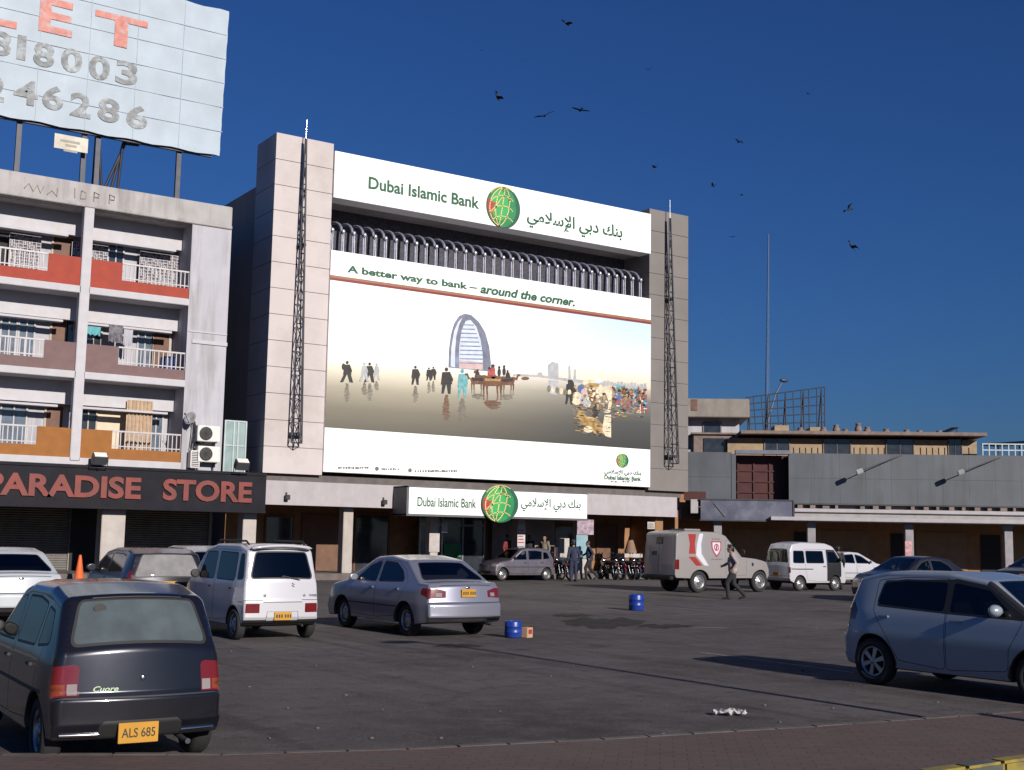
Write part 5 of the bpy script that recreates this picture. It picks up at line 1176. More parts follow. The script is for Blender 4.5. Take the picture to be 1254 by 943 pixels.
# canvas awnings and railing on the far right roof
aw = thing('canvas_awning', 'dark slanting awning on the yellow storey roof end', 'awning', tuple(RB(4, -5, 7)))
b = MB(); q0, z0 = PR(1149, 533, OF); q1, z1 = PR(1175, 522.5, OF); b.slab([RB(q0, OF-.2, z0), RB(q1, OF-.2, z1), RB(q1, OF-1.6, z1+.1), RB(q0, OF-1.6, z0+.1)], (0, 0, -.07)); b.build('canvas', MATS['sign_dark'], aw)
b = MB(); b.tube(RB(q1-.05, OF-.3, z1), RB(q1-.05, OF-.3, zr-.03), .03, n=6); b.tube(RB(q1-.05, OF-1.5, z1), RB(q1-.05, OF-1.5, zr-.03), .03, n=6); b.build('post', MATS['steel_dark'], aw)
aw = thing('canvas_awning', 'dark canopy over the pale roof railing at the right edge', 'awning', tuple(RB(8, -6, 6)))
b = MB(); q0, z0 = PR(1222, 545, OF); q1, z1 = PR(1262, 539, OF); b.slab([RB(q0, OF, z0), RB(q1+3, OF, z1+.05), RB(q1+3, OF-3, z1+.4), RB(q0, OF-3, z0+.3)], (0, 0, -.1)); b.build('canvas', MATS['sign_dark'], aw)
b = MB()
for k in range(5): b.tube(RB(q0+.1+k*1.1, OF-.3, z0), RB(q0+.1+k*1.1, OF-.3, 6.2), .035, n=6)
b.build('post', MATS['steel_dark'], aw)
rl = thing('roof_railing', 'pale blue roof railing right of the yellow upper storey', 'railing', tuple(RB(8, -4, 6)))
b = MB(); q0, _ = PR(1203, 550, OF+1)
for k in range(20): rbox(b, q0+k*.33, q0+k*.33+.05, OF+.95, OF+1, 6.2, 7.15)
for z in (6.45, 6.8, 7.12): rbox(b, q0, q0+6.5, OF+.94, OF+.99, z, z+.06)
b.build('rails', mat('railing_blue', (.42,.47,.52), .6), rl)
# bare hoarding frame and aerials on the skyline
hf = thing('hoarding_frame', 'bare steel hoarding lattice standing empty behind the low shops', 'billboard', tuple(RB(-9, -16, 6)))
OG = -16; b = MB()
def gp(px, py): q = PR(px, py, OG); return RB(q[0], OG, q[1])
for k in range(11):
    f_ = k/10; b.tube(gp(913+97*f_, 487-13*f_), gp(917+93*f_, 535), .035, n=5)
for k in range(6):
    f_ = k/5; b.tube(gp(913+3*f_, 487+40*f_), gp(1010-1*f_, 474+54*f_), .035, n=5)
b.build('lattice', MATS['steel_dark'], hf)
b = MB()
for k in range(5): p = gp(918+22*k, 488-3*k); b.tube(p, p-RN*2.5-RZ*4, .04, n=5); b.tube(p, p-RZ*8, .05, n=5)
b.build('strut', MATS['steel_dark'], hf)
am = thing('radio_mast', 'thin pale radio mast rising high behind the hoarding frame', 'mast', tuple(RB(-8, -40, 0)))
def ga(px, py, o): q = PR(px, py, o); return RB(q[0], o, q[1])
p0, p1 = ga(939, 532, -40), ga(941, 287, -40); b = MB()
for dx, dy in ((.16, 0), (-.16, 0), (0, .22)): o = RU*dx+RN*dy; b.path([Vector((p0.x, p0.y, 0))+o, p0+o, p1+o*.2], [.03, .03, .018], 5)
b.build('legs', mat('mast_grey', (.14,.17,.24), .6, .3), am)
b = MB()
for k in range(24):
    u = p0.lerp(p1, k/24); v = p0.lerp(p1, (k+1)/24); s0 = 1-.8*k/24; s1 = 1-.8*(k+1)/24
    b.tube(u+RU*.16*s0*(-1)**k, v-RU*.16*s1*(-1)**k, .010, n=4)
b.build('lacing', MATS['mast_grey'], am)
sl_ = thing('street_lamp', 'single street lamp on a bent pole against the sky beside the hoarding frame', 'street lamp', tuple(RB(-7, -20, 0)))
b = MB(); a_ = ga(938, 530, -20); b.path([Vector((a_.x, a_.y, 0)), a_, ga(943, 505, -20), ga(950, 482, -20), ga(957, 469, -20)], .06, 6); b.build('pole', MATS['mast_grey'], sl_)
c = ga(960, 466, -20); b = MB(); b.ball(c, .38, .2, .13, 10, 6); b.build('lamp_head', MATS['lamp_grey'], sl_)

# ------------------------------------------------------------------ small fittings on the flats
def ac_unit(label, x, y, z):
    t = thing('air_conditioner', label, 'air conditioner', (x, y, z), 0, 'outdoor air conditioner units by the flats')
    k = MB(); k.box(-.44, .44, -.17, .17, 0, .60); k.build('case', mat('ac_white', (.62,.60,.58), .5, var=.06, stain=(.4,.36,.32), stain_amt=.4, stain_scale=2), t, local=True, bevel=.02)
    k = MB(); k.lathe([(.245, 0), (.255, .02), (.235, .03), (.0, .012)], (-.12, -.17, .30), (0, -1, 0), 24, [1, 1, 0]); 
    for i in range(5):
        a = 2*math.pi*i/5; k.add([(-.12+.05*math.cos(a-.3), -.186, .3+.05*math.sin(a-.3)), (-.12+.2*math.cos(a-.25), -.19, .3+.2*math.sin(a-.25)), (-.12+.2*math.cos(a+.35), -.184, .3+.2*math.sin(a+.35)), (-.12+.05*math.cos(a+.4), -.186, .3+.05*math.sin(a+.4))], [(0,1,2,3)], 2)
    k.build('fan', [mat('fan_well', (.06,.06,.06), .8), MATS['trim'], mat('fan_blade', (.33,.32,.32), .6)], t, local=True)
    k = MB(); 
    for r_ in (.06, .11, .16, .21): k.path([(-.12+r_*math.cos(2*math.pi*i/20), -.20, .3+r_*math.sin(2*math.pi*i/20)) for i in range(21)], .005, 4, caps=False)
    for i in range(4): a = math.pi*i/4; k.tube((-.12-.24*math.cos(a), -.20, .3-.24*math.sin(a)), (-.12+.24*math.cos(a), -.20, .3+.24*math.sin(a)), .005, n=4)
    k.build('grille', MATS['trim'], t, local=True)
    k = MB()
    for xx in (-.3, .3): k.box(xx-.02, xx+.02, -.2, .2, -.05, 0); k.box(xx-.02, xx+.02, .16, .2, -.3, 0)
    k.build('bracket', MATS['steel_dark'], t, local=True); return t
a_ = FY(253, 541, 45.95); ac_unit('upper air conditioner with round fan on the white end wall', a_.x+.02, 45.95, a_.z)
a_ = FY(253, 566, 45.95); ac_unit('lower air conditioner with round fan on the white end wall', a_.x+.02, 45.95, a_.z)
t = thing('air_conditioner', 'narrow louvred air conditioner box beside the stacked fans', 'air conditioner', (0,0,0), 0, 'outdoor air conditioner units by the flats')
a_ = FY(232, 573, 45.95); t.location = (a_.x, 45.95, a_.z); k = MB(); k.box(-.02, .34, -.15, .2, 0, .66); k.build('case', MATS['ac_white'], t, local=True, bevel=.02); k = MB()
for i in range(9): k.box(.02, .30, -.165, -.15, .06+i*.065, .09+i*.065)
k.build('louvre', MATS['trim'], t, local=True)
t = thing('cable_coil', 'tangle of dark cables and pipes beside the air conditioners', 'cables', (15.7, 46.1, 5)); k = MB()
for i in range(7):
    x0_ = FY(236+i*1.3, 520, 46.1).x; k.path([(x0_, 46.12, 6.2-.1*i), (x0_+.08*math.sin(i), 46.05, 5.6), (x0_-.05+.05*i, 46.08, 5.0), (x0_+.1, 46.1, 4.4)], .022, 5)
k.build('cables', MATS['trim'], t)
d_ = FY(234, 513, 45.9); t = thing('satellite_dish', 'small satellite dish turned sideways on the white end wall', 'satellite dish', tuple(d_)); k = MB()
ax = Vector((-.75, -.55, .35)); k.lathe([(.02, 0), (.14, .025), (.25, .08), (.26, .07), (.14, .014), (.02, -.012)], d_, ax, 20); k.build('dish', mat('dish_grey', (.40,.40,.42), .5, .3, stain=(.2,.16,.14), stain_amt=.5), t)
k = MB(); k.tube(d_, d_+Vector((.15, .32, -.15)), .025); k.path([d_-Vector((0,0,.3)), d_+ax.normalized()*.42], .012, 5); k.ball(d_+ax.normalized()*.43, .04); k.build('arm', MATS['steel_dark'], t)
gl_ = thing('glass_booth', 'pale green glazed booth in the gap between flats and bank', 'window', (17.6, 47, 4.2)); A = FY(276, 516, 46.9); B = FY(299, 576, 46.9)
k = MB(); k.box(A.x, B.x, 46.9, 46.93, 4.2, A.z); k.build('pane', mat('booth_glass', (.25,.33,.33), .25, coat=.6, var=.2, scale=1.5), gl_); k = MB()
for f_ in (0, .42, .62, 1): x = A.x+(B.x-A.x)*f_; k.box(x-.03, x+.03, 46.86, 46.95, 4.2, A.z+.05)
k.box(A.x, B.x, 46.87, 46.95, A.z, A.z+.06); k.box(A.x, B.x, 46.87, 46.898, 5.2, 5.25); k.build('frame', mat('booth_frame', (.36,.42,.42), .5), gl_)
def sign_lamp(label, px, py):
    c = FY(px, py, 45.75); t = thing('sign_floodlight', label, 'floodlight', tuple(c), 0, 'floodlights on top of the store sign')
    k = MB(); k.obox(c, (.26, 0, 0), (0, .12, .09), (0, -.11, .14)); k.build('lamp_head', MATS['lamp_grey'], t, bevel=.02)
    k = MB(); k.obox(c+Vector((0, -.115, .147)), (.22, 0, 0), (0, .10, .075), (0, -.008, .010)); k.build('lens', mat('lens_bright', (.8,.78,.72), .15, coat=1), t)
    k = MB(); k.path([c+Vector((-.3, 0, 0)), c+Vector((-.3, .05, -.3)), c+Vector((0, .1, -.32)), c+Vector((.3, .05, -.3)), c+Vector((.3, 0, 0))], .02, 6); k.tube(c+Vector((0, .1, -.32)), Vector((c.x, 46.05, c.z-.42)), .03); k.build('yoke', MATS['trim'], t)
sign_lamp('square floodlight above the middle of the store sign', 122, 562); sign_lamp('square floodlight at the right end of the store sign', 296, 569)
dr = thing('water_drum', 'blue plastic drum on the mauve balcony', 'drum', (0,0,0)); c = FY(205, 452, 46.9); dr.location = (c.x, 46.9, 7.55); k = MB(); k.lathe([(.01, 0), (.27, 0), (.29, .1), (.29, .85), (.25, .93), (.01, .95)], (0,0,0), (0,0,1), 18); k.build('barrel', mat('drum_dark_blue', (.03,.05,.16), .5), dr, local=True)
k = MB()
for z_ in (.3, .6): k.lathe([(.29, 0), (.305, .02), (.29, .04)], (0,0,z_), (0,0,1), 18)
k.build('hoop', MATS['drum_dark_blue'], dr, local=True)
def cloth(label, px0, py0, px1, py1, y, m, grp='washing on the balconies'):
    A = FY(px0, py0, y); B = FY(px1, py1, y); k = MB(); n_ = 14; m_ = 6
    vs = [(A.x+(B.x-A.x)*i/n_, y+.05*math.sin(i*.9+j*.4)*j/m_, A.z+(B.z-A.z)*j/m_+.03*math.sin(i*1.3)*(j == m_)) for j in range(m_+1) for i in range(n_+1)]
    k.add(vs, [(j*(n_+1)+i, j*(n_+1)+i+1, (j+1)*(n_+1)+i+1, (j+1)*(n_+1)+i) for j in range(m_) for i in range(n_)], 0, True)
    tag(k.build('washing', m), label, 'cloth', grp)
cloth('turquoise cloth hung in the mauve balcony', 107, 399, 123, 411, 47.0, mat('cloth_turq', (.10,.32,.36), .9)); cloth('grey patterned cloth hung in the mauve balcony', 134, 397, 150, 420, 46.95, mat('cloth_grey', (.14,.13,.15), .9, var=.5, scale=9)); cloth('pale cloth hung beside the grey one', 152, 403, 162, 424, 47.0, mat('cloth_pale', (.38,.38,.42), .9))
# ------------------------------------------------------------------ vehicles
GL = glass('car_glass', (.42,.46,.46)); GD = glass('car_glass_dark', (.10,.11,.13)); GH = glass('dusty_glass', (.3,.34,.34), .72, (.105,.13,.14)); GP = glass('shaded_glass', (.3,.3,.3), .85, (.26,.25,.25)); GB = glass('deep_glass', (.035,.035,.045))
def base_mats(p, g_side, g_rear, g_front=None):
    return {'paint': p, 'trim': MATS['trim'], 'glass': g_side, 'rglass': g_rear, 'fglass': g_front or g_side, 'red': MATS['lamp_red'], 'orange': MATS['lamp_orange'], 'clear': MATS['lamp_clear'], 'chrome': MATS['chrome'], 'black': MATS['black_metal']}
def quad(a, b, c, d, r=.05): return rnd([a, b, c, d], r)
def wheels(root, wb, r, track, wd, kind='steel', rim='rim_silver', spokes=6):
    for x in (0, wb):
        for y in (track, -track): make_wheel(root, x, y, r, wd, MATS['tyre'], MATS[rim], spokes, kind)
# silhouettes: (x, z, fillet) from the tail's foot over the roof to the nose's foot; x = 0 at the rear axle
SIL = {
 'hatch_small': [(-.50,.24,.05),(-.555,.36,.06),(-.555,.54,.05),(-.525,.60,.05),(-.49,.92,.12),(-.235,1.335,.10),(.25,1.42,.5),(1.0,1.42,.5),(1.30,1.36,.25),(1.93,.93,.15),(2.55,.83,.25),(2.80,.66,.12),(2.84,.42,.08),(2.78,.22,.06)],
 'saloon': [(-.88,.28,.06),(-.95,.40,.07),(-.95,.60,.06),(-.90,.66,.05),(-.87,.93,.07),(-.80,1.01,.06),(-.42,1.03,.10),(.22,1.40,.45),(.9,1.475,.6),(1.45,1.44,.5),(2.35,.99,.2),(3.0,.87,.3),(3.26,.70,.15),(3.32,.45,.08),(3.26,.22,.06)],
 'wagon': [(-.42,.30,.05),(-.475,.40,.05),(-.475,.66,.04),(-.455,.72,.05),(-.43,1.0,.15),(-.30,1.56,.09),(.1,1.655,.5),(1.2,1.655,.5),(1.72,1.56,.3),(2.25,1.03,.15),(2.62,.90,.2),(2.80,.72,.12),(2.82,.40,.08),(2.77,.24,.06)],
 'hatch_round': [(-.55,.26,.05),(-.61,.38,.06),(-.61,.62,.06),(-.57,.70,.06),(-.53,1.0,.12),(-.36,1.40,.12),(.15,1.50,.6),(1.1,1.51,.6),(1.68,1.43,.35),(2.34,1.04,.2),(2.78,.92,.25),(3.05,.72,.15),(3.10,.42,.08),(3.03,.22,.06)],
 'minivan': [(-.52,.36,.06),(-.58,.48,.06),(-.575,.95,.3),(-.50,1.55,.25),(-.34,1.80,.12),(.2,1.87,.5),(1.5,1.85,.5),(1.9,1.74,.3),(2.42,1.10,.15),(2.62,.86,.15),(2.66,.45,.08),(2.60,.28,.06)],
 'armoured': [(-1.13,.52,.05),(-1.18,.62,.05),(-1.18,1.0,.1),(-1.08,2.13,.14),(-.6,2.20,.5),(.9,2.18,.4),(1.28,2.06,.25),(2.05,1.30,.06),(2.75,1.24,.3),(3.42,1.12,.15),(3.56,.85,.1),(3.56,.60,.06),(3.46,.48,.05)],
}
PROF = {'hatch_small': [(.15,.93),(.3,.985),(.6,1.0),(.88,.965),(.95,.93),(1.42,.77)], 'saloon': [(.15,.93),(.3,.985),(.6,1.0),(.90,.965),(.98,.92),(1.48,.70)],
        'wagon': [(.15,.95),(.3,.99),(.6,1.0),(.98,.98),(1.05,.95),(1.66,.83)], 'hatch_round': [(.15,.93),(.3,.98),(.65,1.0),(.95,.965),(1.03,.93),(1.5,.73)],
        'minivan': [(.25,.96),(.4,.99),(.8,1.0),(1.1,.985),(1.87,.82)], 'armoured': [(.4,.96),(.55,.99),(.9,1.0),(1.3,1.0),(2.2,.94)]}
GRP = 'cars parked in the lot'
def place(root, x, y, rz): root.location = (x, y, 0); root.rotation_euler = (0, 0, rz)
def strip_rear(sh, root, name, m, pts, wd=.02, up=.004, kind='rear'):
    """thin trim strip across the tail, following its curve; pts are (z, y)"""
    k = MB(); q = []
    for z, y in pts: p, n = sh.rear_pt(z, y, kind); q.append(p+n*up)
    k.path(q, wd, 6); return k.build(name, m, root, local=True)

def hatch_small(label, cat, p, glass_rear, plate=None, dusty=False, badge=False, side=GL):
    sh = CarShape(SIL['hatch_small'], .712, PROF['hatch_small'], 2.345, .265, .23, r=.085, crown=.05)
    root = thing('hatchback_car', label, cat, (0,0,0), 0, GRP)
    sd_ = [('door', rnd([(.30,.34),(1.02,.30),(1.02,.92),(1.0,1.335),(.55,1.345),(.02,1.30),(-.02,.95),(.10,.60)], .05), 'paint'), ('door', rnd([(1.05,.30),(2.0,.32),(2.02,.90),(1.86,.945),(1.33,1.315),(1.04,1.335)], .05), 'paint'),
           ('window', rnd([(.30,.965),(.97,.95),(.95,1.30),(.55,1.305),(.24,1.27)], .03), 'glass'), ('window', rnd([(1.10,.95),(1.80,.945),(1.36,1.275),(1.09,1.30)], .03), 'glass'), ('window', rnd([(-.16,1.0),(.19,.97),(.15,1.25),(-.05,1.22)], .03), 'glass'),
           ('tail_lamp', [(-.62,.575),(-.40,.575),(-.405,.83),(-.62,.83)], 'red'), (None, [(-.2,.565),(2.6,.57),(2.6,.60),(-.2,.60)], 'trim')]
    T = .66
    en = [('rear_window', 'rear', rnd([(.985,-.765),(.985,.765),(1.295,.715),(1.295,-.715)], .06), 'rglass'), ('windscreen', 'front', rnd([(.97,-.72),(.97,.72),(1.31,.64),(1.31,-.64)], .05), 'fglass'),
          ('tail_lamp', 'rear', [(.575,T),(.575,1),(.835,1),(.835,T+.06),(.82,T+.015),(.79,T)], 'red'), ('tail_lamp', 'rear', [(.575,-T),(.575,-1),(.835,-1),(.835,-T-.06),(.82,-T-.015),(.79,-T)], 'red'),
          ('tail_lamp', 'rear', [(.585,T+.01),(.585,T+.11),(.67,T+.11),(.67,T+.01)], 'clear'), ('tail_lamp', 'rear', [(.585,-T-.01),(.585,-T-.11),(.67,-T-.11),(.67,-T-.01)], 'clear'),
          ('tail_lamp', 'rear', [(.585,T+.13),(.585,.99),(.67,.99),(.67,T+.13)], 'orange'), ('tail_lamp', 'rear', [(.585,-T-.13),(.585,-.99),(.67,-.99),(.67,-T-.13)], 'orange'),
          (None, 'rear', [(.555,-.98),(.555,.98),(.566,.98),(.566,-.98)], 'trim'), (None, 'rear', rnd([(.20,-.40),(.20,.40),(.385,.40),(.385,-.40)], .03), 'trim'),
          ('headlamp', 'front', [(.60,.55),(.60,.95),(.74,.95),(.74,.55)], 'clear'), ('headlamp', 'front', [(.60,-.55),(.60,-.95),(.74,-.95),(.74,-.55)], 'clear'), (None, 'front', rnd([(.30,-.5),(.30,.5),(.42,.5),(.42,-.5)], .03), 'trim')]
    m = base_mats(p, side, glass_rear); o = build_car(root, sh, sd_, en, m)
    wheels(root, 2.345, .265, .60, .155); seats(root, MATS['seat_dark'], 1.15, .35, .62, .42, 1.3)
    for sg, L_ in ((1, 'L'), (-1, 'R')):
        for i, x in ((0, .28), (1, 1.18)): handle_(sh, o['door#%s%d' % (L_, i)], x, .80, sg, MATS['trim'])
        mirror_(root, 1.72, sg*.64, .97, MATS['trim'], MATS['trim'], (.06, .085, .055))
    for s_ in (1, -1): strip_rear(sh, root, 'bumper_trim', MATS['chrome'] if badge else MATS['trim'], [(.285, s_*y) for y in (.32, .42, .52, .60)], .018)
    strip_rear(sh, root, 'window_trim', MATS['black_metal'], [(1.315, y) for y in (-.46, -.23, 0, .23, .46)], .010)
    pl_ = plate_(sh, root, .29, 0.03, .31, .155, MATS['plate_yellow'], MATS['ink'], plate, smudge=plate is None)
    k = MB(); q, n = sh.rear_pt(.70, .0); k.ball(q+n*.004, .008, .022, .022, 10, 6); k.build('emblem', MATS['chrome'], root, local=True)
    if badge:
        q, n = sh.rear_pt(.605, .41); q2, _ = sh.rear_pt(.605, .22); q3, _ = sh.rear_pt(.65, .41); text_mb('Cuore', q+n*.008, (q2-q).normalized(), (q3-q).normalized(), .19, .042, .02, .3, .004).build('badge', mat('badge_green', (.35,.5,.3), .4), root, local=True)
        k = MB(); q, n = sh.rear_pt(1.235, .385); k.slab([q+n*.012+Vector((0, .05*math.cos(2*math.pi*i/14), .035*math.sin(2*math.pi*i/14))) for i in range(14)], (.004, 0, 0)); k.build('window_sticker', MATS['trim'], root, local=True)
    k = MB(); k.path([(-.3,-.30,.26),(-.50,-.36,.20),(-.59,-.36,.20)], .022, 8); k.build('exhaust', MATS['steel_dark'], root, local=True)
    if badge:
        pass
    return root

def saloon(label, p, glass_, hw=.845, scale=None, lamps='red', plate=True, rim='rim_silver', stance=GRP, side=None):
    sh = CarShape(SIL['saloon'], hw, PROF['saloon'], 2.45, .295, .235, plan=(.15, .16))
    root = thing('saloon_car', label, 'car', (0,0,0), 0, GRP)
    sd_ = [('door', rnd([(.38,.36),(1.12,.30),(1.14,.95),(1.12,1.395),(.55,1.37),(.18,1.22),(-.02,1.0),(.2,.70)], .05), 'paint'), ('door', rnd([(1.15,.30),(2.05,.33),(2.12,.93),(2.06,1.0),(1.55,1.31),(1.15,1.395)], .05), 'paint'),
           ('window', rnd([(.12,1.03),(1.08,1.0),(1.07,1.36),(.60,1.335),(.30,1.20)], .04), 'glass'), ('window', rnd([(1.19,1.0),(2.0,.995),(1.55,1.27),(1.19,1.36)], .04), 'glass'),
           ('tail_lamp', [(-1,.72),(-.60,.80),(-.58,.88),(-.62,.93),(-1,.93)], 'red'), ('headlamp', [(2.75,.66),(3.4,.62),(3.4,.78),(2.8,.80)], 'clear'), (None, [(.2,.52),(2.3,.52),(2.3,.545),(.2,.545)], 'trim')]
    en = [('rear_window', 'rear', rnd([(1.06,-.74),(1.06,.74),(1.34,.62),(1.34,-.62)], .05), 'rglass'), ('windscreen', 'front', rnd([(1.03,-.76),(1.03,.76),(1.39,.64),(1.39,-.64)], .05), 'fglass'),
          ('tail_lamp', 'rear', [(.74,.50),(.72,1),(.93,1),(.92,.72),(.86,.50)], 'red'), ('tail_lamp', 'rear', [(.74,-.50),(.72,-1),(.93,-1),(.92,-.72),(.86,-.50)], 'red'), ('tail_lamp', 'rear', [(.76,.58),(.76,.70),(.83,.70),(.83,.58)], 'clear'), ('tail_lamp', 'rear', [(.76,-.58),(.76,-.70),(.83,-.70),(.83,-.58)], 'clear'),
          (None, 'rear', [(.635,-.97),(.635,.97),(.648,.97),(.648,-.97)], 'trim'), (None, 'rear', [(.315,-.8),(.315,.8),(.35,.8),(.35,-.8)], 'chrome'), (None, 'rear', [(.955,-.62),(.955,.62),(.966,.62),(.966,-.62)], 'trim'),
          ('headlamp', 'front', [(.62,.55),(.62,1),(.79,1),(.77,.55)], 'clear'), ('headlamp', 'front', [(.62,-.55),(.62,-1),(.79,-1),(.77,-.55)], 'clear'), ('grille', 'front', rnd([(.60,-.36),(.60,.36),(.72,.36),(.72,-.36)], .03), 'black'), (None, 'front', rnd([(.30,-.6),(.30,.6),(.42,.6),(.42,-.6)], .03), 'trim')]
    o = build_car(root, sh, sd_, en, base_mats(p, side or glass_, glass_))
    wheels(root, 2.45, .295, .70, .18, 'steel', rim); seats(root, MATS['seat_pale'], 1.35, .40, .74, .46, 1.3)
    for sg, L_ in ((1, 'L'), (-1, 'R')):
        for i, x in ((0, .32), (1, 1.30)): handle_(sh, o['door#%s%d' % (L_, i)], x, .88, sg, p)
        mirror_(root, 1.92, sg*.78, 1.02, p, MATS['trim'], (.07, .10, .065))
    if plate: plate_(sh, root, .815, 0.0, .31, .14, MATS['plate_yellow'], MATS['ink'], smudge=True)
    k = MB(); q, n = sh.rear_pt(.915, 0); k.ball(q+n*.004, .01, .05, .022, 12, 6); k.build('emblem', MATS['chrome'], root, local=True)
    k = MB(); k.path([(-.6,-.45,.27),(-.93,-.5,.24)], .025, 8); k.build('exhaust', MATS['steel_dark'], root, local=True)
    return root

R90 = math.pi/2
# near dark hatchback
c_ = hatch_small('dark grey hatchback nearest the camera with a yellow plate and dusty rear window', 'car', paint('paint_graphite', (.0125,.013,.020), .5, .24, .06, (.07,.062,.06)), GH, 'ALS 685', badge=True)
NEAR = c_
place(c_, 3.08, 10.46, R90-R(1))
# purple-grey one by the arcade
c_ = hatch_small('purple grey hatchback parked along the arcade by the bank entrance', 'car', paint('paint_mauve', (.135,.12,.15), .5, .35, .25), GD)
place(c_, 31.25, 45.55, math.pi+R(2))
# silver saloon
c_ = saloon('silver saloon with red tail lamps parked in the middle of the lot', paint('paint_silver', (.28,.285,.35), .55, .32, .12), glass('saloon_glass', (.26,.28,.33)), plate=True)
place(c_, 11.97, 20.62, R90+R(2)); SEDAN = c_
# white saloon at the left edge
c_ = saloon('white saloon cut by the left edge behind the dark hatchback', paint('paint_white_a', (.44,.47,.50), .1, .35, .15), GD, .85, plate=False)
place(c_, 5.25, 25.6, R90)
# black saloon behind the white hatch
c_ = saloon('black saloon behind the pale hatchback facing left', paint('paint_black', (.014,.013,.018), .3, .28, .18, (.07,.06,.055)), GL, .85, side=GL)
place(c_, 34.7, 27.15, math.pi-R(2)); BLACK = c_
# white saloon beyond the minivan
c_ = saloon('white saloon showing its bonnet beyond the white minivan', paint('paint_white_b', (.46,.46,.49), .1, .32, .1), GD)
place(c_, 42.6, 39.4, R(-6))
c_ = saloon('dark blue saloon cut by the right edge in front of the shops', paint('paint_navy', (.02,.025,.04), .4, .3, .15, (.06,.055,.05)), GL)
place(c_, 47.4, 31.0, math.pi-R(4)); NAVY = c_

def wagon():
    sh = CarShape(SIL['wagon'], .735, PROF['wagon'], 2.335, .27, .24, r=.05, plan=(.07, .10), crown=.025)
    root = thing('microvan_car', 'tall white microvan with dark rear window and roof spoiler', 'car', (0,0,0), 0, GRP); p = paint('paint_white_c', (.50,.495,.53), .1, .33, .12)
    sd_ = [('door', rnd([(.30,.36),(1.0,.30),(1.0,1.56),(-.02,1.55),(-.02,.95),(.12,.62)], .06), 'paint'), ('door', rnd([(1.03,.30),(1.95,.33),(2.0,1.02),(1.65,1.54),(1.03,1.56)], .06), 'paint'),
           ('window', rnd([(.06,1.05),(.94,1.05),(.93,1.51),(.08,1.50)], .05), 'glass'), ('window', rnd([(1.09,1.05),(1.88,1.05),(1.60,1.50),(1.09,1.51)], .05), 'glass'), ('window', rnd([(-.30,1.08),(-.07,1.07),(-.07,1.49),(-.20,1.48)], .04), 'glass'),
           (None, [(-.60,.655),(-.2,.655),(-.2,.668),(-.60,.668)], 'trim')]
    en = [('rear_window', 'rear', rnd([(1.08,-.74),(1.08,.74),(1.51,.66),(1.51,-.66)], .07), 'rglass'), ('windscreen', 'front', rnd([(1.08,-.76),(1.08,.76),(1.54,.68),(1.54,-.68)], .06), 'fglass'),
          ('tail_lamp', 'rear', rnd([(.475,.52),(.475,.86),(.635,.84),(.635,.52)], .02), 'red'), ('tail_lamp', 'rear', rnd([(.475,-.52),(.475,-.86),(.635,-.84),(.635,-.52)], .02), 'red'),
          (None, 'rear', [(.688,.45),(.688,.98),(.700,.98),(.700,.45)], 'trim'), (None, 'rear', [(.688,-.45),(.688,-.98),(.700,-.98),(.700,-.45)], 'trim'), (None, 'rear', [(.652,-.45),(.652,.45),(.664,.45),(.664,-.45)], 'trim'),
          (None, 'rear', rnd([(.34,-.36),(.34,.36),(.50,.36),(.50,-.36)], .02), 'trim'), (None, 'rear', rnd([(.345,-.35),(.345,.35),(.495,.35),(.495,-.35)], .02), 'paint'),
          ('headlamp', 'front', [(.58,.5),(.58,.95),(.78,.95),(.78,.5)], 'clear'), ('headlamp', 'front', [(.58,-.5),(.58,-.95),(.78,-.95),(.78,-.5)], 'clear')]
    o = build_car(root, sh, sd_, en, base_mats(p, GD, GB, GL)); wheels(root, 2.335, .27, .65, .155); seats(root, MATS['seat_dark'], 1.2, .4, .66, .48, 1.5)
    for sg, L_ in ((1, 'L'), (-1, 'R')):
        for i, x in ((0, .15), (1, 1.18)): handle_(sh, o['door#%s%d' % (L_, i)], x, .90, sg, MATS['trim'])
        mirror_(root, 1.86, sg*.70, 1.08, MATS['trim'], MATS['trim'], (.07, .09, .08))
        k = MB(); k.path([(-.1, sg*.52, 1.64), (.0, sg*.53, 1.70), (1.3, sg*.53, 1.70), (1.42, sg*.53, 1.63)], .018, 6); k.build('roof_rail', MATS['trim'], root, local=True)
    k = MB(); k.path([(-.30, y, 1.625-.05*(y/.6)**2) for y in [-.56+.07*i for i in range(17)]], [.012]+[.034]*15+[.012], 8); k.v = [(x-.02+(x+.3)*2.2, y, z) for x, y, z in k.v]; k.build('roof_spoiler', p, root, local=True)
    plate_(sh, root, .42, .0, .32, .14, MATS['plate_yellow'], MATS['ink'], smudge=True)
    k = MB(); a_, n = sh.rear_pt(1.10, -.0); b_, _ = sh.rear_pt(1.035, -.34); k.path([a_+n*.02+Vector((0,.02,-.02)), a_+n*.025, b_+n*.02], [.016, .012, .008], 6); k.build('wiper', MATS['trim'], root, local=True)
    k = MB(); q, n = sh.rear_pt(.955, -.2); k.path([q+n*.01+Vector((0, y*.05, z*.05)) for y, z in ((.5,.6),(-.5,.2),(.5,-.2),(-.4,-.7))], .009, 5); k.build('emblem', MATS['chrome'], root, local=True)
    k = MB()
    for y in (.34, -.42): q, n = sh.rear_pt(.775, y); k.ball(q+n*.004, .008, .025, .025, 8, 6)
    k.build('latch_knob', MATS['rim_grey'], root, local=True)
    k = MB(); q, n = sh.rear_pt(.78, -.54)
    for i in range(4): k.obox(q+n*.008+Vector((0, -.04*i, 0)), (.002, 0, 0), (0, .014, 0), (0, 0, .018))
    k.build('badge', MATS['rim_grey'], root, local=True)
    k = MB(); k.path([(-.2,-.35,.28),(-.46,-.38,.25)], .02, 8); k.build('exhaust', MATS['steel_dark'], root, local=True)
    return root
c_ = wagon(); place(c_, 8.70, 20.95, R90)

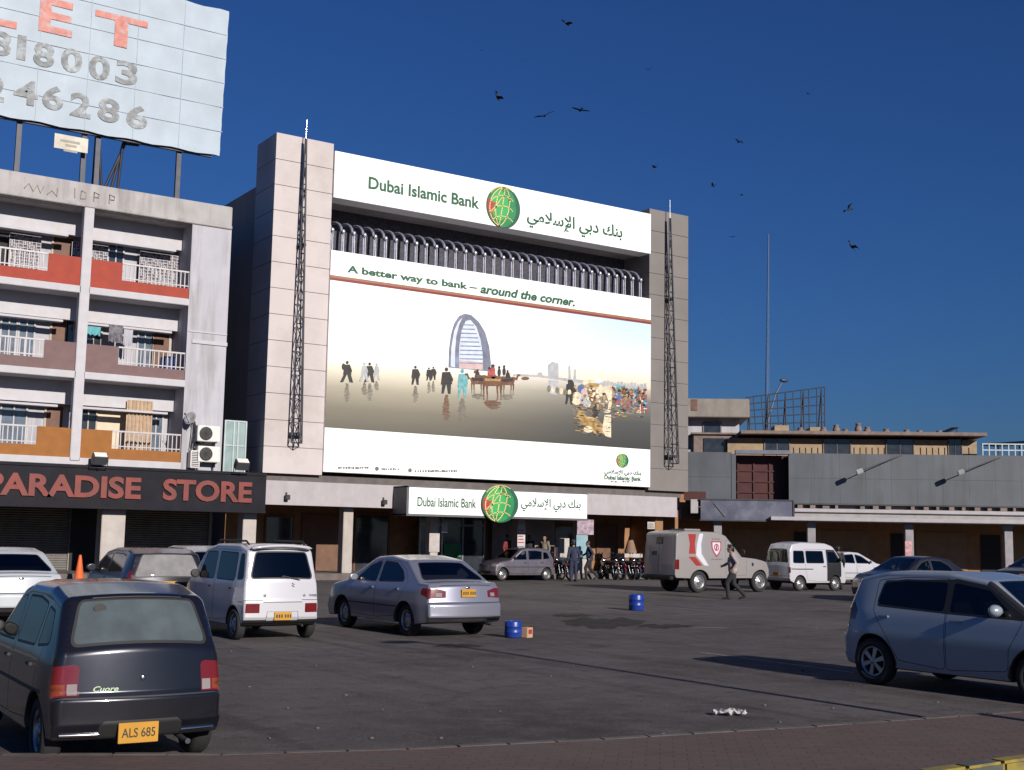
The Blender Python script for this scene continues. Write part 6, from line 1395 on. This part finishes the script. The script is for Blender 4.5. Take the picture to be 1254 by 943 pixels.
def hatch_round(label, p, gs, gr, rim='rim_silver', kind='alloy', cat='car', pillars=False, rw=(1.07, 1.36), mat_mirror=None):
    sh = CarShape(SIL['hatch_round'], .845, PROF['hatch_round'], 2.39, .305, .235, plan=(.14, .18))
    root = thing('hatchback_car', label, cat, (0,0,0), 0, GRP)
    sd_ = [('door', rnd([(.42,.36),(1.12,.30),(1.12,1.44),(.45,1.43),(.02,1.38),(.02,1.0),(.24,.66)], .06), 'paint'), ('door', rnd([(1.15,.30),(2.0,.36),(2.02,.62),(2.20,.98),(2.12,1.07),(1.70,1.37),(1.15,1.44)], .06), 'paint'),
           ('window', rnd([(.06,1.08),(1.09,1.035),(1.09,1.395),(.45,1.39),(.12,1.35)], .06), 'glass'), ('window', rnd([(1.18,1.035),(2.10,1.02),(1.70,1.32),(1.18,1.395)], .05), 'glass'),
           ('tail_lamp', [(-.70,.86),(-.36,.86),(-.32,.98),(-.42,1.10),(-.70,1.12)], 'red'), ('headlamp', [(2.6,.72),(3.1,.66),(3.1,.86),(2.6,.92)], 'clear')]
    if pillars: sd_.insert(2, (None, rnd([(.05,1.05),(1.14,1.01),(2.24,.99),(2.2,1.10),(1.74,1.405),(1.14,1.435),(.12,1.385)], .04), 'trim'))
    en = [('rear_window', 'rear', rnd([(rw[0],-.74),(rw[0],.74),(rw[1],.66),(rw[1],-.66)], .06), 'rglass'), ('windscreen', 'front', rnd([(1.08,-.76),(1.08,.76),(1.41,.66),(1.41,-.66)], .05), 'fglass'),
          ('tail_lamp', 'rear', [(.76,.80),(.76,1),(1.10,1),(1.08,.80)], 'red'), ('tail_lamp', 'rear', [(.76,-.80),(.76,-1),(1.10,-1),(1.08,-.80)], 'red'), (None, 'rear', [(.66,-.97),(.66,.97),(.672,.97),(.672,-.97)], 'trim'),
          ('headlamp', 'front', [(.66,.55),(.66,1),(.86,1),(.80,.55)], 'clear'), ('headlamp', 'front', [(.66,-.55),(.66,-1),(.86,-1),(.80,-.55)], 'clear'), ('grille', 'front', rnd([(.38,-.5),(.38,.5),(.52,.5),(.52,-.5)], .04), 'black')]
    if pillars: en = [(None, 'front', [(1.06,q*.80),(1.06,q*.99),(1.43,q*.99),(1.43,q*.80)], 'trim') for q in (1, -1)]+en
    o = build_car(root, sh, sd_, en, base_mats(p, gs, gr)); wheels(root, 2.39, .305, .735, .185, kind, rim, 6); seats(root, MATS['seat_dark'], 1.25, .4, .75, .48, 1.4)
    for sg, L_ in ((1, 'L'), (-1, 'R')):
        for i, x in ((0, .20), (1, 1.30)): handle_(sh, o['door#%s%d' % (L_, i)], x, .93, sg, p)
        mirror_(root, 1.90, sg*.80, 1.07, mat_mirror or p, MATS['trim'], (.085, .115, .075))
    plate_(sh, root, .80, 0, .32, .14, MATS['plate_yellow'], MATS['ink'], smudge=True); return root
c_ = hatch_round('pale blue white hatchback at the right edge with alloy wheels', paint('paint_pale', (.27,.315,.37), .2, .33, .08), glass('hatch_glass', (.13,.135,.15)), GB, pillars=True)
place(c_, 14.05, 11.45, -R90+R(2)); PALE = c_
c_ = hatch_round('black hatchback with a pale sunshade filling its rear window', paint('paint_dark', (.018,.019,.028), .4, .3, .10, (.07,.065,.06)), GL, GP, kind='steel', rw=(.97, 1.385))
place(c_, 7.95, 24.9, R90-R(1))
c_ = hatch_round('light grey hatchback half hidden behind the white microvan', paint('paint_lightgrey', (.38,.38,.40), .3, .35, .2), GD, GB, kind='steel')
place(c_, 10.6, 29.5, R90-R(1))

def minivan():
    sh = CarShape(SIL['minivan'], .70, PROF['minivan'], 1.94, .28, .30, r=.06, plan=(.08, .10), crown=.05)
    root = thing('minivan', 'white minivan parked nose right behind the armoured van', 'van', (0,0,0), 0, GRP); p = paint('paint_white_d', (.46,.455,.49), .05, .35, .15)
    sd_ = [('door', rnd([(.42,.42),(1.05,.36),(1.45,.36),(1.45,1.62),(.30,1.62),(.30,.85)], .05), 'paint'), ('door', rnd([(1.48,.36),(2.30,.55),(2.30,1.15),(1.98,1.60),(1.48,1.62)], .05), 'black'),
           ('window', rnd([(-.38,1.12),(.24,1.12),(.24,1.55),(-.30,1.55)], .05), 'glass'), ('window', rnd([(.36,1.12),(1.30,1.12),(1.28,1.55),(.36,1.55)], .05), 'glass'), ('window', rnd([(1.54,1.12),(2.2,1.12),(1.95,1.52),(1.54,1.55)], .05), 'glass'),
           (None, [(-.5,.86),(.70,.86),(.70,.90),(-.5,.90)], 'trim')]
    en = [('rear_window', 'rear', rnd([(1.12,-.74),(1.12,.74),(1.58,.66),(1.58,-.66)], .06), 'rglass'), ('windscreen', 'front', rnd([(1.14,-.76),(1.14,.76),(1.70,.68),(1.70,-.68)], .06), 'fglass'), ('tail_lamp', 'rear', [(.70,.80),(.70,.97),(.95,.97),(.95,.80)], 'red'), ('tail_lamp', 'rear', [(.70,-.80),(.70,-.97),(.95,-.97),(.95,-.80)], 'red'),
          (None, 'rear', [(.56,-.95),(.56,.95),(.575,.95),(.575,-.95)], 'trim'), ('headlamp', 'front', [(.66,.55),(.66,.92),(.84,.92),(.84,.55)], 'clear'), ('headlamp', 'front', [(.66,-.55),(.66,-.92),(.84,-.92),(.84,-.55)], 'clear')]
    o = build_car(root, sh, sd_, en, base_mats(p, GD, GB, GL)); wheels(root, 1.94, .28, .61, .16); seats(root, MATS['seat_dark'], 1.3, .5, .62, .55, 1.6)
    for sg, L_ in ((1, 'L'), (-1, 'R')): handle_(sh, o['door#%s0' % L_], 1.32, .98, sg, MATS['trim']); mirror_(root, 2.15, sg*.66, 1.2, MATS['trim'], MATS['trim'], (.05, .08, .08))
    plate_(sh, root, .64, 0, .32, .13, MATS['plate_yellow'], MATS['ink'], smudge=True); return root
c_ = minivan(); place(c_, 35.5, 34.75, 0)

def armoured():
    sh = CarShape(SIL['armoured'], .90, PROF['armoured'], 2.98, .385, .50, r=.05, plan=(.05, .10), crown=.03, taper=(.02, .08))
    root = thing('armoured_van', 'cream armoured cash van with red and white stripes and a shield emblem', 'van', (0,0,0), 0, GRP); p = paint('paint_cream', (.245,.228,.225), .05, .42, .2)
    m = base_mats(p, GB, GB, GB); m.update(stripe=mat('stripe_vivid_red', (.27,.025,.022), .45, var=.1), white=mat('stripe_white', (.52,.52,.56), .45, var=.03), grey=mat('panel_grey', (.22,.225,.245), .5, var=.05))
    sd_ = [('door', rnd([(1.25,.62),(2.25,.62),(2.25,1.25),(1.95,1.28),(1.42,1.88),(1.25,1.92)], .05), 'paint'), (None, rnd([(.02,2.12),(.20,2.12),(.08,1.75),(.08,1.40),(.42,.98),(.20,1.0),(-.18,1.35),(-.12,1.75)], .02), 'white'),
           (None, rnd([(-.52,2.10),(-.14,2.10),(-.22,1.75),(-.20,1.40),(-.52,1.40),(-.46,1.75)], .02), 'stripe'), (None, rnd([(-.55,1.30),(-.22,1.30),(.12,.98),(-.18,.98)], .02), 'stripe'), (None, rnd([(.20,2.12),(.30,2.12),(.18,1.75),(.18,1.42),(.50,.99),(.42,.98),(.08,1.40),(.08,1.75)], .02), 'grey'),
           ('window', rnd([(1.36,1.50),(1.66,1.50),(1.66,1.74),(1.36,1.74)], .03), 'glass'), (None, [(1.44,1.26),(1.56,1.26),(1.56,1.38),(1.44,1.38)], 'black'), (None, [(2.52,.98),(2.62,.98),(2.62,1.10),(2.52,1.10)], 'black'), ('tail_lamp', [(-1.3,.85),(-1.0,.85),(-1.0,1.20),(-1.3,1.20)], 'red')]
    en = [('rear_window', 'rear', rnd([(1.72,-.16),(1.72,.16),(1.92,.16),(1.92,-.16)], .03), 'rglass'), ('windscreen', 'front', rnd([(1.36,-.74),(1.36,.74),(1.95,.70),(1.95,-.70)], .05), 'fglass'), (None, 'rear', [(.66,-.012),(.66,.012),(2.05,.012),(2.05,-.012)], 'trim'), (None, 'rear', rnd([(1.30,.1),(1.30,.4),(1.45,.4),(1.45,.1)], .03), 'trim'),
          ('tail_lamp', 'rear', [(.85,.84),(.85,1),(1.20,1),(1.20,.84)], 'red'), ('tail_lamp', 'rear', [(.85,-.84),(.85,-1),(1.20,-1),(1.20,-.84)], 'red'), ('headlamp', 'front', [(.88,.5),(.88,.85),(1.04,.85),(1.04,.5)], 'clear'), ('headlamp', 'front', [(.88,-.5),(.88,-.85),(1.04,-.85),(1.04,-.5)], 'clear'), ('grille', 'front', [(.82,-.42),(.82,.42),(1.06,.42),(1.06,-.42)], 'black')]
    o = build_car(root, sh, sd_, en, m); wheels(root, 2.98, .385, .75, .23, 'steel', 'rim_silver')
    k = MB(); k.box(-1.32, -1.14, -.82, .82, .46, .58); k.build('rear_bumper', MATS['black_metal'], root, local=True, bevel=.03)
    k = MB(); k.box(-1.0, 3.3, -.55, .55, .42, .60); k.build('chassis', MATS['black_metal'], root, local=True)
    k = MB(); k.box(-.3, .5, -.4, .4, 2.18, 2.26); k.build('roof_hatch', p, root, local=True, bevel=.03)
    k = MB(); shd = [(-.24,.24),(.24,.24),(.23,-.02),(.12,-.22),(0,-.34),(-.12,-.22),(-.23,-.02)]
    cx, cz = .80, 1.62
    P_ = lambda u, v, d: Vector(sh.side(cx+u, cz+v, -1))+Vector((0, -d, 0))
    k.poly([P_(u, v, .006) for u, v in reversed(shd)], 0); k.poly([P_(u*.78, v*.78+.01, .010) for u, v in reversed(shd)], 1); k.poly([P_(.12*math.cos(2*math.pi*i/20), .02+.13*math.sin(2*math.pi*i/20), .014) for i in range(20)], 0); k.poly([P_(.08*math.cos(2*math.pi*i/20), .02+.09*math.sin(2*math.pi*i/20), .018) for i in range(20)], 1)
    k.add([P_(-.02,.1,.02), P_(.05,.1,.02), P_(.02,-.06,.02), P_(-.05,-.06,.02)], [(0,1,2,3)], 0)
    for i in range(3): k.add([P_(-.2+i*.14,.30,.006), P_(-.09+i*.14,.30,.006), P_(-.09+i*.14,.34,.006), P_(-.2+i*.14,.34,.006)], [(0,1,2,3)], 2)
    for i in range(6): k.add([P_(-.26+i*.09,-.42,.006), P_(-.19+i*.09,-.42,.006), P_(-.19+i*.09,-.39,.006), P_(-.26+i*.09,-.39,.006)], [(0,1,2,3)], 2)
    for f in range(len(k.f)):
        q = [Vector(k.v[i]) for i in k.f[f][:3]]
        if (q[1]-q[0]).cross(q[2]-q[0]).y > 0: k.f[f] = tuple(reversed(k.f[f]))
    k.build('shield_emblem', [mat('emblem_crimson', (.30,.03,.06), .5), m['white'], MATS['rim_grey']], root, local=True)
    for sg in (1, -1): mirror_(root, 2.0, sg*.90, 1.45, MATS['trim'], MATS['trim'], (.05, .1, .12))
    return root
c_ = armoured(); place(c_, 30.2, 34.7, 0)
# ------------------------------------------------------------------ people and small things
mat('skin', (.27,.155,.10), .6, var=.06); mat('hair_black', (.012,.011,.011), .5); mat('cloth_check', (.30,.25,.24), .9, var=.4, scale=26); mat('cloth_black', (.018,.018,.022), .9); mat('cloth_navy', (.020,.026,.055), .9, var=.15); mat('cloth_maroon', (.17,.03,.035), .9); mat('shoe', (.015,.013,.013), .5); mat('cloth_khaki', (.16,.14,.11), .9)
p_ = GZ(898, 734); person('man in a pale checked shirt and black trousers walking left past the armoured van', (p_.x, p_.y, 0), YAW*-1+R(180-8), WALK, MATS['skin'], MATS['cloth_check'], MATS['cloth_black'], MATS['hair_black'], MATS['shoe'], H=1.74)
p_ = GZ(702, 712); person('man in dark uniform standing beside the purple grey hatchback', (p_.x, p_.y, 0), R(80), STAND, MATS['skin'], MATS['cloth_navy'], MATS['cloth_navy'], MATS['hair_black'], MATS['shoe'], MATS['cloth_navy'], H=1.76, group='guards outside the bank')
p_ = GZ(722, 709.5); person('man in dark clothes standing under the postered pillar', (p_.x, p_.y, 0), R(150), dict(WALK), MATS['skin'], MATS['cloth_navy'], MATS['cloth_black'], MATS['hair_black'], MATS['shoe'], H=1.76, group='guards outside the bank')
p_ = GZ(1027, 722); person('person in black at the open front door of the white minivan', (p_.x, p_.y, 0), R(70), STAND, MATS['skin'], MATS['cloth_black'], MATS['cloth_black'], MATS['hair_black'], MATS['shoe'], long_shirt=True, H=1.72)
for px, y, shirt, lab, rz in ((667, 46.9, 'cloth_khaki', 'man in drab shirt standing behind the purple grey hatchback under the sign', 200), (648, 47.8, 'cloth_black', 'man in black standing in the shade left of the drab shirt', 260), (621, 47.6, 'cloth_maroon', 'person in maroon in the shade by the bank entrance', 290)):
    x = FY(px, 680, y).x; person(lab, (x, y, .26), R(rz), STAND, MATS['skin'], MATS[shirt], MATS['cloth_black'], MATS['hair_black'], MATS['shoe'], H=1.7)
# motorcycles in front of the arcade
mots = ['black motorcycle nearest the postered pillar', 'maroon motorcycle parked second from the pillar', 'black motorcycle in the middle of the parked row', 'dark blue motorcycle beside the last black one', 'black motorcycle nearest the armoured van', 'maroon motorcycle half hidden by the armoured van']
tm = [MATS['black_metal'], mat('tank_maroon', (.12,.015,.02), .25, coat=1), mat('tank_blue', (.02,.03,.09), .25, coat=1)]
first = [None]*3
for i, px in enumerate((742, 752, 762, 771, 780, 789)):
    x = FY(px, 690, 45.9).x; k = (0, 1, 0, 2, 0, 1)[i]; loc = (x, 45.2+.15*(i % 2), 0); rz = R(84+5*((i*3) % 4))
    if first[k] is None: first[k] = motorcycle(mots[i], loc, rz, tm[k], 'motorcycles parked before the arcade')
    else: dup(first[k], loc, rz, mots[i])
x = FY(683, 690, 45.9).x; dup(first[0], (x, 45.6, 0), R(95), 'black motorcycle standing between the hatchback and the guard')
x = FY(691, 690, 45.9).x; dup(first[2], (x, 45.5, 0), R(88), 'dark blue motorcycle standing behind the guard')
# posters and notices in the arcade
def board(name, label, px0, py0, px1, py1, y, m, cat, d=.03, marks=None):
    A = FY(px0, py0, y); B = FY(px1, py1, y); t = thing(name, label, cat, ((A.x+B.x)/2, y, B.z)); MB().box(A.x, B.x, y, y+d, B.z, A.z).build('sheet', m, t, bevel=.004)
    if marks:
        k = MB(); n_ = 5
        for i in range(n_): z = B.z+(A.z-B.z)*(.15+.7*i/n_); k.box(A.x+.08*(B.x-A.x), B.x-(.1+.3*((i*7) % 3)/3)*(B.x-A.x), y-.004, y-.001, z, z+(A.z-B.z)*.05)
        k.build('lettering', marks, t)
    return t
nw = mat('notice_white', (.40,.365,.35), .8, var=.15, scale=4)
board('notice_board', 'pale notice board in the arcade beside the guard', 684, 659, 697, 683, 48.9, nw, 'notice', marks=mat('ink_grey', (.4,.36,.35), .8))
board('notice_board', 'narrow white notice on the pillar left of the hatchback roof', 634, 642, 643, 669, 46.70, mat('notice_white_b', (.45,.44,.45), .8), 'notice', .03, MATS['emblem_red'])
board('notice_board', 'small white notice hung near the bank entrance pillar', 541, 640, 548, 652, 46.6, nw, 'notice', .03)
board('notice_board', 'white printed panel low on the entrance pillar', 526, 653, 538, 676, 46.70, nw, 'notice', .03, MATS['ink_grey'])
board('notice_board', 'small square white notice above the armoured van roof', 793, 639, 802, 648, 46.2, nw, 'notice', .03, MATS['ink'])
board('poster_panel', 'turquoise poster on the arcade pillar behind the guards', 706, 655, 719, 684, 46.70, mat('poster_turq', (.20,.32,.36), .7, var=.15), 'poster', .04)
board('poster_panel', 'pink and grey poster cluster above the turquoise one', 707, 636, 727, 655, 46.66, mat('poster_pink', (.30,.22,.28), .7, var=.5, scale=5, stain=(.3,.33,.3), stain_amt=.9, stain_scale=3), 'poster', .05)
t = thing('market_counter', 'pale counter top with tan goods in the shaded arcade', 'counter', (36, 47.5, .26)); A = FY(765, 678, 47.3); B = FY(787, 683, 47.3)
MB().box(A.x, B.x, 47.3, 48.0, B.z, A.z).build('top', nw, t, bevel=.01); k = MB()
for x in (A.x+.05, B.x-.12): k.box(x, x+.07, 47.4, 47.9, .26, B.z)
k.build('leg', MATS['steel_dark'], t)
k = MB(); A2 = FY(767, 660, 47.6); k.lathe([(.28, 0), (.30, .1), (.16, .55), (.05, .9), (.005, .93)], (A2.x+.3, 47.65, A.z), (0,0,1), 12); tag(k.build('sack', mat('sack_tan', (.25,.16,.11), .9, var=.2)), 'tan cone shaped bundle on the arcade counter', 'bundle')
for px, py, l in ((352, 609, 'small dark lamp box on the left of the pale fascia'), (471, 615, 'small dark lamp box on the fascia beside the canopy sign')):
    A = FY(px, py, 46.1); t = thing('fascia_lamp', l, 'lamp', tuple(A), 0, 'lamp boxes on the bank fascia'); k = MB(); k.box(A.x-.09, A.x+.09, 46.0, 46.2, A.z-.1, A.z+.1); k.build('case', MATS['trim'], t, bevel=.02); k = MB(); k.box(A.x-.03, A.x+.03, 46.2, 46.26, A.z-.03, A.z+.2); k.build('bracket', MATS['trim'], t)
# blue drums
def drum(label, px, py, r, h):
    p = GZ(px, py); t = thing('plastic_drum', label, 'drum', (p.x, p.y+r*.8, 0), 0, 'blue plastic drums on the asphalt'); k = MB()
    k.lathe([(.005, .01), (r*.93, 0), (r, .03), (r, h*.32), (r*1.03, h*.34), (r, h*.36), (r, h*.66), (r*1.03, h*.68), (r, h*.70), (r, h*.93), (r*.93, h), (r*.87, h), (r*.85, h*.96)], (0,0,0), (0,0,1), 28)
    k.build('barrel', mat('drum_blue', (.008,.035,.24), .38, var=.2, stain=(.05,.06,.14), stain_amt=.5, stain_scale=3), t, local=True)
    k = MB(); k.lathe([(r*.86, h*.955), (r*.3, h*.965), (.005, h*.965)], (0,0,0), (0,0,1), 24); k.ball((r*.5, 0, h*.975), .03, .03, .02, 8, 6); k.build('lid', MATS['drum_blue'], t, local=True)
drum('blue plastic drum alone on the asphalt before the armoured van', 784, 748, .20, .42); drum('blue plastic drum with a carton beside it near the silver saloon', 633, 781.5, .16, .31)
p_ = GZ(646, 781); t = thing('carton', 'small brown carton with a red mark beside the blue drum', 'box', (p_.x+.02, p_.y+.05, 0), R(20)); k = MB(); k.box(-.09, .09, -.07, .07, 0, .19); k.build('box', mat('carton_brown', (.42,.27,.17), .85, var=.1), t, local=True, bevel=.006); k = MB(); k.box(-.05, .06, -.0735, -.0715, .07, .15); k.build('print', MATS['emblem_red'], t, local=True); k = MB(); k.add([(-.09,-.07,.19),(.09,-.07,.19),(.07,-.13,.215),(-.07,-.13,.215)], [(0,1,2,3)]); k.build('flap', MATS['carton_brown'], t, local=True)
# cone
p_ = FY(97, 703, 45.2); cg = thing('traffic_cone', 'orange traffic cone before the store arcade', 'cone', (p_.x, 45.2, 0)); k = MB(); k.lathe([(.21, .05), (.17, .10), (.05, .92), (.035, .96), (.002, .96)], (0,0,0), (0,0,1), 20); k.build('cone', mat('cone_orange', (.62,.11,.02), .6, var=.1, stain=(.3,.12,.07), stain_amt=.4, stain_scale=3), cg, local=True); k = MB(); k.box(-.25, .25, -.25, .25, 0, .05); k.build('base', MATS['cone_orange'], cg, local=True, bevel=.015)
# litter
p_ = GZ(893, 876); k = MB(); random.seed(3)
n_, m_ = 11, 5
vs = [((i/n_-.5)*.34, (j/m_-.5)*.15+.04*math.sin(i*1.1), .015+.06*abs(math.sin(i*1.9+j*1.3))*random.random()) for j in range(m_+1) for i in range(n_+1)]
k.add(vs, [(j*(n_+1)+i, j*(n_+1)+i+1, (j+1)*(n_+1)+i+1, (j+1)*(n_+1)+i) for j in range(m_) for i in range(n_)], 0, False); o = k.build('litter_bag', mat('litter_white', (.42,.41,.41), .7, var=.1)); o.location = (p_.x, p_.y, 0); o.rotation_euler = (0, 0, R(-25)); tag(o, 'crumpled white bag lying on the asphalt near the pavers', 'litter')
for i in range(46):
    pass
random.seed(21)
chips = [(random.uniform(280, 1150), random.uniform(735, 905)) for _ in range(26)]+[(684, 840), (702, 816), (520, 868), (455, 905), (352, 868), (612, 872), (955, 885), (274, 800), (305, 842), (540, 905), (480, 822), (812, 900), (1020, 868), (330, 905)]
for i, (px, py) in enumerate(chips):
    p_ = GZ(px, py); k = MB(); s_ = random.uniform(.012, .028); k.ball((0,0,s_*.35), s_, s_*random.uniform(.5, .9), s_*.45, 7, 5); o = k.build('stone', mat('stone_dark', (.12,.10,.09), .9)); o.location = p_; o.rotation_euler = (0, 0, i); tag(o, 'small loose stone lying on the asphalt', 'stone', 'loose stones on the asphalt')
# tall lamp post by the pavement, outside the picture; its shadow crosses the lot
lp = thing('street_lamp', 'tall street lamp standing on the pavement beyond the right edge', 'street lamp', (11.45, 3.0, .12)); k = MB(); k.path([(0,0,0),(0,0,.5)], .11, 12); k.path([(0,0,.5),(0,0,5.6),(-.05,0,6.1),(-.3,.05,6.45)], [.075,.055,.05,.045], 12); k.build('pole', MATS['steel_dark'], lp, local=True); k = MB(); k.ball((-.55, .1, 6.5), .38, .16, .09, 14, 8); k.build('lamp_head', MATS['lamp_grey'], lp, local=True)
# birds
random.seed(11)
BIRDS = [(694,29,.9,40,45),(609,119,1.0,42,80),(667,142,1.0,42,-25),(711,135,.9,44,10),(905,174,.6,52,20),(802,205,.7,50,-20),(873,227,.6,52,15),(908,239,.5,54,-10),(1039,257,.8,46,35),(1043,302,1.0,42,-65),(897,290,.5,56,0),(795,85,.5,56,20),(640,75,.4,58,60),(990,115,.4,60,0),(590,62,.4,60,30)]
for i, (px, py, s_, D, rot) in enumerate(BIRDS):
    d = ray(px, py).normalized(); D *= 2.2; c = Vector((0,0,CAM_H))+d*D
    t = thing('bird', 'dark kite gliding in the deep blue sky', 'bird', tuple(c), R(20*i), 'birds gliding in the sky')
    k = MB(); k.ball((0,0,0), .26, .07, .07, 10, 6); k.ball((.25,0,.02), .07, .05, .05, 8, 6); k.add([(-.2,.03,0),(-.2,-.03,0),(-.5,-.12,.0),(-.44,0,0),(-.5,.12,0)], [(0,1,2,3,4)])
    k.build('body', mat('feather_dark', (.02,.02,.022), .8), t, local=True)
    for sg in (1, -1):
        k = MB(); up_ = .16+.1*math.sin(i*1.7); k.add([(.14,sg*.05,0),(.16,sg*.34,up_),(.02,sg*.72,up_*.8),(-.12,sg*.70,up_*.8),(-.10,sg*.36,up_*.9),(-.14,sg*.05,0)], [(0,1,2,3,4,5) if sg < 0 else (5,4,3,2,1,0)]); k.build('wing', MATS['feather_dark'], t, local=True)
    t.rotation_euler = (R(rot)*.6, R(rot)*.4, R(20*i+10)); t.scale = (s_*1.1, s_*1.1, s_*1.1)
